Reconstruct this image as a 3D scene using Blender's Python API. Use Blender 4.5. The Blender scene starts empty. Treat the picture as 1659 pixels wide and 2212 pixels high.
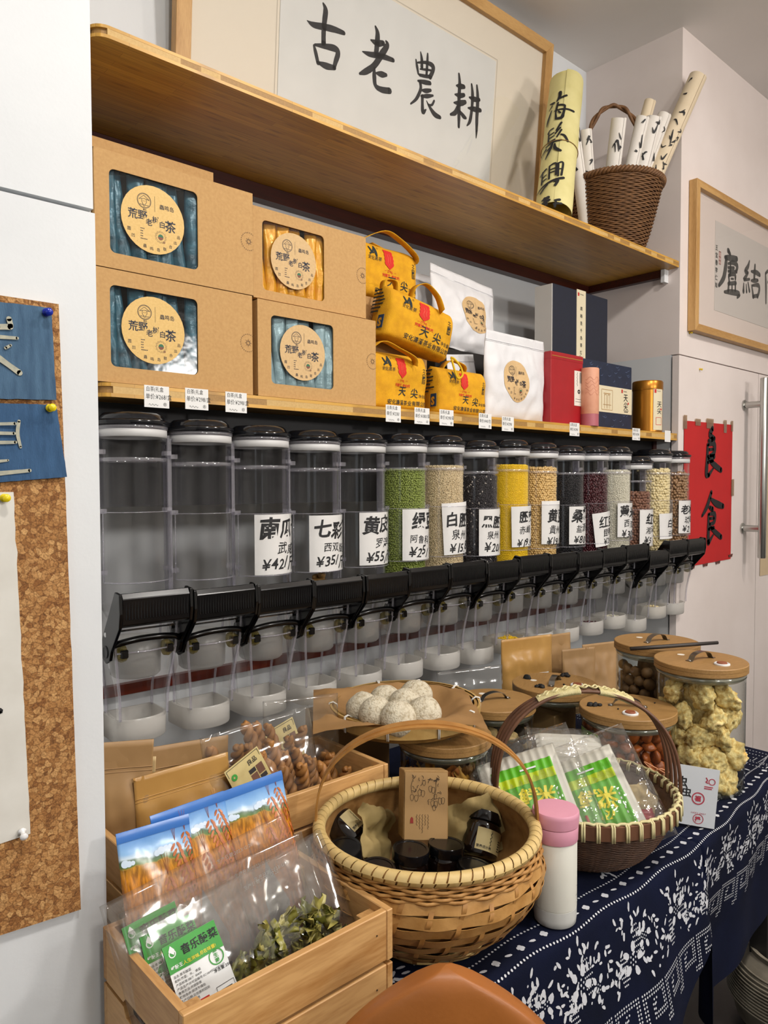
import bpy, bmesh, math, random
from mathutils import Vector, Matrix, Euler, noise as NZ

# ---------------------------------------------------------------- scene, camera, light
S = bpy.context.scene
COL = S.collection
RND = random.Random(7)
pi = math.pi

cam_d = bpy.data.cameras.new('camera')
cam = bpy.data.objects.new('camera', cam_d)
COL.objects.link(cam)
S.camera = cam
cam_d.sensor_fit = 'HORIZONTAL'
cam_d.sensor_width = 36.0
cam_d.lens = 36.0 * 1611.8 / 1659.0
cam_d.clip_start = 0.02
YAW, PITCH, ROLL = math.radians(42.0127), math.radians(2.1219), math.radians(-0.1567)
_F = Vector((math.sin(YAW) * math.cos(PITCH), math.cos(YAW) * math.cos(PITCH), -math.sin(PITCH)))
_Rt = Vector((math.cos(YAW), -math.sin(YAW), 0))
_U = _Rt.cross(_F)
_r = _Rt * math.cos(ROLL) + _U * math.sin(ROLL)
_u = _U * math.cos(ROLL) - _Rt * math.sin(ROLL)
cam.matrix_world = Matrix(((_r.x, _u.x, -_F.x, 0), (_r.y, _u.y, -_F.y, 0), (_r.z, _u.z, -_F.z, 1.5), (0, 0, 0, 1)))

S.view_settings.view_transform = 'Standard'
S.view_settings.look = 'None'
S.view_settings.gamma = 1.0
S.view_settings.exposure = 0.0
S.view_settings.use_curve_mapping = False
S.cycles.transparent_max_bounces = 20
S.cycles.use_light_tree = False
S.cycles.max_bounces = 4
S.cycles.diffuse_bounces = 3
S.cycles.glossy_bounces = 2
S.cycles.caustics_reflective = False
S.cycles.caustics_refractive = False

W = bpy.data.worlds.new('world')
S.world = W
W.use_nodes = True
W.node_tree.nodes['Background'].inputs[0].default_value = (0.92, 0.96, 1.0, 1)
W.node_tree.nodes['Background'].inputs[1].default_value = 0.0


def area(name, loc, target, size, power, color, size_y=None):
    d = bpy.data.lights.new(name, 'AREA')
    d.energy = power
    d.color = color
    d.shape = 'RECTANGLE'
    d.size = size
    d.size_y = size_y or size
    o = bpy.data.objects.new(name, d)
    COL.objects.link(o)
    o.location = loc
    o.rotation_euler = (Vector(target) - Vector(loc)).to_track_quat('-Z', 'Y').to_euler()
    return o


def lamp(name, loc, r, power, color):
    d = bpy.data.lights.new(name, 'POINT')
    d.energy = power
    d.color = color
    d.shadow_soft_size = r
    o = bpy.data.objects.new(name, d)
    COL.objects.link(o)
    o.location = loc


area('ceiling_light_a', (0.3, -0.4, 3.40), (0.7, 0.8, 0.8), 0.20, 24, (1.0, 0.95, 0.88))
area('ceiling_light_b', (1.8, -0.3, 3.40), (1.6, 0.8, 0.6), 0.16, 26, (1.0, 0.95, 0.89))
area('ceiling_light_c', (3.2, -0.6, 3.40), (3.0, 0.8, 0.6), 0.20, 20, (1.0, 0.88, 0.78))
lamp('fill_lamp_a', (0.7, -2.4, 2.3), 0.16, 92, (1.0, 0.97, 0.93))  # added fill light behind the camera, brightens ceiling and niche
lamp('fill_lamp_b', (2.6, -1.9, 2.3), 0.16, 100, (1.0, 0.94, 0.89))  # second added fill, unseen, lifts the ceiling and the shelf fronts
area('shop_window', (-2.9, -1.4, 1.8), (0.9, 1.2, 1.5), 1.8, 15, (0.84, 0.92, 1.0), 2.0)

# ---------------------------------------------------------------- helpers
def C(h):
    h = h.lstrip('#')
    def l(c):
        c = int(c, 16) / 255
        return c / 12.92 if c < .04045 else ((c + .055) / 1.055) ** 2.4
    return (l(h[0:2]), l(h[2:4]), l(h[4:6]), 1)


class MB:
    def __init__(s):
        s.v = []; s.f = []
    def add(s, vs, fs, T=None):
        o = len(s.v)
        for p in vs:
            p = Vector(p)
            s.v.append(tuple(T @ p) if T is not None else tuple(p))
        s.f += [tuple(i + o for i in f) for f in fs]
        return s
    def box(s, x0, x1, y0, y1, z0, z1, T=None):
        v = [(x, y, z) for z in (z0, z1) for y in (y0, y1) for x in (x0, x1)]
        f = [(0, 2, 3, 1), (4, 5, 7, 6), (0, 1, 5, 4), (2, 6, 7, 3), (0, 4, 6, 2), (1, 3, 7, 5)]
        return s.add(v, f, T)
    def lathe(s, prof, n=32, T=None, cap=True, a0=0, a1=2 * pi):
        full = abs(a1 - a0 - 2 * pi) < 1e-6
        m = n if full else n + 1
        v = []
        for r, z in prof:
            for i in range(m):
                a = a0 + (a1 - a0) * i / n
                v.append((r * math.cos(a), r * math.sin(a), z))
        f = []
        for j in range(len(prof) - 1):
            for i in range(n):
                k = (i + 1) % m
                f.append((j * m + i, j * m + k, (j + 1) * m + k, (j + 1) * m + i))
        if cap and full:
            if prof[0][0] > 1e-6: f.append(tuple(range(m - 1, -1, -1)))
            if prof[-1][0] > 1e-6: f.append(tuple(range((len(prof) - 1) * m, len(prof) * m)))
        return s.add(v, f, T)
    def tube(s, path, rad, n=8, closed=False, T=None, flat=1.0):
        P = [Vector(p) for p in path]
        L = len(P)
        rr = rad if isinstance(rad, (list, tuple)) else [rad] * L
        v = []; f = []
        up = None
        for i, p in enumerate(P):
            a = P[(i - 1) % L] if (closed or i > 0) else p
            b = P[(i + 1) % L] if (closed or i < L - 1) else p
            d = (b - a)
            d = d.normalized() if d.length > 1e-9 else Vector((0, 0, 1))
            if up is None:
                up = Vector((0, 0, 1)) if abs(d.z) < .9 else Vector((0, 1, 0))
            x = d.cross(up)
            if x.length < 1e-6: x = d.cross(Vector((1, .3, 0)))
            x.normalize(); y = x.cross(d); up = y
            for k in range(n):
                t = 2 * pi * k / n
                v.append(p + x * (math.cos(t) * rr[i]) + y * (math.sin(t) * rr[i] * flat))
        for i in range(L if closed else L - 1):
            j = (i + 1) % L
            for k in range(n):
                q = (k + 1) % n
                f.append((i * n + k, j * n + k, j * n + q, i * n + q))
        if not closed:
            f.append(tuple(range(n))); f.append(tuple(range((L - 1) * n + n - 1, (L - 1) * n - 1, -1)))
        return s.add(v, f, T)
    def band(s, path, nrm, side, w, t, closed=False, T=None):
        """ribbon of width w (along side) and thickness t (along nrm)"""
        L = len(path); v = []; f = []
        for i in range(L):
            p = Vector(path[i]); n_ = Vector(nrm[i]) if isinstance(nrm, list) else Vector(nrm)
            sd = Vector(side[i]) if isinstance(side, list) else Vector(side)
            ww = w[i] if isinstance(w, list) else w
            v += [p - sd * ww / 2, p + sd * ww / 2, p + sd * ww / 2 + n_ * t, p - sd * ww / 2 + n_ * t]
        for i in range(L if closed else L - 1):
            j = (i + 1) % L
            for k in range(4):
                q = (k + 1) % 4
                f.append((i * 4 + k, i * 4 + q, j * 4 + q, j * 4 + k))
        if not closed:
            f.append((3, 2, 1, 0)); f.append(((L - 1) * 4, (L - 1) * 4 + 1, (L - 1) * 4 + 2, (L - 1) * 4 + 3))
        return s.add(v, f, T)
    def grid(s, fn, nu, nv, T=None, cu=False):
        mu = nu if cu else nu + 1
        v = [fn(i / nu, j / nv) for j in range(nv + 1) for i in range(mu)]
        f = [(j * mu + i, j * mu + (i + 1) % mu, (j + 1) * mu + (i + 1) % mu, (j + 1) * mu + i) for j in range(nv) for i in range(nu)]
        return s.add(v, f, T)
    def prism(s, outline, y0, y1, T=None):
        """outline (x,z) extruded along y"""
        n = len(outline)
        v = [(x, y0, z) for x, z in outline] + [(x, y1, z) for x, z in outline]
        f = [tuple(range(n)), tuple(range(2 * n - 1, n - 1, -1))] + [(i, i + n, (i + 1) % n + n, (i + 1) % n) for i in range(n)]
        return s.add(v, f, T)
    def prismz(s, outline, z0, z1, T=None):
        n = len(outline)
        v = [(x, y, z0) for x, y in outline] + [(x, y, z1) for x, y in outline]
        f = [tuple(range(n - 1, -1, -1)), tuple(range(n, 2 * n))] + [(i, (i + 1) % n, (i + 1) % n + n, i + n) for i in range(n)]
        return s.add(v, f, T)
    def mesh(s, name, mat, smooth=False, bevel=0, seg=1):
        me = bpy.data.meshes.new(name)
        me.from_pydata(s.v, [], s.f)
        bm = bmesh.new(); bm.from_mesh(me)
        if smooth == 'flatfix' or bevel or len(s.v) < 200000:
            bmesh.ops.recalc_face_normals(bm, faces=bm.faces)
        if bevel:
            bmesh.ops.bevel(bm, geom=bm.edges[:], offset=bevel, segments=seg, affect='EDGES', profile=.6)
        bm.to_mesh(me); bm.free()
        if mat: me.materials.append(mat)
        if smooth:
            me.polygons.foreach_set('use_smooth', [True] * len(me.polygons))
            if smooth != 'all':
                me.set_sharp_from_angle(angle=math.radians(40))
        return me
    def build(s, name, mat, parent=None, smooth=False, bevel=0, seg=1, **kw):
        return link(name, s.mesh(name, mat, smooth, bevel, seg), parent, **kw)


def link(name, me, parent=None, loc=None, rot=None, scale=None, label=None, cat=None, group=None, kind=None):
    o = bpy.data.objects.new(name, me)
    COL.objects.link(o)
    if parent is not None: o.parent = parent
    if loc is not None: o.location = loc
    if rot is not None: o.rotation_euler = rot
    if scale is not None: o.scale = (scale,) * 3 if isinstance(scale, (int, float)) else scale
    if label: o['label'] = label
    if cat: o['category'] = cat
    if group: o['group'] = group
    if kind: o['kind'] = kind
    return o


def thing(name, label, cat, loc=(0, 0, 0), rot=None, group=None, kind=None):
    return link(name, None, None, loc, rot, None, label, cat, group, kind)


def struct(mb, name, mat, label, parent=None, **kw):
    return mb.build(name, mat, parent, label=label, kind='structure', **kw)


def rrect(w, h, r, n=5, cx=0, cz=0):
    o = []
    for (sx, sz, a) in ((1, 1, 0), (-1, 1, pi / 2), (-1, -1, pi), (1, -1, 3 * pi / 2)):
        for i in range(n + 1):
            t = a + pi / 2 * i / n
            o.append((cx + sx * (w / 2 - r) + r * math.cos(t), cz + sz * (h / 2 - r) + r * math.sin(t)))
    return o


def circ(r, n=24, cx=0, cz=0):
    return [(cx + r * math.cos(2 * pi * i / n), cz + r * math.sin(2 * pi * i / n)) for i in range(n)]


def cr(pts, n=6):
    """Catmull-Rom through tuples of any length"""
    out = []
    P = [pts[0]] + list(pts) + [pts[-1]]
    for i in range(1, len(P) - 2):
        for k in range(n):
            t = k / n
            out.append(tuple(.5 * (2 * b + (c - a) * t + (2 * a - 5 * b + 4 * c - d) * t * t + (3 * b - a - 3 * c + d) * t ** 3)
                             for a, b, c, d in zip(P[i - 1], P[i], P[i + 1], P[i + 2])))
    out.append(tuple(pts[-1]))
    return out


# ---------------------------------------------------------------- materials
MATS = {}


def mat(name, col, rough=.5, col2=None, nscale=30, stretch=(1, 1, 1), bump=0, bscale=None, metal=0, spec=.5, contrast=(.3, .7), sss=0, sheen=0, coat=0):
    if name in MATS: return MATS[name]
    m = bpy.data.materials.new(name); m.use_nodes = True
    nt = m.node_tree; b = nt.nodes['Principled BSDF']
    b.inputs['Base Color'].default_value = C(col)
    b.inputs['Roughness'].default_value = rough
    b.inputs['Metallic'].default_value = metal
    b.inputs['Specular IOR Level'].default_value = spec
    if sheen: b.inputs['Sheen Weight'].default_value = sheen
    if coat: b.inputs['Coat Weight'].default_value = coat
    if col2 or bump:
        tc = nt.nodes.new('ShaderNodeTexCoord'); mp = nt.nodes.new('ShaderNodeMapping')
        mp.inputs['Scale'].default_value = stretch
        nt.links.new(tc.outputs['Object'], mp.inputs[0])
        nz = nt.nodes.new('ShaderNodeTexNoise'); nz.inputs['Scale'].default_value = nscale; nz.inputs['Detail'].default_value = 5
        nt.links.new(mp.outputs[0], nz.inputs['Vector'])
        if col2:
            rp = nt.nodes.new('ShaderNodeValToRGB')
            rp.color_ramp.elements[0].position = contrast[0]; rp.color_ramp.elements[1].position = contrast[1]
            rp.color_ramp.elements[0].color = C(col2); rp.color_ramp.elements[1].color = C(col)
            nt.links.new(nz.outputs[0], rp.inputs[0]); nt.links.new(rp.outputs[0], b.inputs['Base Color'])
        if bump:
            n2 = nz
            if bscale:
                n2 = nt.nodes.new('ShaderNodeTexNoise'); n2.inputs['Scale'].default_value = bscale; n2.inputs['Detail'].default_value = 4
                nt.links.new(mp.outputs[0], n2.inputs['Vector'])
            bp = nt.nodes.new('ShaderNodeBump'); bp.inputs['Strength'].default_value = bump; bp.inputs['Distance'].default_value = .004
            nt.links.new(n2.outputs[0], bp.inputs['Height']); nt.links.new(bp.outputs[0], b.inputs['Normal'])
    MATS[name] = m
    return m


def clear(name, tint='#ffffff', base=.05, edge=.85, power=3.0, rough=.03, haze=0, hazecol='#ffffff', bump=0, bscale=20, stretch=(1, 1, 1)):
    """thin clear sheet: see-through face on, mirror-like at grazing angles"""
    if name in MATS: return MATS[name]
    m = bpy.data.materials.new(name); m.use_nodes = True
    nt = m.node_tree; nt.nodes.clear()
    N = nt.nodes.new; Lk = nt.links.new
    out = N('ShaderNodeOutputMaterial'); tr = N('ShaderNodeBsdfTransparent'); tr.inputs[0].default_value = C(tint)
    gl = N('ShaderNodeBsdfGlossy'); gl.inputs['Roughness'].default_value = rough
    lw = N('ShaderNodeLayerWeight'); lw.inputs[0].default_value = .5
    pw = N('ShaderNodeMath'); pw.operation = 'POWER'; pw.inputs[1].default_value = power
    ma = N('ShaderNodeMath'); ma.operation = 'MULTIPLY_ADD'; ma.inputs[1].default_value = edge; ma.inputs[2].default_value = base
    Lk(lw.outputs['Facing'], pw.inputs[0]); Lk(pw.outputs[0], ma.inputs[0])
    mx = N('ShaderNodeMixShader'); Lk(ma.outputs[0], mx.inputs[0])
    src = tr
    if haze:
        df = N('ShaderNodeBsdfDiffuse'); df.inputs[0].default_value = C(hazecol)
        tl = N('ShaderNodeBsdfTranslucent'); tl.inputs[0].default_value = C(hazecol)
        ad = N('ShaderNodeMixShader'); Lk(df.outputs[0], ad.inputs[1]); Lk(tl.outputs[0], ad.inputs[2])
        m2 = N('ShaderNodeMixShader'); m2.inputs[0].default_value = haze
        Lk(tr.outputs[0], m2.inputs[1]); Lk(ad.outputs[0], m2.inputs[2]); src = m2
    Lk(src.outputs[0], mx.inputs[1]); Lk(gl.outputs[0], mx.inputs[2]); Lk(mx.outputs[0], out.inputs[0])
    if bump:
        tc = N('ShaderNodeTexCoord'); mp = N('ShaderNodeMapping'); mp.inputs['Scale'].default_value = stretch
        nz = N('ShaderNodeTexNoise'); nz.inputs['Scale'].default_value = bscale; nz.inputs['Detail'].default_value = 3
        bp = N('ShaderNodeBump'); bp.inputs['Strength'].default_value = bump; bp.inputs['Distance'].default_value = .01
        Lk(tc.outputs['Object'], mp.inputs[0]); Lk(mp.outputs[0], nz.inputs['Vector']); Lk(nz.outputs[0], bp.inputs['Height'])
        Lk(bp.outputs[0], gl.inputs['Normal']); Lk(bp.outputs[0], lw.inputs['Normal'])
    MATS[name] = m
    return m


def wood(name, c1, c2, axis='X', scale=6, rough=.45, knots=None, ring=18):
    """grain running along the given object axis"""
    if name in MATS: return MATS[name]
    m = bpy.data.materials.new(name); m.use_nodes = True
    nt = m.node_tree; N = nt.nodes.new; Lk = nt.links.new; b = nt.nodes['Principled BSDF']
    b.inputs['Roughness'].default_value = rough
    tc = N('ShaderNodeTexCoord'); mp = N('ShaderNodeMapping')
    st = {'X': (.12, 1, 1), 'Y': (1, .12, 1), 'Z': (1, 1, .12)}[axis]
    mp.inputs['Scale'].default_value = st
    Lk(tc.outputs['Object'], mp.inputs[0])
    oi = N('ShaderNodeObjectInfo'); va = N('ShaderNodeVectorMath'); va.operation = 'ADD'
    sc = N('ShaderNodeVectorMath'); sc.operation = 'SCALE'; sc.inputs['Scale'].default_value = 7
    Lk(oi.outputs['Random'], sc.inputs[0]); Lk(mp.outputs[0], va.inputs[0]); Lk(sc.outputs[0], va.inputs[1])
    nz = N('ShaderNodeTexNoise'); nz.inputs['Scale'].default_value = scale; nz.inputs['Detail'].default_value = 3; nz.inputs['Distortion'].default_value = .6
    Lk(va.outputs[0], nz.inputs['Vector'])
    mu = N('ShaderNodeMath'); mu.operation = 'MULTIPLY'; mu.inputs[1].default_value = ring
    sn = N('ShaderNodeMath'); sn.operation = 'SINE'; Lk(nz.outputs[0], mu.inputs[0]); Lk(mu.outputs[0], sn.inputs[0])
    fn = N('ShaderNodeTexNoise'); fn.inputs['Scale'].default_value = scale * 40; fn.inputs['Detail'].default_value = 2; Lk(va.outputs[0], fn.inputs['Vector'])
    m3 = N('ShaderNodeMath'); m3.operation = 'MULTIPLY_ADD'; m3.inputs[1].default_value = .28; Lk(sn.outputs[0], m3.inputs[0])
    Lk(fn.outputs[0], m3.inputs[2])
    rp = N('ShaderNodeValToRGB'); rp.color_ramp.elements[0].position = .1; rp.color_ramp.elements[1].position = .85
    rp.color_ramp.elements[0].color = C(c2); rp.color_ramp.elements[1].color = C(c1)
    Lk(m3.outputs[0], rp.inputs[0]); Lk(rp.outputs[0], b.inputs['Base Color'])
    MATS[name] = m
    return m


def bamboo_board(name):
    """laminated bamboo: long strips with darker node marks"""
    m = bpy.data.materials.new(name); m.use_nodes = True
    nt = m.node_tree; N = nt.nodes.new; Lk = nt.links.new; b = nt.nodes['Principled BSDF']
    b.inputs['Roughness'].default_value = .38
    tc = N('ShaderNodeTexCoord')
    br = N('ShaderNodeTexBrick'); br.offset = .37; br.squash = 1
    br.inputs['Scale'].default_value = 1; br.inputs['Brick Width'].default_value = .42; br.inputs['Row Height'].default_value = .021
    br.inputs['Mortar Size'].default_value = 0.0006; br.inputs['Mortar Smooth'].default_value = .5
    br.inputs['Color1'].default_value = C('#d6a548'); br.inputs['Color2'].default_value = C('#c4923c'); br.inputs['Mortar'].default_value = C('#a67a36')
    Lk(tc.outputs['Object'], br.inputs['Vector'])
    mp = N('ShaderNodeMapping'); mp.inputs['Scale'].default_value = (9, 46, 1); Lk(tc.outputs['Object'], mp.inputs[0])
    vo = N('ShaderNodeTexVoronoi'); vo.inputs['Scale'].default_value = 1; vo.inputs['Randomness'].default_value = 1; Lk(mp.outputs[0], vo.inputs['Vector'])
    mp2 = N('ShaderNodeMapping'); mp2.inputs['Scale'].default_value = (4, 120, 1); Lk(tc.outputs['Object'], mp2.inputs[0])
    nz = N('ShaderNodeTexNoise'); nz.inputs['Scale'].default_value = 2; nz.inputs['Detail'].default_value = 4; Lk(mp2.outputs[0], nz.inputs['Vector'])
    r1 = N('ShaderNodeValToRGB'); r1.color_ramp.elements[0].position = .08; r1.color_ramp.elements[1].position = .3
    r1.color_ramp.elements[0].color = (.45, .45, .45, 1); r1.color_ramp.elements[1].color = (0, 0, 0, 1); Lk(vo.outputs['Distance'], r1.inputs[0])
    mx = N('ShaderNodeMixRGB'); mx.inputs[2].default_value = C('#7a5220'); Lk(r1.outputs[0], mx.inputs[0]); Lk(br.outputs[0], mx.inputs[1])
    r2 = N('ShaderNodeValToRGB'); r2.color_ramp.elements[0].position = .3; r2.color_ramp.elements[1].position = .7
    r2.color_ramp.elements[0].color = (.78, .78, .78, 1); r2.color_ramp.elements[1].color = (1.08, 1.08, 1.08, 1); Lk(nz.outputs[0], r2.inputs[0])
    m2 = N('ShaderNodeMixRGB'); m2.blend_type = 'MULTIPLY'; m2.inputs[0].default_value = 1; Lk(mx.outputs[0], m2.inputs[1]); Lk(r2.outputs[0], m2.inputs[2])
    Lk(m2.outputs[0], b.inputs['Base Color'])
    MATS[name] = m
    return m


def cork(name):
    m = bpy.data.materials.new(name); m.use_nodes = True
    nt = m.node_tree; N = nt.nodes.new; Lk = nt.links.new; b = nt.nodes['Principled BSDF']
    b.inputs['Roughness'].default_value = .85
    tc = N('ShaderNodeTexCoord')
    nz0 = N('ShaderNodeTexNoise'); nz0.inputs['Scale'].default_value = 60; Lk(tc.outputs['Object'], nz0.inputs['Vector'])
    va = N('ShaderNodeVectorMath'); va.operation = 'MULTIPLY_ADD'; va.inputs[1].default_value = (.012, .012, .012); Lk(nz0.outputs['Color'], va.inputs[0]); Lk(tc.outputs['Object'], va.inputs[2])
    vo = N('ShaderNodeTexVoronoi'); vo.inputs['Scale'].default_value = 150; Lk(va.outputs[0], vo.inputs['Vector'])
    bw = N('ShaderNodeRGBToBW'); Lk(vo.outputs['Color'], bw.inputs[0])
    rp = N('ShaderNodeValToRGB'); e = rp.color_ramp.elements; e[0].position = .1; e[0].color = C('#8a5a2c'); e[1].position = .9; e[1].color = C('#c79a62')
    x = e.new(.5); x.color = C('#ab7a45'); Lk(bw.outputs[0], rp.inputs[0])
    ed = N('ShaderNodeTexVoronoi'); ed.feature = 'DISTANCE_TO_EDGE'; ed.inputs['Scale'].default_value = 150; Lk(va.outputs[0], ed.inputs['Vector'])
    r2 = N('ShaderNodeValToRGB'); r2.color_ramp.elements[0].position = 0; r2.color_ramp.elements[1].position = .09
    r2.color_ramp.elements[0].color = (.55, .5, .45, 1); r2.color_ramp.elements[1].color = (1, 1, 1, 1); Lk(ed.outputs['Distance'], r2.inputs[0])
    nz = N('ShaderNodeTexNoise'); nz.inputs['Scale'].default_value = 420; nz.inputs['Detail'].default_value = 3; Lk(tc.outputs['Object'], nz.inputs['Vector'])
    r3 = N('ShaderNodeValToRGB'); r3.color_ramp.elements[0].position = .3; r3.color_ramp.elements[1].position = .6
    r3.color_ramp.elements[0].color = (.6, .55, .5, 1); r3.color_ramp.elements[1].color = (1.05, 1.05, 1.05, 1); Lk(nz.outputs[0], r3.inputs[0])
    a = N('ShaderNodeMixRGB'); a.blend_type = 'MULTIPLY'; a.inputs[0].default_value = 1; Lk(rp.outputs[0], a.inputs[1]); Lk(r2.outputs[0], a.inputs[2])
    c = N('ShaderNodeMixRGB'); c.blend_type = 'MULTIPLY'; c.inputs[0].default_value = 1; Lk(a.outputs[0], c.inputs[1]); Lk(r3.outputs[0], c.inputs[2])
    Lk(c.outputs[0], b.inputs['Base Color'])
    bp = N('ShaderNodeBump'); bp.inputs['Strength'].default_value = .4; bp.inputs['Distance'].default_value = .003; Lk(nz.outputs[0], bp.inputs['Height']); Lk(bp.outputs[0], b.inputs['Normal'])
    MATS[name] = m
    return m


INK = mat('ink', '#17171a', .6)
INKR = mat('red_ink', '#c2201c', .6)
WHITE_P = mat('white_paint', '#dcdfe1', .6, '#d2d5d8', 3, bump=.04, bscale=160)
PAPER = mat('white_paper', '#e9e8e6', .7)
KRAFT = mat('kraft_card', '#c39a62', .75, '#b98f58', 140, bump=.05, bscale=300)
STEEL = mat('steel', '#b8b8b4', .28, metal=1)
BLACKP = mat('black_plastic', '#050506', .2)
PINE = wood('pine', '#d0a36a', '#a8763f', 'X', 5)
PINEY = wood('pine_y', '#d0a36a', '#a8763f', 'Y', 5)
PINEZ = wood('pine_z', '#d0a36a', '#a8763f', 'Z', 5)

# ---------------------------------------------------------------- lettering
_tc = bpy.data.curves.new('glyph_source', 'FONT')
_to = bpy.data.objects.new('glyph_source', _tc)
COL.objects.link(_to)
_tc.resolution_u = 2
_GL = {}


def glyph(ch, bold=0.0):
    k = (ch, bold)
    if k in _GL: return _GL[k]
    _tc.body = ch; _tc.offset = bold
    bpy.context.view_layer.update()
    dg = bpy.context.evaluated_depsgraph_get()
    me = bpy.data.meshes.new_from_object(_to.evaluated_get(dg))
    v = [(p.co.x, p.co.y) for p in me.vertices]
    f = [tuple(p.vertices) for p in me.polygons]
    bpy.data.meshes.remove(me)
    adv = (max(p[0] for p in v) if v else .3) + .06
    _GL[k] = (v, f, adv)
    return _GL[k]


def flat(y=0.0):
    return lambda x, z, off=0: (x, y - off, z)


def cyl(r, z0=0):
    return lambda x, z, off=0: ((r + off) * math.sin(x / r), -(r + off) * math.cos(x / r), z + z0)


def put(name, surf, items, mt, parent, off=.0006, cut=None, wob=0, label=None, kind=None, xmax=None):
    """items: ('t', text, x, z, size, {bold,shear,rot,vert,sx}) or ('s', [(x,z,w)..]) brush strokes or ('p', [(x,z)..]) polygons.
    Everything is laid on the surface function as one flat print."""
    v = []; f = []
    def push(pts, faces):
        o = len(v); v.extend(pts); f.extend(tuple(i + o for i in q) for q in faces)
    for it in items:
        if it[0] == 't':
            _, s, x, z, sz = it[:5]; op = it[5] if len(it) > 5 else {}
            bold = op.get('bold', 0); sh = op.get('shear', 0); rot = op.get('rot', 0); sx = op.get('sx', 1); jit = op.get('jit', 0)
            cx = 0; cz = 0
            for ch in s:
                if ch == ' ':
                    cx += sz * .5; continue
                gv, gf, adv = glyph(ch, bold)
                cjk = ord(ch) > 0x2e80
                a = rot + (RND.uniform(-1, 1) * jit * .15 if jit else 0); k = sz * (1 + (RND.uniform(-1, 1) * jit * .12 if jit else 0)); ca, sa = math.cos(a), math.sin(a)
                pts = []
                for gx, gy in gv:
                    if wob: gx, gy = gx + wob * NZ.noise((gx * 3 + cx * 50, gy * 3, 1.7 + ord(ch))), gy + wob * NZ.noise((gx * 3, gy * 3 + cx * 50, 5.1 + ord(ch)))
                    px = (gx + sh * gy) * k * sx; pz = gy * k
                    px += cx; pz += cz
                    pts.append((x + px * ca - pz * sa, z + px * sa + pz * ca))
                push(pts, gf)
                w_ = (op.get('em', 1.02) if cjk else adv) * k * sx
                if op.get('vert'): cz -= sz * op.get('step', 1.08)
                else: cx += w_
        elif it[0] == 's':
            st = cr(it[1], 5)
            n = len(st); pts = []
            for i, (x, z, w) in enumerate(st):
                a = st[max(i - 1, 0)]; b = st[min(i + 1, n - 1)]
                dx, dz = b[0] - a[0], b[1] - a[1]; l = math.hypot(dx, dz) or 1
                e = 1 + .08 * NZ.noise((x * 90, z * 90, 3.3))
                pts += [(x - dz / l * w / 2 * e, z + dx / l * w / 2 * e), (x + dz / l * w / 2 * e, z - dx / l * w / 2 * e)]
            push(pts, [(2 * i, 2 * i + 1, 2 * i + 3, 2 * i + 2) for i in range(n - 1)])
            for e in (0, n - 1):
                x, z, w = st[e]
                push([(x + w / 2 * math.cos(t * pi / 4), z + w / 2 * math.sin(t * pi / 4)) for t in range(8)], [tuple(range(8))])
        elif it[0] == 'p':
            push(list(it[1]), [tuple(range(len(it[1])))])
        elif it[0] == 'r':
            x0, x1, z0, z1 = it[1:5]
            push([(x0, z0), (x1, z0), (x1, z1), (x0, z1)], [(0, 1, 2, 3)])
        elif it[0] == 'ring':
            _, x, z, r0, r1 = it[:5]; n = 24
            push([(x + r * math.cos(2 * pi * i / n), z + r * math.sin(2 * pi * i / n)) for r in (r0, r1) for i in range(n)], [(i, (i + 1) % n, n + (i + 1) % n, n + i) for i in range(n)])
        elif it[0] == 'l':
            st = it[1]; w = it[2]
            for (ax, az), (bx, bz) in zip(st, st[1:]):
                dx, dz = bx - ax, bz - az; l = math.hypot(dx, dz) or 1; nx, nz_ = -dz / l * w / 2, dx / l * w / 2
                push([(ax + nx, az + nz_), (ax - nx, az - nz_), (bx - nx, bz - nz_), (bx + nx, bz + nz_)], [(0, 1, 2, 3)])
    me = bpy.data.meshes.new(name)
    me.from_pydata([(x, 0, z) for x, z in v], [], f)
    if cut or xmax is not None:
        bm = bmesh.new(); bm.from_mesh(me)
        if xmax is not None:
            for sgn in (1, -1):
                bmesh.ops.bisect_plane(bm, geom=bm.verts[:] + bm.edges[:] + bm.faces[:], plane_co=(sgn * xmax, 0, 0), plane_no=(sgn, 0, 0), clear_outer=True)
        if cut:
            xs = [p.co.x for p in bm.verts] or [0]; zs = [p.co.z for p in bm.verts] or [0]
            x = math.floor(min(xs) / cut) * cut
            while x < max(xs):
                bmesh.ops.bisect_plane(bm, geom=bm.verts[:] + bm.edges[:] + bm.faces[:], plane_co=(x, 0, 0), plane_no=(1, 0, 0)); x += cut
            if cut > 0 and getattr(surf, 'both', False):
                z = math.floor(min(zs) / cut) * cut
                while z < max(zs):
                    bmesh.ops.bisect_plane(bm, geom=bm.verts[:] + bm.edges[:] + bm.faces[:], plane_co=(0, 0, z), plane_no=(0, 0, 1)); z += cut
        bm.to_mesh(me); bm.free()
    for p in me.vertices: p.co = surf(p.co.x, p.co.z, off)
    if mt: me.materials.append(mt)
    return link(name, me, parent, label=label, kind=kind)


def sheet(name, surf, outline_or_rect, mt, parent, nx=8, nz=8, off=.0004, **kw):
    """rectangular paper (x0,x1,z0,z1) laid on a surface"""
    x0, x1, z0, z1 = outline_or_rect
    mb = MB()
    mb.grid(lambda u, w: surf(x0 + (x1 - x0) * u, z0 + (z1 - z0) * w, off), nx, nz)
    return mb.build(name, mt, parent, smooth='all', **kw)


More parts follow.
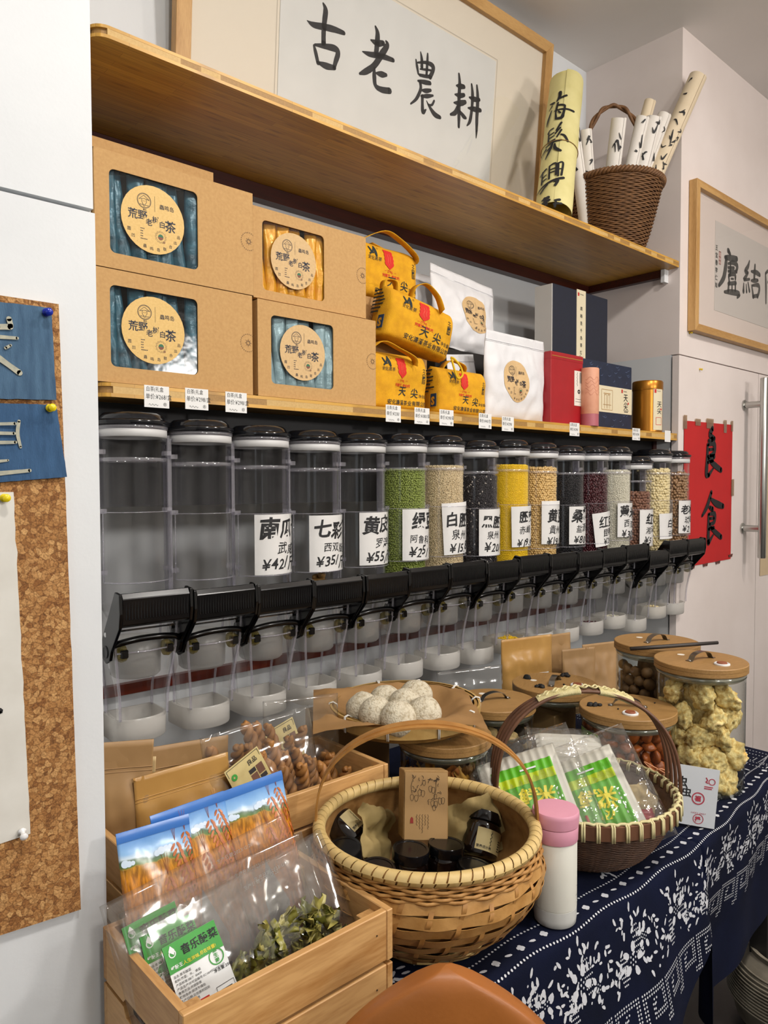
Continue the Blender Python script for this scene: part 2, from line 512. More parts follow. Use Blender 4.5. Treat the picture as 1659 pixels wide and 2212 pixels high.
def disc(name, surf, x, z, r, mt, parent, off=.0005, n=32, rings=4, **kw):
    mb = MB()
    v = [surf(x, z, off)]; f = []
    for j in range(1, rings + 1):
        for i in range(n):
            a = 2 * pi * i / n; v.append(surf(x + r * j / rings * math.cos(a), z + r * j / rings * math.sin(a), off))
    for i in range(n): f.append((0, 1 + i, 1 + (i + 1) % n))
    for j in range(rings - 1):
        for i in range(n):
            a = 1 + j * n + i; b = 1 + j * n + (i + 1) % n; f.append((a, b, b + n, a + n))
    mb.add(v, f)
    return mb.build(name, mt, parent, smooth='all', **kw)


class Pouch:
    """soft bag: local x right, z up from 0, front faces -y"""
    def __init__(s, w, h, t, seed=0, wr=.004, seal=.06, bot=.35, side=.5, top=1.0, lean=0, ws=14, shape=None):
        s.w, s.h, s.t, s.seed, s.wr, s.seal, s.bot, s.side, s.top, s.ws, s.shape = w, h, t, seed, wr, seal, bot, side, top, ws, shape
    def prof(s, u, w):
        e = max(0, 1 - abs(u) ** 2.6) ** s.side
        k = min(1, w / .12) ** .5 * (s.bot + (1 - s.bot) * min(1, w / .3)) if s.bot < 1 else 1
        tp = max(0, min(1, (1 - s.seal - w) / (.55))) ** .7
        return e * k * tp
    def width(s, w):
        return 1 if not s.shape else s.shape(w)
    def pt(s, x, z, off=0, back=False):
        w = max(0, min(1, z / s.h)); u = max(-1, min(1, 2 * x / s.w))
        d = s.t / 2 * s.prof(u, w)
        n = s.wr * NZ.noise((x * s.ws, z * s.ws, s.seed * 3.1 + (7 if back else 0))) + s.wr * .6 * NZ.noise((x * s.ws * 3, z * s.ws * 2, s.seed + 9.3))
        n *= (.25 + .75 * min(1, d / (s.t * .2 + 1e-6)))
        y = d + n + .0008
        xx = x * s.width(w)
        return (xx, (y if back else -y - off), z)
    def __call__(s, x, z, off=0):
        return s.pt(x, z, off)
    both = True
    def build(s, name, mt, parent=None, nu=24, nv=28, **kw):
        mb = MB(); W_ = s.w; H = s.h
        mb.grid(lambda u, w: s.pt(W_ * (u - .5), H * w), nu, nv)
        o = len(mb.v)
        mb.grid(lambda u, w: s.pt(W_ * (u - .5), H * w, 0, True), nu, nv)
        m = nu + 1
        mb.f = mb.f[:nu * nv] + [tuple(reversed(q)) for q in mb.f[nu * nv:]]
        ring = [i for i in range(m)] + [j * m + nu for j in range(1, nv + 1)] + [nv * m + i for i in range(nu - 1, -1, -1)] + [j * m for j in range(nv - 1, 0, -1)]
        for a, b in zip(ring, ring[1:] + ring[:1]): mb.f.append((a, a + o, b + o, b))
        return mb.build(name, mt, parent, smooth='all', **kw)

# ---------------------------------------------------------------- the room
XL, XR, YF, YB, ZC = 0.605, 3.13, 1.572, 2.035, 3.446
GREYW = mat('grey_white_paint', '#d9dadb', .6, '#d0d2d3', 3, bump=.04, bscale=160)
PINKW = mat('warm_white_paint', '#e6dcd8', .6, '#dcd1cc', 3, bump=.04, bscale=160)
struct(MB().box(-3, 7, -4, 2.4, -.1, 0), 'floor', mat('floor_tile', '#262220', .5, '#1c1917', 3), 'dark floor seen below the tablecloth')
struct(MB().box(-3, 7, -4, 2.4, ZC, ZC + .1), 'ceiling', mat('ceiling_paint', '#ece8e4', .7, '#e4e0dc', 2), 'plain off-white ceiling')
ROOMW = mat('room_paint', '#c9c6c0', .7)
struct(MB().box(-3.1, -3, -4, 1.6, 0, ZC), 'wall_far_left', ROOMW, 'shop wall out of view at the left')
struct(MB().box(6.0, 6.1, -4, 2.4, 0, ZC), 'wall_far_right', ROOMW, 'shop wall out of view at the right')
struct(MB().box(-3.1, 6.1, -4.1, -4, 0, ZC), 'wall_behind', ROOMW, 'shop wall behind the viewer')
struct(MB().box(XL - .1, XR + .1, YB, YB + .2, 0, ZC), 'wall_back', WHITE_P, 'white wall at the back of the shelf niche')
struct(MB().box(-3, .3925, 1.02, 1.585, 1.872, ZC), 'wall_left', WHITE_P, 'white wall above the panel seam at the left edge')
struct(MB().box(XR, 7, 1.562, YB + .2, 2.062, ZC), 'wall_right', PINKW, 'pinkish white wall carrying the small framed calligraphy')
struct(MB().box(XR, 7, 1.60, YB + .2, 0, 2.062), 'wall_right_recess', GREYW, 'grey white side of the niche at the right')
struct(MB().box(-3, .390, 1.036, 1.585, 0, 1.872), 'wall_left_core', WHITE_P, 'white pillar behind the left panel')
struct(MB().box(-3, XL, 1.585, YB + .2, 0, ZC), 'wall_left_niche', WHITE_P, 'white side of the shelf niche at the left')
struct(MB().box(-3, .394, 1.018, 1.036, 0, 1.866), 'door_1', WHITE_P, 'white panel behind the cork board')
struct(MB().box(XR - .003, 3.968, 1.56, 1.59, .02, 2.056), 'door_2', PINKW, 'white door with the red paper')
struct(MB().box(3.976, 5.6, 1.56, 1.59, .02, 2.056), 'door_3', PINKW, 'white door at the right edge')
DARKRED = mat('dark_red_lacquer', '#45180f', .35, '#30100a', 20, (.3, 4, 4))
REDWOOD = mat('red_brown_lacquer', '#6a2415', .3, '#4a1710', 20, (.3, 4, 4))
struct(MB().box(XL + .002, XR - .002, 2.012, 2.034, .916, .946), 'trim_1', REDWOOD, 'red-brown wooden strip along the wall behind the spouts')
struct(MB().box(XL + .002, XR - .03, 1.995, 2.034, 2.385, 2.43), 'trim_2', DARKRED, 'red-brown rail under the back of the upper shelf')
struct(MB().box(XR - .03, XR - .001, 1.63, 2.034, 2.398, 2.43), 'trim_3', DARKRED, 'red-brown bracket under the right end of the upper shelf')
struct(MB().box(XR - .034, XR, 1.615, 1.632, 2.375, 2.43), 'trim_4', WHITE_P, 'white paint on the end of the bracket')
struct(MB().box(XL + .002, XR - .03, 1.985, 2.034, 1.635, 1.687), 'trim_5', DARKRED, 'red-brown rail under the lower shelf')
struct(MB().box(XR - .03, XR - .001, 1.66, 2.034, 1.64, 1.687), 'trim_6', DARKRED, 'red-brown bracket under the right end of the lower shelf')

struct(MB().box(XL + .004, XR - .004, 1.668, 1.676, 1.45, 1.686), 'shade_sheet', mat('shelf_shade_dark', '#17171a', .6), 'dark backing board behind the tops of the bulk bins')  # added near-black sheet, stands in for the deep shade under the shelf

# ---------------------------------------------------------------- bamboo shelves
BAM = bamboo_board('bamboo_board')
BAM1 = mat('bamboo_edge_light', '#dcb877', .45, '#cfa760', 60, (.2, 6, 6))
BAM2 = mat('bamboo_block_light', '#cfac6d', .5, '#c19c5c', 180)
BAM3 = mat('bamboo_block_dark', '#a98146', .5, '#97723c', 180)


def shelf(name, z0, z1, label):
    t = thing(name, label, 'shelf', (0, 0, z0))
    h = z1 - z0
    x0, x1, y0, y1, r = XL + .003, XR - .006, 1.564, YB, .035
    def outline(ins=0):
        o = [(x1, y0 + ins), (x1, y1), (x0 + ins, y1)]
        for i in range(7):
            a = pi + pi / 2 * i / 6
            o.append((x0 + r + (r - ins) * math.cos(a), y0 + r + (r - ins) * math.sin(a)))
        return o
    MB().prismz(outline(), 0, h * .27).build('bottom_ply', BAM, t)
    MB().prismz(outline(), h * .75, h).build('top_ply', BAM, t)
    MB().prismz(outline(.006), h * .27, h * .75).build('core', BAM3, t)
    x = x0 + .03
    lens = [.05, .062, .045, .07]
    ms = [(MB().box(0, L, 0, .0058, 0, h * .48).mesh('edge_block', m), L) for L in lens for m in (BAM2, BAM3)]
    k = 0
    while x < x1 - .005:
        me, L = ms[RND.choice((0, 2, 4, 6)) + (1 if RND.random() < .42 else 0)]
        L = min(L, x1 - x)
        link('edge_block', me, t, (x, y0 + .0004, h * .27), scale=(L / lens[ms.index((me, [q for q in ms if q[0] is me][0][1])) // 2], 1, 1))
        x += L
    return t


SH_UP = shelf('bamboo_shelf', 2.431, 2.457, 'upper bamboo shelf carrying the big framed calligraphy and the wicker basket')
SH_LO = shelf('bamboo_shelf', 1.687, 1.717, 'lower bamboo shelf above the bulk bins with price tags along its edge')

# price tags stuck to the front edge of the lower shelf
TAGP = mat('tag_paper', '#e6e6e4', .6)
for i, (x, pr, w) in enumerate([(.735, '268/盒', .058), (.832, '298/盒', .058), (.935, '298/盒', .058), (1.445, '238/', .058), (1.56, '380/袋', .062), (1.665, '298/袋', .062), (1.845, '40/包', .062), (1.96, '298/', .062), (2.345, '298/', .062), (2.78, '298/', .06), (3.04, '', .05)]):
    dz = RND.uniform(-.004, .002)
    z0 = -.014 + dz if i < 3 else -.010 + dz
    tg = MB().box(x - w / 2, x + w / 2, 1.5632, 1.5638, z0, z0 + .048).build('price_tag', TAGP, SH_LO)
    tg.rotation_euler = (0, 0, 0)
    if pr:
        its = [('t', '单价:¥' + pr, x - w / 2 + .003, z0 + .019, .0135, {'sx': .78}),
               ('l', [(x - w / 2 + .010 + i * .0022, z0 + .006 + .0022 * math.sin(i * 1.9)) for i in range(11)], .0007),
               ('t', '®', x + w / 2 - .014, z0 + .004, .011, {}),
               ('t', '白茶(礼盒', x - w / 2 + .004, z0 + .036, .0115, {'sx': .8})]
        put('tag_print', flat(1.5632), its, INK, tg, off=.0003)

# ---------------------------------------------------------------- big framed calligraphy
OAK = wood('oak_frame', '#c89e63', '#ad8249', 'Z', 8)
OAKX = wood('oak_frame_x', '#c89e63', '#ad8249', 'X', 8)
GLASS = clear('picture_glass', '#ffffff', .035, .6, 4)
LU = [[(-0.334,0.421,0.0159),(-0.313,0.41,0.0106)],[(-0.368,0.384,0.0106),(-0.313,0.391,0.018),(-0.24,0.401,0.0159)],[(-0.353,0.383,0.0159),(-0.36,0.338,0.019),(-0.38,0.286,0.018),(-0.428,0.243,0.0106)],[(-0.332,0.361,0.0074),(-0.281,0.375,0.0127),(-0.234,0.371,0.0148),(-0.244,0.342,0.0127)],[(-0.332,0.343,0.0085),(-0.27,0.353,0.0095)],[(-0.307,0.37,0.0074),(-0.31,0.312,0.0106)],[(-0.331,0.326,0.0085),(-0.275,0.336,0.0095),(-0.238,0.339,0.0085)],[(-0.325,0.309,0.0095),(-0.259,0.324,0.0116),(-0.253,0.305,0.0106)],[(-0.325,0.303,0.0095),(-0.317,0.276,0.0106)],[(-0.299,0.297,0.0063),(-0.274,0.301,0.0063)],[(-0.329,0.269,0.0106),(-0.247,0.286,0.0127)],[(-0.324,0.266,0.0095),(-0.328,0.235,0.0116)],[(-0.288,0.272,0.0074),(-0.287,0.246,0.0085)],[(-0.252,0.279,0.0085),(-0.251,0.248,0.0095)],[(-0.368,0.224,0.0085),(-0.297,0.235,0.0159),(-0.208,0.241,0.0159),(-0.229,0.22,0.0074)],[(-0.095,0.42,0.0063),(-0.111,0.39,0.0138),(-0.143,0.361,0.0138),(-0.11,0.36,0.0095)],[(-0.11,0.36,0.0085),(-0.136,0.335,0.0127),(-0.157,0.318,0.0095),(-0.092,0.332,0.0085)],[(-0.157,0.3,0.0063),(-0.159,0.261,0.0138)],[(-0.13,0.3,0.0053),(-0.123,0.265,0.0095)],[(-0.108,0.313,0.0063),(-0.09,0.275,0.0116)],[(-0.071,0.374,0.0074),(-0.009,0.379,0.0159),(0.031,0.375,0.0127)],[(-0.028,0.413,0.0095),(-0.032,0.377,0.0138),(-0.036,0.344,0.0116)],[(-0.07,0.329,0.0074),(-0.03,0.336,0.0138),(0.009,0.345,0.0095)],[(-0.063,0.307,0.0074),(-0.044,0.255,0.0138)],[(-0.052,0.309,0.0074),(0.016,0.321,0.0138),(0.028,0.3,0.0127),(0.007,0.263,0.0116)],[(-0.044,0.257,0.0106),(0.007,0.268,0.0116)],[(0.101,0.397,0.0074),(0.109,0.342,0.0127),(0.113,0.248,0.0074)],[(0.107,0.398,0.0095),(0.134,0.413,0.0106),(0.155,0.388,0.0085),(0.133,0.356,0.0063)]]
BIG = [[(-0.4034,0.5171,0.0024),(-0.3792,0.514,0.0137),(-0.3325,0.5248,0.0165),(-0.2943,0.5323,0.0159),(-0.2551,0.5362,0.0111)],[(-0.3432,0.5927,0.0057),(-0.3328,0.5771,0.0148),(-0.3357,0.5399,0.0148),(-0.3372,0.5032,0.014),(-0.3356,0.473,0.0149)],[(-0.3739,0.4534,0.0057),(-0.3659,0.4347,0.0114),(-0.3551,0.4061,0.0107)],[(-0.3694,0.4568,0.0065),(-0.3248,0.4679,0.0141),(-0.2863,0.4748,0.0168),(-0.2759,0.4638,0.0152),(-0.2842,0.435,0.0127),(-0.2903,0.4125,0.0101)],[(-0.3504,0.4077,0.0091),(-0.3217,0.4088,0.0167),(-0.288,0.4152,0.0118)],[(-0.12,0.6086,0.0063),(-0.1091,0.5898,0.0153),(-0.1099,0.5511,0.0162),(-0.1117,0.5197,0.0153)],[(-0.1371,0.5583,0.0053),(-0.1114,0.5583,0.0171),(-0.0823,0.5691,0.0137)],[(-0.1719,0.5085,0.0035),(-0.1405,0.5112,0.0134),(-0.0876,0.5246,0.0155),(-0.0328,0.5307,0.0121)],[(-0.0693,0.5798,0.0064),(-0.0631,0.5685,0.0147),(-0.0879,0.5284,0.0182),(-0.1174,0.483,0.0162),(-0.1527,0.4514,0.016),(-0.1805,0.4341,0.0062)],[(-0.108,0.4612,0.0054),(-0.0838,0.4657,0.0165),(-0.0622,0.4713,0.0102)],[(-0.1169,0.4755,0.0072),(-0.1153,0.449,0.0136),(-0.1081,0.4205,0.0127),(-0.0806,0.4161,0.0156),(-0.0425,0.4249,0.0168)],[(0.0978,0.6058,0.0039),(0.1055,0.5823,0.0108),(0.1076,0.5546,0.0108)],[(0.1334,0.6127,0.0059),(0.1337,0.5843,0.0099),(0.1329,0.5389,0.0089)],[(0.0765,0.5719,0.0048),(0.084,0.5503,0.0097),(0.0916,0.5287,0.0068)],[(0.0859,0.5652,0.0049),(0.1268,0.5798,0.0099),(0.1603,0.5814,0.015),(0.1645,0.5664,0.014),(0.1514,0.5371,0.013)],[(0.0991,0.5475,0.0039),(0.1286,0.5559,0.0069),(0.1525,0.5622,0.006)],[(0.0977,0.5267,0.0078),(0.1244,0.5319,0.0099),(0.1512,0.5391,0.01)],[(0.0916,0.5043,0.0059),(0.12,0.5099,0.0129),(0.153,0.517,0.012)],[(0.1024,0.5039,0.0098),(0.1071,0.481,0.0108),(0.089,0.4423,0.0098),(0.0614,0.415,0.0049)],[(0.1132,0.479,0.0059),(0.1341,0.4839,0.0129),(0.1578,0.4939,0.009)],[(0.1118,0.458,0.0069),(0.1414,0.4677,0.012),(0.1713,0.4797,0.0061)],[(0.1177,0.4599,0.0109),(0.1198,0.4318,0.0109),(0.1247,0.4066,0.014),(0.139,0.4194,0.005)],[(0.1788,0.4634,0.0071),(0.1678,0.4452,0.0071),(0.1496,0.4414,0.004)],[(0.1397,0.4506,0.003),(0.1562,0.4353,0.0091),(0.1855,0.4175,0.0153),(0.2139,0.4159,0.0113)],[(0.3032,0.6022,0.0074),(0.3099,0.5704,0.0127),(0.3107,0.5149,0.0138),(0.3153,0.4605,0.0139),(0.318,0.4137,0.0096)],[(0.2927,0.556,0.0053),(0.3121,0.5604,0.0159),(0.3349,0.566,0.0128)],[(0.2877,0.5223,0.0053),(0.3149,0.5271,0.0149),(0.3375,0.5367,0.0118)],[(0.285,0.4916,0.0053),(0.3173,0.4999,0.0171),(0.3462,0.5136,0.0129)],[(0.3054,0.4832,0.0106),(0.2944,0.4582,0.0148),(0.2694,0.4439,0.0074)],[(0.3198,0.4705,0.0085),(0.3408,0.4598,0.014),(0.3545,0.4576,0.0087)],[(0.3768,0.5888,0.0076),(0.3855,0.5526,0.0131),(0.3852,0.4956,0.012),(0.3786,0.4541,0.012),(0.3635,0.432,0.0044)],[(0.4072,0.5947,0.0077),(0.4162,0.5495,0.0143),(0.4173,0.4838,0.0144),(0.42,0.4315,0.01),(0.4198,0.4026,0.0033)],[(0.3677,0.538,0.0054),(0.3949,0.5403,0.0153),(0.4254,0.5481,0.0111)],[(0.3645,0.4978,0.0054),(0.3981,0.5041,0.0154),(0.4357,0.5117,0.0122)]]
RED = [[(0.025,0.254,0.0133),(0.002,0.224,0.0152),(0.047,0.208,0.0114)],[(-0.014,0.196,0.0076),(0.023,0.205,0.0133)],[(-0.021,0.178,0.0095),(-0.024,0.114,0.0133),(-0.029,0.041,0.0152),(-0.003,0.042,0.0057)],[(-0.013,0.178,0.0076),(0.044,0.185,0.0152),(0.045,0.143,0.0133),(0.004,0.128,0.0095)],[(-0.007,0.156,0.0076),(0.034,0.159,0.0076)],[(-0.02,0.123,0.0076),(0.046,0.125,0.0133)],[(-0.019,0.096,0.0076),(0.036,0.106,0.0076)],[(-0.011,0.114,0.0076),(0.047,0.088,0.0152),(0.121,0.063,0.0133)],[(-0.009,0.037,0.0114),(0.037,0.069,0.0057)],[(0.022,-0.041,0.0114),(-0.019,-0.105,0.0133),(-0.068,-0.147,0.0076)],[(0.014,-0.069,0.0057),(0.073,-0.093,0.017),(0.148,-0.108,0.0133)],[(0.007,-0.11,0.0095),(0.037,-0.12,0.0133)],[(-0.004,-0.142,0.0076),(-0.002,-0.197,0.0133),(-0.004,-0.27,0.0133)],[(0.002,-0.142,0.0076),(0.058,-0.142,0.0133),(0.055,-0.18,0.0114),(0.01,-0.188,0.0076)],[(0.009,-0.162,0.0076),(0.05,-0.162,0.0076)],[(-0.002,-0.211,0.0076),(0.052,-0.206,0.0095)],[(0.018,-0.202,0.0076),(0.067,-0.227,0.0133),(0.131,-0.254,0.0133)],[(0.0,-0.275,0.0133),(0.046,-0.24,0.0057)]]


def frame(label, loc, rot, w, h, fw, ft, name='framed_calligraphy'):
    t = thing(name, label, 'picture', loc, rot)
    MB().prism([(-w / 2, 0), (w / 2, 0), (w / 2 - fw, fw), (-w / 2 + fw, fw)], -ft, 0).build('frame_rail', OAKX, t, bevel=.001)
    MB().prism([(-w / 2, h), (w / 2, h), (w / 2 - fw, h - fw), (-w / 2 + fw, h - fw)], -ft, 0).build('frame_rail', OAKX, t, bevel=.001)
    for s in (-1, 1):
        MB().prism([(s * w / 2, 0), (s * w / 2, h), (s * (w / 2 - fw), h - fw), (s * (w / 2 - fw), fw)], -ft, 0).build('frame_stile', OAK, t, bevel=.001)
    return t


FR = frame('wide oak-framed calligraphy of four large black characters standing on the upper shelf', (1.85, 2.017, 2.459), (.0773, 0, 0), 1.71, .908, .047, .03)
MB().box(-.81, .81, -.010, -.004, .04, .87).build('mat_board', mat('cream_mat', '#e6dcca', .8), FR)
MB().box(-.505, .512, -.0125, -.0101, .08, .722).build('paper', mat('xuan_paper', '#dfdfdb', .8, '#d8d8d4', 8), FR)
put('brush_lettering', flat(-.0125), [('s', [(x, z, w * 1.28) for x, z, w in s]) for s in BIG], INK, FR)
MB().box(-.81, .81, -.022, -.0205, .04, .87).build('glass', GLASS, FR)
put('mat_line', flat(-.0100), [('l', [(-.515, .07), (-.515, .732), (.522, .732), (.522, .07)], .003)], mat('mat_line', '#c9bfae', .8), FR)

# ---------------------------------------------------------------- framed calligraphy on the right wall
F2 = frame('oak-framed calligraphy with black characters and small red seal on the right wall', (3.2 + .7, 1.56, 2.168), None, 1.4, .652, .032, .036)
MB().box(-.68, .68, -.012, -.006, .02, .63).build('mat_board', mat('pink_mat', '#e2d3ca', .8), F2)
MB().box(-.47, .6, -.0135, -.0121, .125, .53).build('paper', mat('xuan_paper_grey', '#cfc7c0', .8), F2)
put('brush_lettering', flat(-.0136), [('t', '王宝春李仁旭', -.468, .40, .026, {'vert': 1, 'bold': .02, 'step': 1.3})], mat('grey_ink', '#33322f', .7), F2, wob=.03)
put('brush_lettering', flat(-.0136), [('s', [(x, z, w * 1.7) for x, z, w in s]) for s in LU], MATS['grey_ink'], F2)
put('red_seal', flat(-.0136), [('ring', -.455, .395, .0, .0)] + [('r', -.432 + .0, -.41, .355, .36), ('r', -.432, -.41, .372, .377), ('r', -.432, -.428, .34, .40), ('r', -.414, -.41, .34, .40), ('r', -.423, -.419, .34, .40), ('r', -.432, -.41, .395, .40), ('r', -.432, -.41, .34, .344)], mat('seal_red', '#c98b80', .8), F2)
MB().box(-.68, .68, -.026, -.0245, .025, .625).build('glass', GLASS, F2)

# ---------------------------------------------------------------- yellow scroll roll on the upper shelf
YP = mat('yellow_paper', '#ddd498', .75, '#cfc584', 12, bump=.15, bscale=25)
HAI = [[(-0.0585,0.5446,0.0035),(-0.041,0.5366,0.0088)],[(-0.0596,0.5096,0.0026),(-0.0474,0.5245,0.0053)],[(-0.0652,0.428,0.0026),(-0.06,0.458,0.0079),(-0.0466,0.5,0.0035)],[(-0.0177,0.5864,0.0088),(-0.018,0.5603,0.0088),(-0.0267,0.5391,0.0044)],[(-0.0216,0.5494,0.0053),(0.0075,0.5641,0.007)],[(-0.0223,0.5297,0.0053),(-0.0254,0.4993,0.0061),(-0.0271,0.475,0.0044)],[(-0.0191,0.5161,0.0053),(0.0026,0.5115,0.0061),(0.0057,0.498,0.0053),(0.0027,0.4678,0.007),(-0.0032,0.444,0.0097),(-0.0246,0.4436,0.0061)],[(-0.0269,0.472,0.0044),(-0.0238,0.4448,0.0061)],[(-0.0164,0.4807,0.0044),(-0.0093,0.4713,0.0053)],[(-0.0329,0.4886,0.0035),(0.0019,0.4908,0.0053),(0.0434,0.4904,0.0061)],[(-0.0512,0.3801,0.0061),(-0.0442,0.3917,0.0044),(-0.0297,0.3943,0.0044)],[(-0.0484,0.38,0.0044),(-0.0458,0.3271,0.0061)],[(-0.0442,0.3652,0.0039),(-0.0255,0.3705,0.0039)],[(-0.0425,0.3475,0.0039),(-0.0241,0.3529,0.0039)],[(-0.0458,0.3271,0.0044),(-0.0203,0.3323,0.0053)],[(-0.0012,0.4171,0.0061),(-0.0174,0.3791,0.0044)],[(-0.0035,0.3905,0.0053),(-0.0204,0.3616,0.0044)],[(0.0015,0.3785,0.0053),(-0.0127,0.3438,0.0044)],[(0.0032,0.355,0.0053),(0.0161,0.3487,0.007),(0.0301,0.3251,0.0061)],[(-0.0552,0.3099,0.0044),(-0.0238,0.3208,0.0053),(0.0052,0.3258,0.0053)],[(-0.026,0.3208,0.0061),(-0.0364,0.2806,0.0079),(-0.0511,0.2465,0.0035)],[(-0.0185,0.309,0.0044),(-0.0146,0.2859,0.0088),(0.005,0.271,0.0079)],[(-0.0873,0.2756,0.0035),(-0.0539,0.2983,0.0061)],[(-0.047,0.2866,0.0044),(-0.0355,0.2979,0.0044)],[(-0.0587,0.1844,0.0044),(-0.0574,0.1232,0.0061)],[(-0.0713,0.1733,0.0044),(-0.0426,0.1898,0.0061)],[(-0.0581,0.1537,0.0039),(-0.0397,0.1591,0.0039)],[(-0.0557,0.1343,0.0039),(-0.0379,0.1396,0.0039)],[(-0.029,0.1952,0.0044),(-0.026,0.1339,0.0053)],[(-0.0292,0.198,0.0044),(-0.0045,0.206,0.0053),(-0.0025,0.1502,0.0053)],[(-0.0232,0.1783,0.0035),(-0.007,0.1836,0.0035)],[(-0.0221,0.1644,0.0035),(-0.0058,0.168,0.0035)],[(0.0036,0.2059,0.0044),(0.006,0.1445,0.0053)],[(0.0016,0.2059,0.0044),(0.0197,0.2112,0.0053),(0.0179,0.1499,0.0053)],[(0.0056,0.1778,0.0035),(0.0156,0.1805,0.0035)],[(-0.0849,0.0931,0.0035),(-0.0288,0.1147,0.0061),(0.0272,0.1387,0.007)],[(-0.0303,0.1065,0.0044),(-0.0581,0.0794,0.0061)],[(-0.004,0.1171,0.0044),(0.0076,0.1225,0.0061),(-0.0006,0.0979,0.007)],[(-0.045,0.036,0.0053),(-0.0227,0.0412,0.0105)],[(-0.0482,0.0172,0.0053),(-0.0174,0.0278,0.0079)],[(-0.0358,0.0413,0.0088),(-0.0263,0.0091,0.0088)],[(0.0028,0.025,0.0044),(0.0205,0.0303,0.007)],[(0.0003,0.0063,0.0053),(0.0281,0.0142,0.0061)],[(0.0072,0.0196,0.0053),(0.0052,-0.0069,0.0061)]]
bot = Vector((2.325, 1.65, 2.458)); top = Vector((2.61, 1.79, 3.10))
ax = (top - bot)
bot.z += .012
SCR = thing('paper_scroll', 'rolled yellow paper scroll with black brush characters leaning beside the wicker basket', 'scroll', bot, ax.to_track_quat('Z', 'Y').to_euler())
SCR.rotation_mode = 'QUATERNION'
zq = ax.normalized(); yq = (Vector((0, 0, 0)) - Vector((-bot.x, -bot.y, 0))).normalized(); yq = (yq - zq * yq.dot(zq)).normalized(); xq = yq.cross(zq)
SCR.rotation_quaternion = Matrix((xq, yq, zq)).transposed().to_quaternion()
L = ax.length; r0 = .068
mb = MB()
mb.grid(lambda u, w: ((r0 - .004 * u + .0025 * NZ.noise((u * 6, w * 5, 2))) * math.sin(u * 2 * pi * 1.9), -(r0 - .004 * u + .0025 * NZ.noise((u * 6, w * 5, 2))) * math.cos(u * 2 * pi * 1.9), .02 + (L - .02) * w + .012 * NZ.noise((u * 9, 3, 1)) * w), 90, 24)
mb.build('rolled_sheet', YP, SCR, smooth='all')
put('brush_lettering', cyl(r0 + .0016), [('s', [(x, z, w * 1.5) for x, z, w in s_]) for s_ in HAI], INK, SCR, cut=.01)
MB().tube([((r0 + .002) * math.cos(a * pi / 20), (r0 + .002) * math.sin(a * pi / 20), .33 + .004 * math.sin(a * pi / 20)) for a in range(40)], .0016, 6, True).build('string', mat('jute', '#8a6a3a', .9), SCR)

# ---------------------------------------------------------------- wicker basket with paper rolls on the upper shelf
WICK = mat('brown_wicker', '#7d5733', .65, '#5a3b20', 50, (1, 1, 1), bump=.3, bscale=120)
WICK2 = mat('brown_wicker_dark', '#6a4828', .65, '#4a3018', 60)
UB = thing('wicker_basket', 'brown wicker basket with twisted handle holding paper rolls on the upper shelf', 'basket', (2.808, 1.69, 2.458))


def ubr(z): return .116 + .075 * (z / .27) ** .8


mb = MB(); ns = 44
for j in range(36):
    z = .008 + j * .0071
    path = []
    for i in range(ns * 2):
        a = 2 * pi * i / (ns * 2)
        r = ubr(z) + .0028 * math.sin(a * ns / 2 * 2 / 2 + (pi if j % 2 else 0)) + .001 * NZ.noise((a * 3, j, 0))
        path.append((r * math.cos(a), r * math.sin(a), z + .0012 * NZ.noise((a * 4, j * 3.3, 4))))
    mb.tube(path, .0036, 5, True)
mb.build('woven_wall', WICK, UB, smooth='all', kind='stuff')
MB().lathe([(0, .004), (.103, .004), (ubr(.28) - .004, .255), (ubr(.28) - .007, .255), (.095, .01), (0, .01)], 32).build('inner_wall', WICK2, UB, smooth='all')
mb = MB()
for k in range(3):
    path = []
    for i in range(160):
        a = 2 * pi * i / 160; ph = a * 26 + k * 2 * pi / 3
        path.append(((ubr(.265) + .009 * math.cos(ph)) * math.cos(a), (ubr(.265) + .009 * math.cos(ph)) * math.sin(a), .266 + .009 * math.sin(ph)))
    mb.tube(path, .0062, 6, True)
mb.build('braided_rim', WICK, UB, smooth='all')
hp = [(.125 * math.cos(t), -.02 + .02 * math.sin(t), .26 + .345 * math.sin(t) ** .7) for t in [pi * i / 24 for i in range(25)]]
for k in range(2):
    path = cr([(p[0] + .007 * math.cos(i * .9 + k * pi), p[1] + .012 + .007 * math.sin(i * .9 + k * pi), p[2]) for i, p in enumerate(hp)], 4)
    MB().tube(path, .0068, 7).build('handle_strand', WICK, UB, smooth='all')
UB.rotation_euler = (0, 0, -.75)

ROLLW = mat('roll_paper_white', '#e6e1da', .8, '#dcd6cd', 10, bump=.2, bscale=18)
ROLLC = mat('roll_paper_cream', '#dfcfb4', .8, '#d3c2a4', 10, bump=.2, bscale=18)


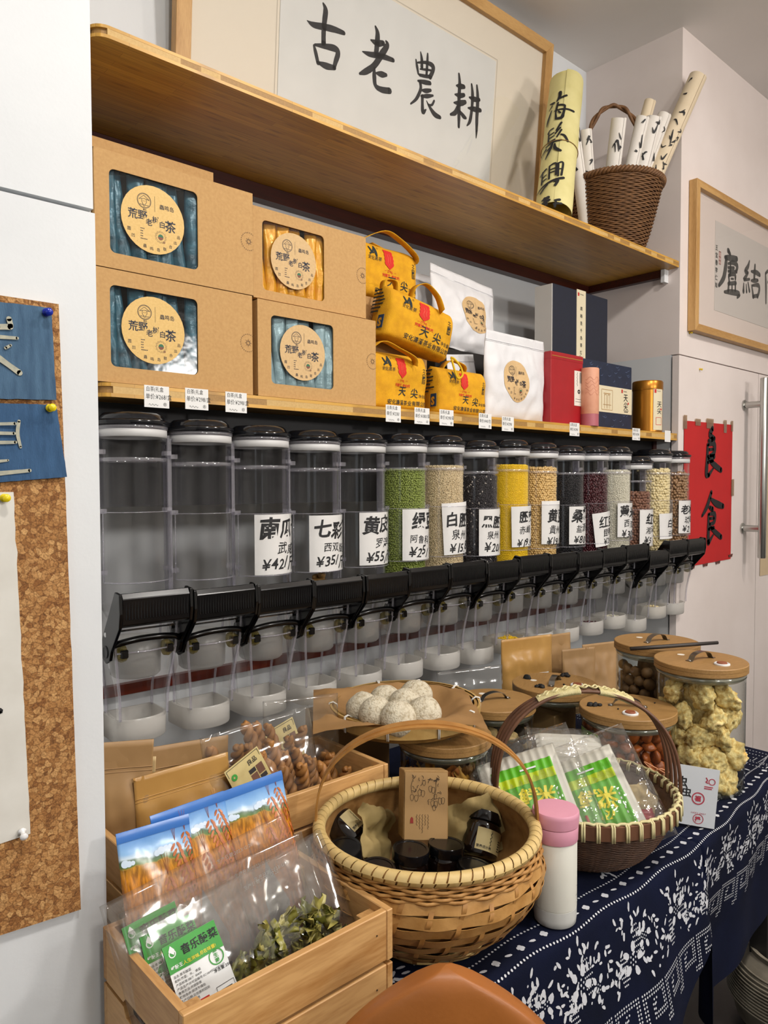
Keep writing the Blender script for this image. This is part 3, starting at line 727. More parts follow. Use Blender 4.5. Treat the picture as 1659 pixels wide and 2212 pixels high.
def proll(top, base, r, mt, label, marks):
    base = Vector(base); top = Vector(top); a = top - base; L = a.length
    t = thing('paper_roll', label, 'paper roll', base, None, 'paper rolls in the wicker basket')
    zq = a.normalized(); yq = Vector((base.x, base.y, 0)).normalized(); yq = (yq - zq * yq.dot(zq)).normalized(); xq = yq.cross(zq)
    t.rotation_mode = 'QUATERNION'; t.rotation_quaternion = Matrix((xq, yq, zq)).transposed().to_quaternion()
    mb = MB()
    mb.grid(lambda u, w: ((r * (1 - .12 * u)) * math.sin(u * 2 * pi * 2.1 + .8), -(r * (1 - .12 * u)) * math.cos(u * 2 * pi * 2.1 + .8), L * w + .004 * NZ.noise((u * 7, 1, r * 99))), 64, 6)
    mb.build('rolled_sheet', mt, t, smooth='all')
    rr = random.Random(label)
    its = []
    for k in range(marks):
        x = rr.uniform(-.8, .8) * r; z = L * rr.uniform(.42, .95); s_ = rr.uniform(.5, 1)
        its.append(('s', [(x, z, .002), (x + .012 * s_, z + rr.uniform(-.02, .02), .009 * s_), (x + rr.uniform(-.01, .025), z + rr.uniform(-.03, .03), .003)]))
    if its: put('ink_marks', cyl(r + .0008), its, INK, t, cut=.006)
    return t


proll((2.690, 1.600, 2.935), (2.78, 1.72, 2.48), .030, ROLLW, 'white paper roll with grey brush marks, front left in the wicker basket', 7)
proll((2.800, 1.560, 2.960), (2.80, 1.69, 2.48), .026, ROLLW, 'white paper roll with faint pink edge, front centre in the wicker basket', 5)
proll((2.845, 1.535, 2.965), (2.83, 1.66, 2.48), .032, ROLLW, 'loosely rolled white sheet, front right in the wicker basket', 6)
proll((2.930, 1.600, 3.080), (2.79, 1.70, 2.48), .024, ROLLC, 'plain cream paper roll standing upright in the wicker basket', 0)
proll((2.985, 1.565, 3.030), (2.84, 1.70, 2.48), .028, ROLLW, 'white paper roll with dots leaning right in the wicker basket', 6)
proll((3.140, 1.500, 3.215), (2.83, 1.66, 2.48), .037, ROLLC, 'longest cream roll with thick black characters leaning out of the wicker basket', 16)
proll((2.545, 1.720, 2.930), (2.70, 1.74, 2.48), .026, ROLLW, 'thin off-white roll directly behind the yellow scroll', 3)
proll((2.600, 1.690, 2.895), (2.74, 1.74, 2.48), .022, ROLLW, 'small white roll with black marks between scroll and basket handle', 6)

# ---------------------------------------------------------------- red couplet paper and things on the right door
t = thing('red_paper', 'red paper with two black brush characters taped to the white door', 'poster', (3.42, 1.56, 1.5))
mb = MB(); mb.grid(lambda u, w: (-.246 + .492 * u, -.003 - .002 * abs(NZ.noise((u * 4, w * 5, 1))), -.369 + .648 * w + .006 * (u - .5)), 12, 14)
mb.build('sheet', mat('red_sheet', '#c01f20', .7, '#b51a1c', 6), t, smooth='all')
RP = [[(x, z, w * 1.95) for x, z, w in s] for s in RED]
put('brush_lettering', flat(-.006), [('s', s) for s in RP], INK, t)
TAPE = clear('tape', '#e8dccb', .06, .5, 3, .2, .35, '#c9ae92')
for (x, z, w, h) in [(-.24, .27, .03, .06), (-.12, .275, .05, .03), (.0, .275, .07, .045), (.16, .27, .03, .06), (.235, .275, .02, .05), (-.255, -.03, .03, .08), (.25, -.02, .03, .08)]:
    MB().box(x - w / 2, x + w / 2, -.0065, -.006, z - h / 2, z + h / 2).build('tape_piece', TAPE, t)
for (x, z) in [(-.16, -.372), (-.03, -.37), (.1, -.368), (.235, -.345)]:
    MB().prism([(x - .02, z), (x + .03, z + .004), (x + .022, z - .012), (x, z - .008), (x - .012, z - .014)], -.0055, -.005).build('tape_piece', REDWOOD, t)

t = thing('door_handle', 'long tubular steel pull handle on two standoffs at the right edge', 'handle', (3.80, 1.56, 1.5))
MB().lathe([(.017, -.365), (.019, -.36), (.019, .505), (.017, .51)], 20, Matrix.Translation((0, -.095, 0))).build('grip', STEEL, t, smooth=True)
for z in (.385, -.222):
    MB().lathe([(.016, 0), (.016, .09)], 16, Matrix.Translation((0, 0, z)) @ Matrix.Rotation(pi / 2, 4, 'X')).build('standoff', STEEL, t, smooth=True)
    MB().lathe([(.026, 0), (.026, .006), (.02, .01)], 20, Matrix.Translation((0, 0, z)) @ Matrix.Rotation(pi / 2, 4, 'X')).build('flange', STEEL, t, smooth=True)
MB().grid(lambda u, w: (4.02 + .3 * u, 1.557 - .002 * u, 1.02 + .62 * w), 4, 6).build('pinned_sheet', mat('tan_sheet', '#c9b493', .8), None, label='tan paper sheet on the door at the right edge', cat='paper')


def pin(loc, colr, label, tilt=(0, 0)):
    t = thing('push_pin', label, 'push pin', loc, (pi / 2 + tilt[0], tilt[1], 0))
    MB().lathe([(.0009, -.006), (.0009, .0), (.0045, .0004), (.0052, .002), (.0030, .004), (.0028, .008), (.0048, .0105), (.0050, .0128), (.0032, .0146), (0, .015)], 14).build('pin_head', mat('pin_' + colr, colr, .2), t, smooth=True)


pin((3.32, 1.56, 2.015), '#d8b81c', 'yellow push pin near the top of the white door', (.3, .5))
pin((3.22, 1.56, 2.165), '#d8b81c', 'yellow push pin under the corner of the oak frame', (.3, .6))

# ---------------------------------------------------------------- cork board on the left panel
CK = thing('cork_board', 'cork board with torn edges on the white panel at the left', 'cork board', (0, 1.017, 1.5))
mb = MB()
edge = []
for i in range(40):
    w = i / 39
    edge.append((.3414 + .0143 * w + .0010 * NZ.noise((w * 40, 1, 1)), .235 - .808 * w))
mb.prism(edge + [(-.13, -.545), (-.13, .2335)], -.008, -.0005)
mb.build('cork_sheet', cork('cork'), CK)
DENIM = mat('indigo_cloth', '#4d6c88', .9, '#37536f', 40, (3, 1, .5), bump=.35, bscale=400)
DENIM2 = mat('indigo_cloth_dark', '#3a5d83', .9, '#2a4a6c', 40, (3, 1, .5), bump=.35, bscale=400)
BATIKW = mat('resist_cream', '#b5b29e', .9, '#9a9c90', 140)


def swatch(label, pts, mt, strokes, sd):
    t = thing('cloth_swatch', label, 'cloth', (0, 1.0085, 1.5))
    (a, b, c, d) = pts
    def fn(u, w):
        x = (1 - w) * (a[0] + (b[0] - a[0]) * u) + w * (d[0] + (c[0] - d[0]) * u)
        z = (1 - w) * (a[1] + (b[1] - a[1]) * u) + w * (d[1] + (c[1] - d[1]) * u)
        y = -.0014 - .0022 * w - .0013 * NZ.noise((u * 5, w * 4, sd))
        return (x + .0007 * NZ.noise((w * 30, 0, sd)), y, z + .001 * NZ.noise((u * 30, w, sd)))
    mb = MB(); mb.grid(fn, 24, 14); mb.build('cloth_sheet', mt, t, smooth='all')
    put('resist_strokes', lambda x, z, off=0: (x, -.0046, z), [('s', s) for s in strokes], BATIKW, t)


swatch('faded indigo cloth piece under the blue push pin on the cork board', [(0.1428, 0.2220), (0.3316, 0.2284), (0.3349, 0.1103), (0.1428, 0.1006)], DENIM,
       [[(0.2661, 0.1947, 0.0071), (0.2758, 0.1960, 0.0071), (0.2810, 0.1966, 0.0071)], [(0.2797, 0.2064, 0.0065), (0.2817, 0.1979, 0.0058)], [(0.2596, 0.1824, 0.0052), (0.2888, 0.1837, 0.0039)], [(0.2752, 0.1700, 0.0039), (0.2810, 0.1739, 0.0032)], [(0.2596, 0.1623, 0.0091), (0.2726, 0.1532, 0.0065), (0.2908, 0.1408, 0.0071)]], 1)
swatch('darker indigo cloth piece under the yellow push pin on the cork board', [(0.1428, 0.0961), (0.3355, 0.1045), (0.3466, 0.0110), (0.1428, -0.0065)], DENIM2,
       [[(0.2888, 0.0805, 0.0039), (0.2869, 0.0649, 0.0045), (0.2901, 0.0480, 0.0032)], [(0.2596, 0.0753, 0.0039), (0.2843, 0.0772, 0.0039)], [(0.2596, 0.0643, 0.0045), (0.2830, 0.0649, 0.0039)], [(0.2596, 0.0526, 0.0045), (0.2843, 0.0539, 0.0039)], [(0.2596, 0.0292, 0.0045), (0.2752, 0.0312, 0.0026)], [(0.2596, 0.0143, 0.0058), (0.3005, 0.0188, 0.0045)]], 2)
mb = MB()
edge = [(.2817 + .0117 * i / 29 + .0026 * NZ.noise((i * .9, 1, 4)), -.0084 - .440 * i / 29) for i in range(30)]
mb.prism(edge + [(.143, -.454), (.143, -.0078)], -.0009, 0)
t = thing('pinned_paper', 'torn sheet of white paper pinned low on the cork board', 'paper', (0, 1.0085, 1.5))
mb.build('paper_sheet', mat('xuan_paper_pinned', '#d9d7d0', .85, '#cfccc4', 20), t)
put('ink_marks', flat(-.0011), [('s', [(.2336, -.279, .0065), (.2583, -.2817, .009), (.2602, -.2836, .004)])], INK, t)
pin((.3245, 1.0065, 1.7213), '#1c2fa0', 'blue push pin holding the upper indigo cloth', (.1, .1))
pin((.3264, 1.0065, 1.5993), '#e2cc1a', 'yellow push pin holding the lower indigo cloth')
pin((.2700, 1.0070, 1.4844), '#e2cc1a', 'yellow push pin at the top of the torn white paper')
pin((.2830, 1.0070, 1.0593), '#e8e8e8', 'white push pin at the bottom of the torn paper', (.35, .2))

# ---------------------------------------------------------------- kraft tea boxes on the lower shelf
STICK = mat('gold_kraft_sticker', '#dcb76b', .45, '#d2aa5c', 200)
STICKK = mat('kraft_sticker', '#d5b483', .7, '#ccaa78', 150)
FILM = clear('window_film', '#f8fbfc', .012, .35, 3, .12, bump=.12, bscale=14)
GREENI = mat('sticker_green', '#2f6b4a', .6)
DARKB = mat('dark_blue_ink', '#1d2233', .6)
KRAFTIN = mat('kraft_inside', '#4b3a24', .9)
SEAL = mat('seal_print', '#7a5a34', .6)


def sticker(surf, x, z, r, parent, mt=STICK, off=.0006, cut=None):
    d = disc('round_sticker', surf, x, z, r, mt, parent, off, rings=8 if cut else 4)
    off += .0012 if cut else 0
    k = r / .0735
    def P(a, b): return (x + a * k, z + b * k)
    T = lambda s, a, b, sz, **o: ('t', s, x + a * k, z + b * k, sz * k, o)
    its = [T('荒', -.0585, -.004, .023, bold=.014), T('野', -.036, -.003, .022, bold=.014), T('老', -.018, -.013, .016, bold=.014), T('树', -.003, -.005, .016, bold=.014),
           T('白', .0125, -.012, .0155, bold=.014), T('茶', .026, -.017, .027, bold=.014),
           T('蟲鸣岛', .014, .028, .0115, bold=.005), ('r', *[P(.003, 0)[0], P(.0036, 0)[0], P(0, .018)[1], P(0, .052)[1]])]
    for i, ch in enumerate('圆凹·蟲鸣岛联合出品'):
        a = math.radians(-152 + i * 14.2); its.append(('t', ch, x + k * (.064 * math.cos(a) - .0035), z + k * (.064 * math.sin(a) - .0025), .0085 * k, {}))
    cx, cz = -.021, .037
    its += [('ring', *P(cx, cz), .0150 * k, .0162 * k)]
    for i in range(30):
        a = 2 * pi * i / 30; its.append(('ring', *P(cx + .0137 * math.cos(a), cz + .0137 * math.sin(a)), 0, .0006 * k))
    hat = [(-.0115, .002), (-.002, .0105), (.0, .011), (.012, .003), (0, .0045), (-.0115, .002)]
    its.append(('l', [P(cx + a, cz + b) for a, b in hat], .0008 * k))
    its.append(('l', [P(cx + a, cz + b) for a, b in [(-.0052, .003), (-.0055, -.003), (-.002, -.0085), (.002, -.0085), (.0055, -.003), (.0052, .0035)]], .0008 * k))
    its.append(('l', [P(cx + a, cz + b) for a, b in [(-.003, -.0005), (-.001, -.0005)]], .0007 * k)); its.append(('l', [P(cx + a, cz + b) for a, b in [(.001, -.0005), (.003, -.0005)]], .0007 * k))
    its.append(('l', [P(cx + a, cz + b) for a, b in [(-.010, -.009), (-.003, -.009), (0, -.012), (.003, -.009), (.010, -.009)]], .0008 * k))
    its.append(T('圆凹', -.024, .0165, .004, bold=.01))
    for j, (n, s_) in enumerate([(3, 1), (2, .8), (2, .8), (2, .7), (5, 1.1)]):
        for i in range(n): its.append(('r', P(-.030 + i * .0032, 0)[0], P(-.0277 + i * .0032, 0)[0], P(0, -.024 - j * .0055)[1], P(0, -.0222 - j * .0055)[1]))
    for i in range(26):
        a = 2 * pi * i / 26; r1 = .0092 + .001 * (i % 2); its.append(('l', [P(.0165 + r1 * math.cos(a), -.034 + r1 * math.sin(a)), P(.0165 + (r1 + .004) * math.cos(a), -.034 + (r1 + .004) * math.sin(a))], .0006 * k))
    put('sticker_print', surf, its, DARKB, d, off=off + .0004, cut=cut)
    put('sticker_picture', surf, [('p', [P(.0165 + .0063 * math.cos(t), -.034 + .0063 * math.sin(t)) for t in [pi * i / 8 for i in range(9)]])], GREENI, d, off=off + .0005, cut=cut)
    put('sticker_picture', surf, [('p', [P(.0165 + .0063 * math.cos(t), -.034 + .0063 * math.sin(t)) for t in [pi + pi * i / 8 for i in range(9)]]), ('ring', *P(.0245, -.044), .0012 * k, .0024 * k)], mat('sticker_brown', '#7b4a3a', .6), d, off=off + .0005, cut=cut)
    return d


def tea_box(label, x0, x1, z0, z1, yf, win, pc, depth=.17, stick=STICK):
    w, h = x1 - x0, z1 - z0
    t = thing('tea_gift_box', label, 'box', (x0, yf, z0), None, 'kraft tea gift boxes')
    b = MB()
    b.box(0, .002, 0, depth, 0, h); b.box(w - .002, w, 0, depth, 0, h); b.box(0, w, 0, depth, h - .002, h); b.box(0, w, 0, depth, 0, .002); b.box(0, w, depth - .002, depth, 0, h)
    b.build('box_body', KRAFT, t)
    wx0, wx1, wz0, wz1 = win
    inner = rrect(wx1 - wx0, wz1 - wz0, .012, 5, (wx0 + wx1) / 2, (wz0 + wz1) / 2)
    cxx, czz = (wx0 + wx1) / 2, (wz0 + wz1) / 2
    outer = []
    for (px, pz) in inner:
        dx, dz = px - cxx, pz - czz
        k = min((w - cxx) / dx if dx > 1e-9 else 9e9, -cxx / dx if dx < -1e-9 else 9e9, (h - czz) / dz if dz > 1e-9 else 9e9, -czz / dz if dz < -1e-9 else 9e9)
        outer.append((cxx + dx * k, czz + dz * k))
    # make sure the four corners are in the outer loop
    for c in ((0, 0), (w, 0), (w, h), (0, h)):
        i = min(range(len(outer)), key=lambda i: (outer[i][0] - c[0]) ** 2 + (outer[i][1] - c[1]) ** 2); outer[i] = c
    n = len(inner); m = MB()
    m.add([(x, -.0015, z) for x, z in outer] + [(x, -.0015, z) for x, z in inner] + [(x, .001, z) for x, z in inner], [(i, (i + 1) % n, n + (i + 1) % n, n + i) for i in range(n)] + [(n + i, n + (i + 1) % n, 2 * n + (i + 1) % n, 2 * n + i) for i in range(n)])
    m.build('front_panel', KRAFT, t)
    MB().prism(rrect(wx1 - wx0 + .012, wz1 - wz0 + .012, .012, 4, cxx, czz), .0015, .0018).build('window_film', FILM, t)
    MB().box(wx0 - .02, wx1 + .02, .055, .056, wz0 - .015, wz1 + .015).build('inner_card', KRAFTIN, t)
    sticker(flat(.0015), cxx - (.004 if stick is STICK else 0), czz + .002, .0735 if wx1 - wx0 > .2 else .071, t, stick, off=.0012)
    # tamper seal on the right edge
    its = []
    sx, sz = w - .012, h * .52
    for i in range(26):
        a = 2 * pi * i / 26; its.append(('ring', sx + .021 * math.cos(a), sz + .021 * math.sin(a), 0, .0013))
    its += [('ring', sx, sz, .0035, .006)] + [('l', [(sx + .006 * math.cos(a), sz + .006 * math.sin(a)), (sx + .0095 * math.cos(a), sz + .0095 * math.sin(a))], .001) for a in [pi / 4 * i for i in range(8)]]
    put('seal_print', flat(-.0015), [q for q in its], SEAL, t, xmax=w)
    # foil packets standing in the box behind the window
    np_ = 7; pw = (wx1 - wx0 + .02) / np_
    for i in range(np_):
        pch = Pouch(pw * 1.12, wz1 - wz0 + .03, .020, seed=i + x0 * 9, wr=.0035, seal=.02, bot=.8, side=.6, ws=40)
        o = pch.build('tea_packet', pc[0], None, 8, 18)
        o.location = (x0 + wx0 - .01 + pw * (i + .5), yf + .0165 + .003 * (i % 2), z0 + wz0 - .014)
        o.rotation_euler = (0, math.radians(-3 + 6 * math.sin(i * 1.7 + x0 * 5)) * .8, math.radians(-18 + 4 * math.sin(i * 2)))
        o['label'] = pc[1]; o['category'] = 'packet'; o['group'] = pc[1]
    return t


def foil(name, col, col2): return mat(name, col, .3, col2, 22, (1, 1, 1.5), bump=.5, bscale=40, metal=.12)


TEAL = foil('teal_foil', '#386b7c', '#14303b'); SLATE = foil('slate_foil', '#a3b6b9', '#7d9296'); ORNG = foil('orange_foil', '#f7ac14', '#e08c08')
tea_box('kraft tea box with dark teal packets, topmost of the left stack', .608, .992, 1.960, 2.204, 1.575, (.032, .237, .033, .208), (TEAL, 'dark teal foil packet behind the window of the top left tea box'))
tea_box('kraft tea box with dark teal packets, lowest of the left stack', .608, .988, 1.719, 1.958, 1.575, (.030, .234, .034, .206), (TEAL, 'dark teal foil packet behind the window of the bottom left tea box'))
tea_box('kraft tea box with orange yellow packets behind its window', 1.008, 1.374, 1.964, 2.188, 1.60, (.027, .220, .023, .195), (ORNG, 'orange foil packet behind the window of a tea box'), stick=STICKK)
tea_box('kraft tea box with pale grey green packets behind its window', 1.003, 1.388, 1.719, 1.955, 1.575, (.039, .235, .033, .202), (SLATE, 'pale grey green foil packet behind the window of a tea box'), stick=STICKK)
t = thing('kraft_carton', 'plain tall kraft carton behind the left tea boxes under the upper shelf', 'box', (.61, 1.77, 1.718))
MB().box(0, .385, 0, .2, 0, .596).build('box_body', KRAFT, t, bevel=.0015)
MB().box(-.001, .386, -.0015, 0, .5, .5965).build('lid_flap', KRAFT, t)

# ---------------------------------------------------------------- yellow canvas tea bags
YEL = mat('yellow_canvas', '#e3a80f', .85, '#d0940a', 40, bump=.35, bscale=500)
YELD = mat('yellow_cord', '#d9b316', .85)
BAGRED = mat('bag_red', '#d0281c', .8)
BAGINK = mat('bag_ink', '#1d2a2c', .8)


class Bag(Pouch):
    def prof(s, u, w):
        e = max(0, 1 - abs(u) ** 9) ** .35
        tp = max(0, 1 - max(0, (w - s.seal)) ** 3 / (1 - s.seal) ** 3) ** .55 if w > s.seal else 1
        bt = max(0, 1 - (1 - w) ** 22) ** .4
        return e * tp * bt


def canvas_bag(label, loc, rot, w, h, d, seed, straps, qs=True):
    t = thing('canvas_tea_bag', label, 'bag', loc, rot, 'yellow canvas tea bags')
    B = Bag(w, h, d, seed, wr=.007, seal=.55, ws=11)
    B.build('bag_body', YEL, t, 40, 34)
    k = w / .26
    T = lambda s_, a, b, sz, **o: ('t', s_, a * k, b * h, sz * k, o)
    A = .0016
    put('black_print', B, [T('天', -.012, .27, .034, shear=.15, bold=.01), T('尖', .040, .25, .034, shear=.15, bold=.01), T('净含量:1kg', .077, .25, .0125), T('安化濂溪茶业有限公司', -.062, .10, .0175, bold=.006, shear=.1),
                           T('安化黑茶', -.085, .66, .0135, shear=.2), T('®', -.045, .86, .009),
                           ('s', [(-.078 * k, .86 * h, .006 * k), (-.068 * k, .79 * h, .007 * k), (-.06 * k, .78 * h, .004 * k)]), ('s', [(-.055 * k, .89 * h, .006 * k), (-.052 * k, .80 * h, .010 * k), (-.048 * k, .74 * h, .006 * k)]), ('s', [(-.075 * k, .75 * h, .006 * k), (-.064 * k, .80 * h, .006 * k), (-.055 * k, .90 * h, .005 * k)]),
                           T('之', .093, .70, .014, bold=.01), ('ring', .1 * k, .68 * h, 0, .0012)]
        + [('r', .092 * k, .106 * k, .50 * h, .503 * h + .0008), ('r', .092 * k, .106 * k, .655 * h, .663 * h), ('r', .092 * k, .0935 * k, .5 * h, .66 * h), ('r', .1045 * k, .106 * k, .5 * h, .66 * h), T('黔江', .0935, .585, .0105, vert=1, bold=.03)], BAGINK, t, off=A, cut=.012)
    zig = []
    for i in range(9): zig += [(-.017 * k - (.0025 * k if i % 2 else 0), (.90 - .035 * i) * h)]
    zig += [(0, .545 * h)]
    for i in range(8, -1, -1): zig += [(.017 * k + (.0025 * k if i % 2 else 0), (.90 - .035 * i) * h)]
    put('red_emblem', B, [('p', zig)], BAGRED, t, off=A, cut=.010)
    put('red_print', B, [T('1796', -.012, .485, .0125), ('r', -.022 * k, -.014 * k, .51 * h, .515 * h), ('r', .02 * k, .028 * k, .51 * h, .515 * h), T('刘家茶 安化魂', -.03, .41, .0105, bold=.02)], BAGRED, t, off=A, cut=.012)
    put('emblem_lines', B, [('l', [(-.005 * k, .82 * h), (-.002 * k, .75 * h), (-.006 * k, .68 * h), (0, .62 * h)], .0012 * k), ('l', [(.003 * k, .84 * h), (.006 * k, .76 * h), (.003 * k, .70 * h), (.006 * k, .65 * h)], .0012 * k)], mat('emblem_light', '#e86a50', .8), t, off=A + .0006, cut=.012)
    for s_ in straps:
        pts = cr(s_, 6); n = len(pts)
        nr = []; sd = []
        for i in range(n):
            a = Vector(pts[max(i - 1, 0)]); b = Vector(pts[min(i + 1, n - 1)]); dd = (b - a).normalized(); s0 = Vector((.15, 1, .1)).normalized(); s0 = (s0 - dd * s0.dot(dd)).normalized(); sd.append(s0); nr.append(dd.cross(s0))
        MB().band(pts, nr, sd, .030, .002).build('strap', YEL, t, smooth='all')
    if qs:
        sf = lambda x, z, off=0: (-w / 2 - .0015 - off, -x, z)
        MB().box(-w / 2 - .002, -w / 2 - .001, -.035, -.008, .022, .062).build('side_mark', mat('qs_blue', '#1c3f66', .7), t)
        put('side_mark_print', sf, [('t', 'S', .012, .028, .034, {'bold': .05})], YEL, t, off=.001)
        put('side_text', sf, [('r', -.035, -.035 + RND.uniform(.03, .06), h * .9 - i * .011, h * .9 - i * .011 + .0045) for i in range(7)], BAGINK, t, off=.0008)
    return t


ST1 = [(-.03, .02, .0), (-.045, .0, .05), (.0, -.03, .07), (.05, -.05, .02), (.055, -.045, -.012)]
canvas_bag('yellow canvas tea bag resting tilted on top of two others', (1.60, 1.665, 1.912), (.06, math.radians(11.5), -.06), .272, .155, .10, 1,
           [[(-.03, .0, .150), (-.03, -.015, .185), (.005, -.02, .205), (.045, -.035, .18), (.06, -.055, .135)], [(-.12, .02, .135), (-.115, .03, .18), (-.075, .03, .19), (-.065, .03, .145)]])
canvas_bag('yellow canvas tea bag standing lowest beside the kraft box', (1.515, 1.645, 1.7175), (0, 0, 0), .235, .170, .085, 2,
           [[(-.11, -.02, .165), (-.08, -.045, .190), (-.02, -.05, .175), (.035, -.055, .155), (.045, -.05, .135)]], qs=False)
canvas_bag('crumpled yellow canvas tea bag lowest beside the white pouch', (1.79, 1.645, 1.7175), (0, .03, -.10), .215, .15, .09, 3,
           [[(-.05, .02, .145), (-.03, .0, .175), (.02, -.01, .165), (.035, .01, .145)]])
canvas_bag('yellow canvas tea bag at the back below the upper shelf', (1.60, 1.80, 2.075), (0, .02, 0), .27, .18, .10, 4,
           [[(-.10, -.02, .175), (-.02, -.04, .215), (.04, -.05, .20), (.11, -.05, .165), (.115, -.03, .15), (.06, .0, .17), (-.03, .01, .19)]], qs=False)
# what the back bag stands on
t = thing('kraft_carton', 'kraft carton hidden behind the yellow canvas bags', 'box', (1.50, 1.735, 1.718))
MB().box(-.045, .255, 0, .2, 0, .354).build('box_body', KRAFT, t, bevel=.0015)
# cord loops
t = thing('cord_loop', 'yellow twisted drawstring loop hanging over the crumpled canvas bag', 'cord', (1.735, 1.588, 1.885))
MB().tube(cr([(0, .02, .01), (-.012, 0, -.02), (0, -.006, -.055), (.022, -.006, -.045), (.022, 0, -.02), (.004, .01, .005), (-.004, .02, .012)], 6), .0035, 7).build('cord', YELD, t, smooth='all')
t = thing('bag_tab', 'small yellow cloth tab sticking up behind the orange tea box', 'cloth', (1.18, 1.79, 2.19))
MB().prism([(-.028, 0), (.03, 0), (.04, .05), (-.005, .072)], 0, .006).build('tab', YEL, t)

# ---------------------------------------------------------------- white tea pouches
WPOUCH = mat('white_pouch', '#e4e4e6', .5, '#dadadd', 12, bump=.4, bscale=22)


def wpouch(label, loc, rot, w, h, t_, seed, sx=None, sz=None, wr=.007):
    t = thing('white_pouch', label, 'pouch', loc, rot, 'white tea pouches')
    P = Pouch(w, h, t_, seed, wr=wr * 1.35, seal=.12, bot=.6, side=.55, ws=12, shape=lambda q: 1 + .03 * math.sin(q * 7 + seed) + .02 * (1 - q))
    P.build('pouch_body', WPOUCH, t, 34, 34)
    for zz in (.895, .88):
        MB().tube([P(-w / 2 + w * i / 20, h * zz, .0008) for i in range(21)], .0012, 5).build('zip_line', WPOUCH, t, smooth='all')
    if sx is not None: sticker(P, sx, sz, .072, t, STICKK, off=.001, cut=.012)
    return t


wpouch('white zip pouch with round kraft sticker standing at the front', (2.085, 1.635, 1.7175), (.02, 0, .03), .335, .295, .055, 3, -.02, .135)
wpouch('crumpled white pouch with round sticker leaning behind the front pouch', (2.02, 1.80, 1.97), (-.16, .10, .0), .33, .29, .07, 8, .03, .14, .011)
wpouch('white pouch mostly hidden at the back beside the yellow bags', (1.965, 1.90, 1.97), (-.08, .03, 0), .30, .285, .05, 13, None, None, .009)
wpouch('small folded white pouch peeking out behind the front pouch', (1.93, 1.715, 1.7175), (-.05, -.12, .05), .15, .225, .03, 17, None, None, .006)
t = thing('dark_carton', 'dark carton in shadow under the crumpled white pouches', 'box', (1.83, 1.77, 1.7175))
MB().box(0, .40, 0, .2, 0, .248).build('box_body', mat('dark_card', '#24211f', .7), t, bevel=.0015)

# ---------------------------------------------------------------- gift boxes and tins
NAVY = mat('navy_card', '#161c2f', .6, '#121828', 60)
NAVYP = mat('navy_fibre_paper', '#1c2740', .6, '#151e34', 30)
CREAM = mat('cream_label', '#ded3b4', .7)
t = thing('navy_gift_box', 'tall navy gift box with white side and narrow cream label', 'box', (2.47, 1.75, 1.985))
MB().box(.0, .396, .0, .085, 0, .302).build('box_body', NAVY, t, bevel=.002)
MB().box(-.004, 0, .002, .083, .002, .300).build('white_side', mat('offwhite_card', '#d3d0ca', .7), t)
lb = MB().box(.163, .228, -.0012, 0, .012, .306).build('label_strip', CREAM, t)
put('label_print', flat(-.0013), [('t', '周裕圣千岛茶饼', .187, .225, .017, {'vert': 1, 'step': 1.75, 'bold': .01}), ('l', [(.184 + i * .003, .288 + .003 * math.sin(i * 2)) for i in range(10)], .0012), ('l', [(.178, .035), (.19, .04), (.2, .033), (.212, .037)], .0015)], INK, lb)
put('label_seal', flat(-.0013), [('r', .170, .180, .28, .294)], INKR, lb)
STRAND = mat('paper_fibre', '#5a6a8a', .6)


def fibres(parent, x0, x1, z0, z1, y, n, seed):
    rr = random.Random(seed); its = []
    for _ in range(n):
        x, z = rr.uniform(x0 + .02, x1 - .03), rr.uniform(z0 + .012, z1 - .012); a = rr.uniform(-.5, .8)
        its.append(('s', [(x, z, .0012), (x + .012 * math.cos(a), z + .008 * math.sin(a), .0018), (x + .024 * math.cos(a + .7), z + .010 * math.sin(a + .7), .0008)]))
    put('paper_fibres', flat(y), its, STRAND, parent, kind='stuff')


t = thing('navy_gift_box', 'navy fibre-paper box lying under the tall gift box', 'box', (2.32, 1.72, 1.7175))
MB().box(0, .54, 0, .2, 0, .265).build('box_body', NAVYP, t, bevel=.002); fibres(t, 0, .54, .1, .265, 0, 40, 4)
t = thing('navy_gift_box', 'navy fibre-paper box with wide cream label beside the gold tin', 'box', (2.475, 1.64, 1.7175))
MB().box(0, .40, 0, .075, 0, .268).build('box_body', NAVYP, t, bevel=.002); fibres(t, .05, .40, .0, .27, 0, 46, 5)
lb = MB().box(.115, .4005, -.001, .0, .07, .175).build('wide_label', CREAM, t)
put('label_print', flat(-.0011), [('t', '天尖', .335, .125, .034, {'vert': 1, 'bold': .01, 'step': 1.0}), ('l', [(.333 + i * .003, .163 + .003 * math.sin(i * 2)) for i in range(10)], .0012), ('r', .34, .37, .078, .081), ('r', .335, .375, .084, .086)], INK, lb)
put('label_drawing', flat(-.0011), [('l', [(.17, .08), (.17, .16), (.25, .16), (.25, .08), (.17, .08)], .002), ('l', [(.18, .10), (.24, .10)], .002), ('l', [(.185, .145), (.235, .145)], .003), ('l', [(.19, .085), (.19, .14), (.205, .14), (.205, .085)], .002), ('l', [(.215, .085), (.215, .14), (.23, .14), (.23, .085)], .002)] + [('r', .13, .145, .10 + i * .01, .103 + i * .01) for i in range(5)], mat('ochre_ink', '#b08850', .7), lb)
put('label_seal', flat(-.0012), [('r', .318, .328, .156, .17), ('ring', .372, .115, .001, .005)], INKR, lb)
REDT = mat('red_tin', '#a51c24', .35, '#9c1820', 20)
t = thing('red_tea_tin', 'glossy red rectangular tea tin with white label strip', 'tin', (2.255, 1.605, 1.7175))
MB().box(0, .205, 0, .10, 0, .255).build('tin_body', REDT, t, bevel=.004, seg=2)
MB().box(-.001, .206, -.001, .101, .233, .262).build('lid', REDT, t, bevel=.004, seg=2)
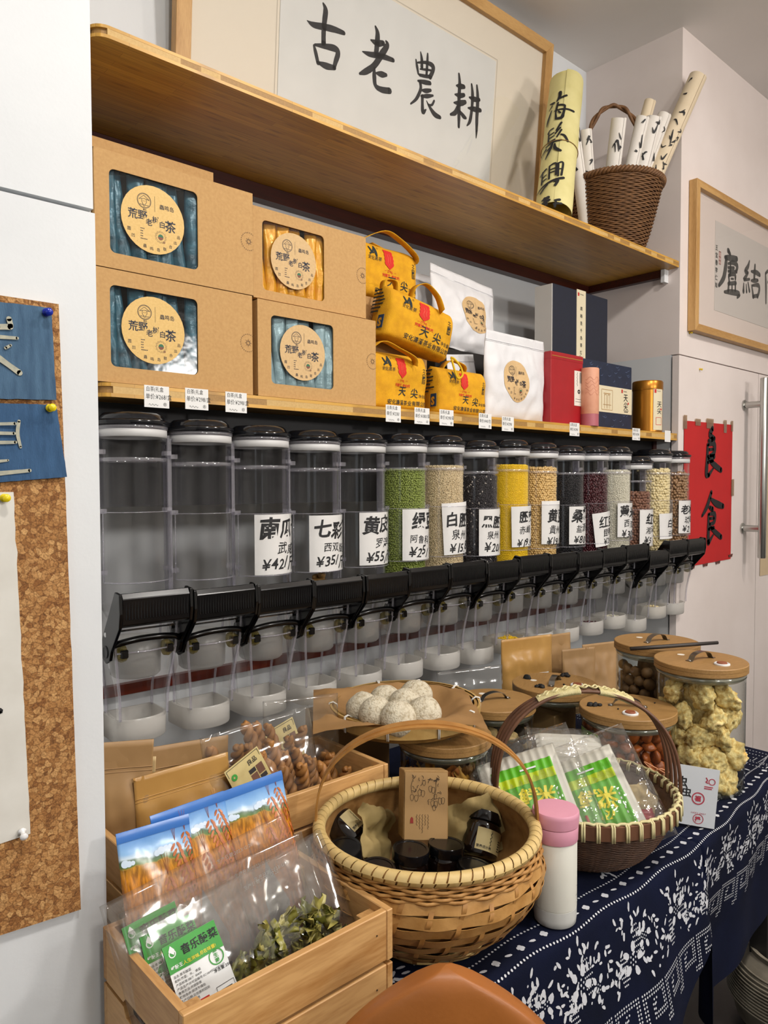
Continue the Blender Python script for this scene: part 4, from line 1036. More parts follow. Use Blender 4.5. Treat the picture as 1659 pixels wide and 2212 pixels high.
MB().box(.006, .20, -.0018, -.0010, .245, .2475).build('gold_line', mat('gold_line', '#c9a24a', .35, metal=.6), t)
lb = MB().box(.148, .2055, -.0016, 0, .075, .205).build('label_strip', mat('tin_label', '#e2dcd2', .6), t)
put('label_print', flat(-.0017), [('l', [(.165 + .003 * math.sin(i * 2.2), .200 - i * .004) for i in range(14)], .0012), ('ring', .176, .128, .003, .008), ('l', [(.155, .09), (.2, .09)], .001), ('l', [(.155, .10), (.195, .10)], .001)] + [('r', .182 + .006 * i, .1845 + .006 * i, .16, .20) for i in range(3)], INK, lb)
PEACH = mat('peach_card', '#dca183', .55, '#d39677', 30)
t = thing('peach_tea_tube', 'slim peach coloured cardboard tea tube', 'tube', (2.475, 1.585, 1.7175))
MB().lathe([(.034, 0), (.034, .045)], 32).build('tube_base', mat('rose_card', '#b0606a', .5), t, smooth=True)
MB().lathe([(.034, .045), (.0345, .046), (.0345, .214), (.033, .217), (0, .217)], 32).build('tube_body', PEACH, t, smooth=True)
put('relief_lines', cyl(.0345), [('l', [(-.05 + i * .004, .12 + .006 * math.sin(i * .9 + k) + k * .014) for i in range(24)], .0015) for k in range(5)], mat('peach_line', '#c88468', .6), t, cut=.006)
GOLDT = mat('gold_tin', '#b57a2c', .3, '#a86e22', 8, metal=.75)
t = thing('gold_tea_tin', 'round gold metal tea tin with cream label at the right shelf end', 'tin', (2.985, 1.628, 1.7175))
MB().lathe([(.058, 0), (.061, .003), (.061, .178)], 40).build('tin_body', GOLDT, t, smooth=True)
MB().lathe([(.0625, .178), (.0632, .181), (.0632, .212), (.060, .217), (0, .218)], 40).build('lid', GOLDT, t, smooth=True)
cs = cyl(.0615)
rt = -.35
lb = sheet('paper_label', lambda x, z, off=0: cs(x + rt * .06 + .005, z, off), (-.026, .026, .008, .19), CREAM, t, 10, 2, .0012)
put('label_print', lambda x, z, off=0: cs(x + rt * .06 + .005, z, off), [('t', '天尖', -.010, .105, .028, {'vert': 1, 'bold': .01, 'step': 1.0}), ('l', [(-.010 + i * .0026, .170 + .003 * math.sin(i * 2)) for i in range(9)], .0011)], INK, lb, off=.0016, cut=.008)
put('label_seal', lambda x, z, off=0: cs(x + rt * .06 + .005, z, off), [('r', -.022, -.013, .163, .178), ('ring', .014, .095, .001, .005), ('l', [(-.014, .03), (-.014, .06), (.016, .06), (.016, .03), (-.014, .03)], .002)], INKR, lb, off=.0016, cut=.008)
t = thing('black_folder', 'black item standing behind the patterned navy box', 'folder', (2.70, 1.80, 1.7175))
MB().box(0.17, .42, 0.13, .17, 0, .40).build('case', mat('black_card', '#15110f', .5), t, bevel=.004)

# ---------------------------------------------------------------- bulk bins hanging in a row
ACR = clear('clear_acrylic', '#ffffff', .025, .75, 2.8, .04)
ACRE = clear('clear_acrylic_edge', '#fbfaff', .10, .6, 2.0, .05, haze=.26, hazecol='#eeecf6')
FROST = clear('frosted_cap', '#f2f0ec', .04, .3, 3, .25, haze=.72, hazecol='#f6f4f0')
DRUM = clear('frosted_drum', '#f0f0ef', .04, .3, 3, .3, haze=.38, hazecol='#ecebe8')
LIDB = mat('smoked_lid', '#15161a', .12)
GASK = mat('white_gasket', '#c9c9c9', .4)
AMBER = clear('amber_bush', '#e9dfae', .08, .5, 2, .1, haze=.45, hazecol='#b9a957')
CHROME = mat('chrome', '#d8d8d8', .12, metal=1)
BR = .0725


def dshape(w, d, n=10, y0=0):
    """flat back, rounded front (towards -y)"""
    o = [(w / 2, y0 + d / 2), (-w / 2, y0 + d / 2), (-w / 2, y0 - d * .12)]
    for i in range(1, n):
        t = pi * i / n
        o.append((-w / 2 * math.cos(t), y0 - d * .12 - d * .38 * math.sin(t)))
    o.append((w / 2, y0 - d * .12))
    return o


def loft(mb, secs):
    n = len(secs[0][0]); b = len(mb.v)
    for o, z in secs: mb.v += [(x, y, z) for x, y in o]
    for j in range(len(secs) - 1):
        for i in range(n):
            mb.f.append((b + j * n + i, b + j * n + (i + 1) % n, b + (j + 1) * n + (i + 1) % n, b + (j + 1) * n + i))
    return mb


def sq(w, d, y0=0, k=.35, n=5):
    return [(x, y + y0) for x, y in rrect(w, d, min(w, d) * k, n)]


BM = {}
# tube body open at the top, running into the hopper
mb = MB(); mb.lathe([(.058, .262), (.069, .285), (BR, .30), (BR, .672)], 40, cap=False); BM['tube'] = mb.mesh('tube', ACR, 'all')
mb = MB(); mb.lathe([(BR + .0005, .60), (BR + .0015, .602), (BR + .0015, .606), (BR + .0005, .608)], 40, cap=False); mb.lathe([(BR + .0005, .668), (BR + .003, .670), (BR + .003, .676), (BR, .677)], 40, cap=False); BM['tube_ring'] = mb.mesh('tube_ring', ACRE, 'all')
MULTI = {}
MULTI['side_rail'] = [MB().box(s * .078 - .0025, s * .078 + .0025, -.012, .012, .30, .66).mesh('side_rail', ACRE) for s in (-1, 1)]
MULTI['clip'] = [MB().box(s * .073 - .008, s * .073 + .008, -.02, -.004, z, z + .010).mesh('clip', ACRE) for s in (-1, 1) for z in (.36, .49, .615)]
# chute: hopper narrowing towards the spout
mb = MB(); loft(mb, [(sq(.148, .142, 0, .4), .285), (sq(.146, .138, -.005, .35), .225), (sq(.136, .13, -.008, .3), .175), (sq(.122, .108, -.006, .25), .135), (sq(.112, .096, -.004, .25), .095), (sq(.108, .092, -.004, .25), .045)])
BM['chute'] = mb.mesh('chute', clear('chute_acrylic', '#ffffff', .03, .8, 2.4, .05), 'all')
MULTI['chute_rib'] = []
for sx in (-1, 1):
    for (dy, k) in ((-.052, 0), (.03, 1)):
        mb = MB(); mb.tube(cr([(sx * .070, dy - .01, .27), (sx * .066, dy - .008, .20), (sx * .060, dy, .15), (sx * .054, dy + .006, .10), (sx * .0525, dy + .008, .05)], 5), .0032, 6); MULTI['chute_rib'].append(mb.mesh('chute_rib', ACRE, 'all'))
mb = MB(); mb.tube([(-.066, -.066, .20), (0, -.07, .198), (.066, -.066, .20)], .002, 6)
BM['chute_lip'] = mb.mesh('chute_lip', ACRE, 'all')
mb = MB(); loft(mb, [(dshape(.116, .104), 0), (dshape(.120, .108), .003), (dshape(.121, .109), .046), (dshape(.118, .106), .050), (dshape(.112, .100), .050), (dshape(.110, .098), .012), (dshape(.0001, .0001), .012)]); mb.f.append(tuple(range(len(dshape(1, 1)))))
BM['spout_cap'] = mb.mesh('spout_cap', FROST, True)
mb = MB(); mb.lathe([(.048, .135), (.053, .14), (.055, .19), (.057, .215), (.054, .215), (.05, .145), (0, .14)], 28); BM['drum'] = mb.mesh('drum', DRUM, 'all')
mb = MB(); mb.lathe([(.066, .676), (.078, .678), (.0795, .681), (.079, .686), (.070, .690), (.067, .697), (.060, .7035), (.045, .705), (0, .705)], 44); BM['lid'] = mb.mesh('lid', LIDB, True)
mb = MB(); mb.lathe([(BR - .001, .652), (BR + .001, .653), (BR + .001, .668), (BR - .001, .669)], 40, cap=False); BM['gasket'] = mb.mesh('gasket', GASK, 'all')
# label holder: curved pocket in front
mb = MB(); RH = .079
mb.grid(lambda u, w: (RH * math.sin(-1.25 + 2.5 * u), -RH * math.cos(-1.25 + 2.5 * u), .345 + .148 * w), 28, 1); BM['label_holder'] = mb.mesh('label_holder', ACR, 'all')
mb = MB()
ed = [(RH * math.sin(-1.25 + 2.5 * u / 28), -RH * math.cos(-1.25 + 2.5 * u / 28)) for u in range(29)]
mb.tube([(x, y, .345) for x, y in ed], .0014, 5); mb.tube([(x, y, .493) for x, y in ed], .001, 5)
mb.tube([(ed[0][0], ed[0][1], .345), (ed[0][0], ed[0][1], .493)], .0014, 5); mb.tube([(ed[-1][0], ed[-1][1], .345), (ed[-1][0], ed[-1][1], .493)], .0014, 5)
BM['holder_edge'] = mb.mesh('holder_edge', ACRE, 'all')
# black lever handle
mb = MB()
bar = [(-.108, .260), (-.116, .266), (-.119, .320), (-.112, .331), (-.098, .328), (-.094, .266)]
n = len(bar)
mb.add([(-.073, y, z) for y, z in bar] + [(.073, y, z) for y, z in bar], [tuple(range(n)), tuple(range(2 * n - 1, n - 1, -1))] + [(i, i + n, (i + 1) % n + n, (i + 1) % n) for i in range(n)])
for i in range(22):
    x = -.066 + i * .0063; mb.box(x, x + .0028, -.1188, -.116, .276, .314)
BM['grip'] = mb.mesh('grip', BLACKP, bevel=.0012)
MULTI['lever_arm'] = []
for s in (-1, 1):
    mb = MB()
    arm = [(-.119, .330), (-.094, .333), (-.020, .226), (-.013, .205), (-.019, .186), (-.040, .177), (-.060, .186), (-.069, .206), (-.115, .260), (-.121, .290)]
    x0, x1 = (s * .073, s * .080) if s > 0 else (-.080, -.073); n = len(arm)
    mb.add([(x0, y, z) for y, z in arm] + [(x1, y, z) for y, z in arm], [tuple(range(n)), tuple(range(2 * n - 1, n - 1, -1))] + [(i, i + n, (i + 1) % n + n, (i + 1) % n) for i in range(n)])
    MULTI['lever_arm'].append(mb.mesh('lever_arm', BLACKP, bevel=.002, seg=2))
mb = MB(); mb.tube(cr([(-.074, -.060, .216), (-.06, -.070, .222), (-.03, -.076, .227), (0, -.077, .228), (.03, -.076, .227), (.06, -.070, .222), (.074, -.060, .216)], 5), .0046, 8, flat=1.5); BM['cross_bar'] = mb.mesh('cross_bar', BLACKP, 'all')
MULTI['pivot_cap'] = [MB().lathe([(.0135, 0), (.0135, .0012), (.012, .002), (.0105, .0015), (0, .0015)], 20, Matrix.Translation((s * .080, -.042, .202)) @ Matrix.Rotation(s * pi / 2, 4, 'Y')).mesh('pivot_cap', mat('black_plastic_satin', '#16181b', .35), True) for s in (-1, 1)]
MULTI['axle_bush'] = [MB().lathe([(.004, 0), (.017, .003), (.019, .012), (.012, .022), (.004, .024)], 14, Matrix.Translation((s * .040, -.05, .196)) @ Matrix.Rotation(s * pi / 2, 4, 'Y')).mesh('axle_bush', AMBER, True) for s in (-1, 1)]
MULTI['axle_key'] = [MB().box(s * .05 - .008, s * .05 + .008, -.07, -.05, .188, .206).mesh('axle_key', BLACKP, bevel=.002) for s in (-1, 1)]
mb = MB(); mb.lathe([(.0022, -.07), (.0022, .07)], 8, Matrix.Translation((0, -.058, .245)) @ Matrix.Rotation(pi / 2, 4, 'Y'))
for s in (-1, 1): mb.lathe([(.006, 0), (.006, .006), (.0045, .008), (.0055, .016), (.003, .018)], 12, Matrix.Translation((s * .064, -.04, .238)) @ Matrix.Rotation(s * pi / 2, 4, 'Y'))
BM['axle_rod'] = mb.mesh('axle_rod', CHROME, True)

BINX = [.682 + .1613 * i for i in range(16)]
BINZ = [.950, .943, .938, .934, .934, .939, .941, .932, .940, .936, .932, .935, .938, .905, .938, .936]
LABP = mat('label_paper', '#e9e8e6', .6, '#e1e0de', 6)
HOLD = {}


def make_bin(i, label, lab):
    t = thing('bulk_bin', label, 'dispenser', (BINX[i], 1.575, BINZ[i]), (0, 0, math.radians(RND.uniform(-1.5, 1.5))), 'clear bulk bins in a row')
    for k in ('tube', 'tube_ring', 'chute', 'chute_lip', 'spout_cap', 'drum', 'lid', 'gasket', 'label_holder', 'axle_rod'):
        p = link(k, BM[k], t)
        if k == 'label_holder': hold = p
    link('holder_edge', BM['holder_edge'], hold)
    for k in ('side_rail', 'clip', 'chute_rib', 'axle_bush', 'axle_key'):
        for me in MULTI[k]: link(k, me, t)
    h = link('handle', BM['grip'], t)
    link('cross_bar', BM['cross_bar'], h)
    for k in ('lever_arm', 'pivot_cap'):
        for me in MULTI[k]: link(k, me, h)
    if lab:
        a0, a1, z0, z1, lines, tilt = lab
        sf0 = cyl(RH - .0006); ct, st = math.cos(tilt), math.sin(tilt); cm, zm = (a0 + a1) / 2, (z0 + z1) / 2
        sf = lambda x, z, off=0: sf0(cm + (x - cm) * ct - (z - zm) * st, zm + (x - cm) * st + (z - zm) * ct, off)
        lb = sheet('paper_label', sf, (a0, a1, z0, z1), LABP, t, 20, 2, .0002)
        put('label_lettering', sf, [('t', s, x, z, sz, dict({'bold': .016, 'shear': .12, 'jit': .6}, **(o[0] if o else {}))) for s, x, z, sz, *o in lines], INK, lb, off=.0007, cut=.008, wob=.05, xmax=a1 - .001)
    return t


def L3(a, b, c, x=-.048, s1=.05, s2=.03, s3=.036, x2=-.03, x3=-.04):
    return [(a, x, .438, s1, {'bold': .03}), (b, x2, .398, s2, {'bold': .008}), (c, x3, .358, s3, {'bold': .02, 'shear': .25})]


A0, A1 = -.056, .068
bins = [
    ('empty clear bulk bin without paper label, leftmost of the row', None),
    ('empty clear bulk bin without paper label, second of the row', None),
    ('clear bulk bin labelled 南瓜子, empty, third from the left', (A0, A1, .347, .491, L3('南瓜子', '武威', '¥42/斤', x2=.0), 0)),
    ('clear bulk bin labelled 七彩花, with a few dried pods inside', (A0, A1, .345, .488, L3('七彩花', '西双版纳', '¥35/斤', s1=.046, s2=.024, x2=-.02), 0)),
    ('clear bulk bin labelled 黄皮, empty, beside the green beans', (A0, A1, .350, .491, L3('黄皮干', '罗浮山', '¥55/斤', s2=.027, x2=-.012), 0)),
    ('clear bulk bin labelled 绿豆 holding green mung beans', (A0, A1, .347, .491, L3('绿豆', '阿鲁科', '¥25/', x=-.03, s2=.026, x2=-.035), 0)),
    ('clear bulk bin labelled 白胚芽 holding tan rice', (A0, A1, .352, .505, L3('白胚芽', '泉州', '¥15.8', s1=.044), .05)),
    ('clear bulk bin labelled 黑胚 holding black rice', (A0, A1, .345, .49, L3('黑胚芽', '泉州', '¥20/', s1=.04, s2=.028), 0)),
    ('clear bulk bin labelled 胚芽 holding yellow millet', (A0, A1, .356, .488, L3('胚芽米', '赤峰', '¥19.9', s1=.04, x=-.03, s3=.03), .02)),
    ('clear bulk bin labelled 黄豆 holding pale soybeans', (A0, A1, .360, .506, L3('黄豆', '貴州', '¥19/斤', s1=.048, x=-.035), 0)),
    ('clear bulk bin labelled 桑椹 holding black dried berries', (A0, A1, .354, .488, L3('桑椹', '盐源', '¥80/', s1=.048), 0)),
    ('clear bulk bin labelled 红豆 holding dark red beans', (A0, A1, .338, .462, [('红豆', -.035, .408, .044, {'bold': .02}), ('昆明', -.02, .375, .028), ('¥25', -.02, .342, .03)], .12)),
    ('clear bulk bin labelled 薏 holding white barley grains', (A0, A1, .358, .488, L3('薏米', '西双', '¥30/', s1=.044), 0)),
    ('clear bulk bin labelled 红, hung lower, holding brown nuts', (A0, A1, .347, .491, L3('红枣', '湘潭', '¥5', x=-.03), 0)),
    ('clear bulk bin labelled 白 holding cream lotus seeds', (A0, A1, .335, .44, [('白莲', -.02, .385, .04, {'bold': .02}), ('云南', -.015, .345, .028)], .03)),
    ('clear bulk bin labelled 老 holding brown sugar lumps, rightmost', (A0, A1, .352, .491, L3('老冰糖', '琥珀', '¥2', s1=.042), 0)),
]
for i, (lb, la) in enumerate(bins): make_bin(i, lb, la)

# contents of the bins
def ico(sub=1):
    bm = bmesh.new(); bmesh.ops.create_icosphere(bm, subdivisions=sub, radius=1)
    v = [tuple(p.co) for p in bm.verts]; f = [tuple(q.index for q in x.verts) for x in bm.faces]
    bm.free(); return v, f


ICO1, ICO2 = ico(1), ico(2)


def grains(name, label, i, ztop, size, mt, stretch=(1, 1, 1), sub=1, extra=None, rad=.0685, zbot=.288, core=True, front=True, dens=1.0, seed=0):
    """packed grains against the inside of the tube, one uncountable fill"""
    rr = random.Random(seed + i); mb = MB(); mb2 = MB()
    V, F_ = ico(sub) if sub != 1 else ICO1
    dx = size * 1.75 / dens ** .5; dz = size * 1.55 / dens ** .5
    rows = int((ztop - zbot) / dz)
    a0, a1 = math.radians(-195), math.radians(20)
    for j in range(rows + 1):
        z = zbot + j * dz
        n = int((a1 - a0) * rad / dx)
        for k in range(n + 1):
            a = a0 + (a1 - a0) * (k + .5 * (j % 2) + rr.uniform(-.2, .2)) / n
            r = rad - size * min(stretch) * rr.uniform(.9, 1.5)
            c = Vector((r * math.cos(a), r * math.sin(a), z + rr.uniform(-.25, .25) * dz))
            rot = Euler((rr.uniform(0, 6), rr.uniform(0, 6), rr.uniform(0, 6))).to_matrix()
            s_ = size * rr.uniform(.85, 1.15)
            tgt = mb2 if extra and rr.random() < extra[1] else mb
            tgt.add([c + rot @ Vector((p[0] * s_ * stretch[0], p[1] * s_ * stretch[1], p[2] * s_ * stretch[2])) for p in V], F_)
    # top layer
    for k in range(int(1.2 * (rad / (size * 1.4)) ** 2)):
        a = rr.uniform(0, 2 * pi); r = rad * .92 * math.sqrt(rr.random())
        c = Vector((r * math.cos(a), r * math.sin(a), ztop + rr.uniform(-.5, .6) * size))
        rot = Euler((rr.uniform(0, 6), rr.uniform(0, 6), rr.uniform(0, 6))).to_matrix()
        (mb2 if extra and rr.random() < extra[1] else mb).add([c + rot @ Vector((p[0] * size * stretch[0], p[1] * size * stretch[1], p[2] * size * stretch[2])) for p in V], F_)
    t = thing(name, label, 'grain', (BINX[i], 1.575, BINZ[i]), kind='stuff')
    mb.build('grain_layer', mt, t, smooth='all', kind='stuff')
    if extra: mb2.build('grain_flecks', extra[0], t, smooth='all', kind='stuff')
    MB().lathe([(0, .282), (.05, .282), (rad - size * 1.6, .30), (rad - size * 1.6, ztop - size), (0, ztop - size * .3)], 24).build('grain_core', mt, t, smooth='all')
    return t


MUNG = mat('mung_green', '#8f9c48', .45, '#6c7c30', 400)
grains('mung_beans', 'green mung beans filling the bin beside 黄皮', 5, .602, .0033, MUNG, seed=1)
grains('brown_rice', 'pale tan rice grains filling a bulk bin', 6, .612, .0021, mat('rice_tan', '#dccaa4', .6, '#c6b089', 300), (2.2, .8, .8), seed=2)
grains('black_rice', 'black rice with pale flecks filling a bulk bin', 7, .592, .0023, mat('rice_black', '#2a2529', .5, '#1c181b', 300), (2.2, .8, .8), extra=(mat('rice_fleck', '#c9c0b6', .6), .035), seed=3)
grains('millet', 'bright yellow millet filling a bulk bin', 8, .622, .0020, mat('millet_yellow', '#f7d220', .55, '#eac014', 300), seed=4)
grains('soybeans', 'pale yellow soybeans filling a bulk bin', 9, .618, .0044, mat('soy', '#e0be80', .45, '#cfab68', 200), (1.1, .95, .95), 2, seed=5)
grains('black_berries', 'nearly black dried berries filling a bulk bin', 10, .60, .0030, mat('berry_black', '#1b181d', .5, '#111014', 300), (1.3, .9, .9), seed=6)
grains('red_beans', 'dark red kidney beans filling a bulk bin', 11, .598, .0048, mat('bean_red', '#4d1820', .3, '#3a1018', 200), (1.5, .85, .85), 2, seed=7)
grains('barley', 'off-white barley grains filling a bulk bin', 12, .613, .0026, mat('barley_white', '#e0dcca', .6, '#c8c3b0', 300), (1.3, .9, .9), seed=8)
grains('brown_nuts', 'brown round nuts in the lower hung bin', 13, .555, .0068, mat('nut_brown', '#8a5f49', .6, '#6c4735', 150), sub=2, seed=9)
grains('lotus_seeds', 'cream lotus seeds filling a bulk bin', 14, .618, .0066, mat('lotus', '#ebdcae', .55, '#d8c692', 150), (1.15, .9, .9), 2, seed=10)
grains('sugar_lumps', 'brown translucent sugar lumps in the rightmost bin', 15, .605, .0075, mat('sugar_brown', '#a5825f', .35, '#8b6947', 120), (1.2, .9, 1), seed=11)
# dried pods at the bottom of the fourth bin
PODM = mat('dried_pod', '#b08b4f', .6, '#86622f', 60, (1, 1, 1), bump=.4, bscale=90)
for k, (a, z, rz) in enumerate([(0, .300, .2), (.9, .306, 1.2), (-.8, .312, -.6), (2, .300, 2.2), (.3, .322, .5), (-.4, .330, 1.0)]):
    mb = MB(); mb.tube([(-.032 + .008 * i, .003 * math.sin(i * .8), 0) for i in range(9)], [.002, .006, .0085, .0095, .010, .0095, .0085, .006, .002], 8)
    mb.build('dried_pod', PODM, None, smooth='all', loc=(BINX[3] + .022 * math.cos(a) - .006, 1.575 + .022 * math.sin(a) - .012, BINZ[3] + z), rot=(0, .15, rz), label='tan dried seed pod at the bottom of the bin labelled 七彩花', cat='seed pod', group='dried pods in a bin')


def heap(name, label, i, mt, size, n, h=.02):
    rr = random.Random(i); mb = MB()
    for k in range(n):
        r = .042 * math.sqrt(rr.random()); a = rr.uniform(0, 2 * pi)
        c = Vector((r * math.cos(a) * 1.1, r * math.sin(a) * .85 - .004, .016 + rr.random() * h * (1 - r / .05) + .02))
        mb.add([c + Vector(p) * size for p in ICO1[0]], ICO1[1])
    mb.lathe([(.045, .013), (.044, .03), (.02, .034 + h * .5), (0, .036 + h * .6)], 18)
    mb.build(name, mt, None, smooth='all', loc=(BINX[i], 1.575, BINZ[i]), label=label, cat='grain', kind='stuff')


heap('millet_heap', 'small heap of yellow millet left in a spout cap', 8, MATS['millet_yellow'], .002, 500)
heap('bean_heap', 'dark red beans left in a spout cap', 11, MATS['bean_red'], .004, 60, .008)
heap('barley_heap', 'small white heap of barley left in a spout cap', 12, MATS['barley_white'], .0026, 300, .012)
heap('lotus_heap', 'cream lotus seeds left in a spout cap', 14, MATS['lotus'], .0062, 50, .012)

# ---------------------------------------------------------------- table with batik cloth
TZ = .75
t = thing('table', 'low display table hidden under the blue batik cloth', 'table', (0, 0, 0))
MB().box(.405, 2.17, .775, 1.545, .715, .742).build('table_top', PINE, t, bevel=.003)
for (x, y) in ((.44, .80), (2.12, .80), (.44, 1.50), (2.12, 1.50)): MB().box(x - .025, x + .025, y - .025, y + .025, .0, .715).build('leg', mat('dark_leg', '#1d1b1a', .5), t, bevel=.003)

NAVC = mat('indigo_batik', '#0a112a', .9, '#070c1e', 9, bump=.2, bscale=600, spec=.15)
BWH = mat('batik_white', '#c9cbd0', .85, '#b9bcc4', 60)
TOPD = .84          # cloth depth on the table top
S0, S1 = .398, 2.19


def cloth(s, q, off=0):
    """s along the table, q from the back edge over the front edge and down"""
    yb = 1.555
    yfe = .708 + .012 * math.sin(s * 3.0 + .5) + max(0, s - 1.55) * .06
    L = yb - yfe; R_ = .018
    if q <= L - R_:
        z = .7445 + .0012 * NZ.noise((s * 7, q * 7, .3)); return Vector((s, yb - q, z + off))
    a = (q - (L - R_)) / R_
    d0 = R_ * pi / 2
    if q - (L - R_) < d0:
        t_ = (q - (L - R_)) / d0 * pi / 2
        return Vector((s, yfe + R_ - (R_ + off) * math.sin(t_), .7445 - R_ + (R_ + off) * math.cos(t_)))
    d = q - (L - R_) - d0
    k = min(1, d / .25)
    step = 1 / (1 + math.exp(-(s - 1.545) * 70))
    wave = .016 * math.sin(s * 9 + .6) * k + .010 * math.sin(s * 23 + 2 * d) * k
    y = yfe - .045 * k * (1 - step) + .03 * k * step + wave * (1 - .5 * step)
    return Vector((s + .02 * k * (1 - step) * math.exp(-((s - 1.5) / .12) ** 2), y - off, .7445 - R_ - d))


def hem(s):
    L = 1.555 - (.708 + .012 * math.sin(s * 3.0 + .5) + max(0, s - 1.55) * .06)
    if s < 1.53: return L + .36 - max(0, s - 1.05) ** 2 * .75
    return L + .40


mb = MB()
nu, nv = 150, 120
mb.grid(lambda u, w: cloth(S0 + (S1 - S0) * u, w * hem(S0 + (S1 - S0) * u)), nu, nv)
o = len(mb.v); m = nu + 1
CL = thing('tablecloth', 'dark indigo batik tablecloth with white flower and meander print', 'tablecloth')
mb.build('cloth_sheet', NAVC, CL, smooth='all')
mb = MB(); mb.grid(lambda u, w: Vector((S1 + .012 * math.sin(w * pi / 2 * min(1, 1)) + .01 * math.sin(u * 20) * w, .735 + .82 * u, .7445 - .30 * w)), 30, 10); mb.build('cloth_end', NAVC, CL, smooth='all')

# white resist print on the cloth
pv = []; pf = []


def dab(s, q, rx, rq, ang=0, n=7, jag=.12):
    if not (S0 + .005 < s < S1 - .005 and 0.01 < q < hem(s) - .006): return
    b = len(pv); ca, sa = math.cos(ang), math.sin(ang)
    for i in range(n):
        t_ = 2 * pi * i / n; k = 1 + jag * RND.uniform(-1, 1); x, y = rx * math.cos(t_) * k, rq * math.sin(t_) * k
        pv.append(cloth(s + x * ca - y * sa, q + x * sa + y * ca, .0009))
    pf.append(tuple(range(b, b + n)))


def dots(poly, step, r, n=6):
    for (a, b), (c, d) in zip(poly, poly[1:]):
        L_ = math.hypot(c - a, d - b); k = max(1, int(L_ / step))
        for i in range(k): dab(a + (c - a) * i / k, b + (d - b) * i / k, r, r, 0, n, .1)


def edge_q(s): return 1.555 - (.708 + .012 * math.sin(s * 3.0 + .5) + max(0, s - 1.55) * .06)


def flower(s, q, sc, rot=0):
    for i in range(5):
        a = rot + 2 * pi * i / 5; dab(s + .017 * sc * math.cos(a), q + .017 * sc * math.sin(a), .0074 * sc, .0052 * sc, a, 8)
    for i in range(6):
        a = rot + 2 * pi * i / 6; dab(s + .0065 * sc * math.cos(a), q + .0065 * sc * math.sin(a), .0016 * sc, .0016 * sc)
    dab(s, q, .0018 * sc, .0018 * sc)


def sprig(s, q, L_, ang, sc=1):
    for i in range(4):
        x = s + L_ * i / 4 * math.cos(ang + .25 * i); y = q + L_ * i / 4 * math.sin(ang + .25 * i)
        for sg in (-1, 1):
            if RND.random() < .25: continue
            a = ang + sg * RND.uniform(.4, 1.0); k_ = RND.uniform(.6, 1.25) * sc; dab(x + .009 * k_ * math.cos(a), y + .009 * k_ * math.sin(a), .0068 * k_, .0031 * k_, a, 8, .22)
    dab(s + L_ * math.cos(ang), q + L_ * math.sin(ang), .008 * sc, .003 * sc, ang, 7)


def lattice(s, q, w, h, ang=.3):
    for i in range(5):
        for j in range(7):
            x = (i - 2) * w / 5; y = (j - 3) * h / 7
            if (x / (w / 2)) ** 2 + (y / (h / 2)) ** 2 < 1: dab(s + x + .0026 * (j % 2), q + y, .0019, .0017, ang, 6)


# two dotted lines with blobs between, along the front edge
for off in (-.052, -.006):
    s = S0 + .01
    while s < S1 - .02: dab(s, edge_q(s) + off + .003 * math.sin(s * 31), .0022, .0022); s += .0082
s = S0 + .02
k = 0
while s < S1 - .03:
    q = edge_q(s) - .029
    if k % 2: dab(s, q, .007, .003, .3, 8)
    else:
        for i in range(4): dab(s + .0035 * math.cos(pi / 2 * i + .4), q + .0035 * math.sin(pi / 2 * i + .4), .0042, .0042, 0, 7)
    s += .030; k += 1
# bouquets on the drop
s = S0 + .06; k = 0
while s < S1 - .05:
    q0 = edge_q(s)
    flower(s, q0 + .075 + .02 * (k % 2), 1.25, k)
    flower(s + .045, q0 + .10 - .03 * (k % 2), .95, k * 2)
    lattice(s + .022, q0 + .07, .026, .06, .2 * k); lattice(s - .03, q0 + .105, .022, .05)
    for a in (-2.2, -1.4, -.7, .5, 2.6): sprig(s + .03 * math.cos(a), q0 + .085 + .03 * math.sin(a), .045, a + RND.uniform(-.3, .3))
    sprig(s + .08, q0 + .05, .05, .9); sprig(s + .09, q0 + .115, .05, -.8, .9)
    for _ in range(9): dab(s + RND.uniform(-.06, .10), q0 + RND.uniform(.022, .135), RND.uniform(.002, .006), RND.uniform(.0015, .003), RND.uniform(0, 3), 7)
    s += .135 + .02 * (k % 3); k += 1
# meander band
U = .080
s = S0 + .02
while s < S1 - .06:
    q0 = edge_q(s) + .158; H_ = .066
    out = [(0, H_), (0, 0), (U - .012, 0), (U - .012, H_ * .68), (U * .32, H_ * .68), (U * .32, H_ * .34), (U * .52, H_ * .34)]
    for d in (0, .0066):
        pl = [(s + (x + d if x < U * .3 else x - d if x > U * .6 else x + d * .7), q0 + (y + d if y < H_ * .3 else y - d * (1 if y < H_ * .9 else 0))) for x, y in out]
        dots(pl, .0062, .0021)
    for d in (0, .0066): dots([(s + U - .012, q0 + H_ - d), (s + U + .002, q0 + H_ - d)], .0062, .0021)
    s += U
# table top: scattered sprays and an inner meander near the right end
for (s, q) in [(.95, .62), (1.05, .70), (.84, .74), (1.56, .70), (1.62, .63), (1.50, .60), (1.40, .74), (1.75, .66), (1.70, .55), (1.95, .60), (2.02, .69), (1.85, .74), (.72, .72), (1.2, .60), (1.28, .74), (1.9, .45), (1.75, .38), (1.6, .34), (1.5, .45)]:
    flower(s, q, 1.1, s * 9)
    for a in (.3, 1.7, 3.4, 4.8): sprig(s + .026 * math.cos(a), q + .026 * math.sin(a), .035, a)
for off in (2.165, 2.14, 2.08, 2.055): dots([(off, .05), (off, .80)], .0085, .0021)
q = .1
while q < .76:
    dots([(2.13, q), (2.09, q), (2.09, q + .035), (2.115, q + .035), (2.115, q + .018)], .0062, .0019); q += .05
me = bpy.data.meshes.new('batik_print'); me.from_pydata(pv, [], pf); me.materials.append(BWH)
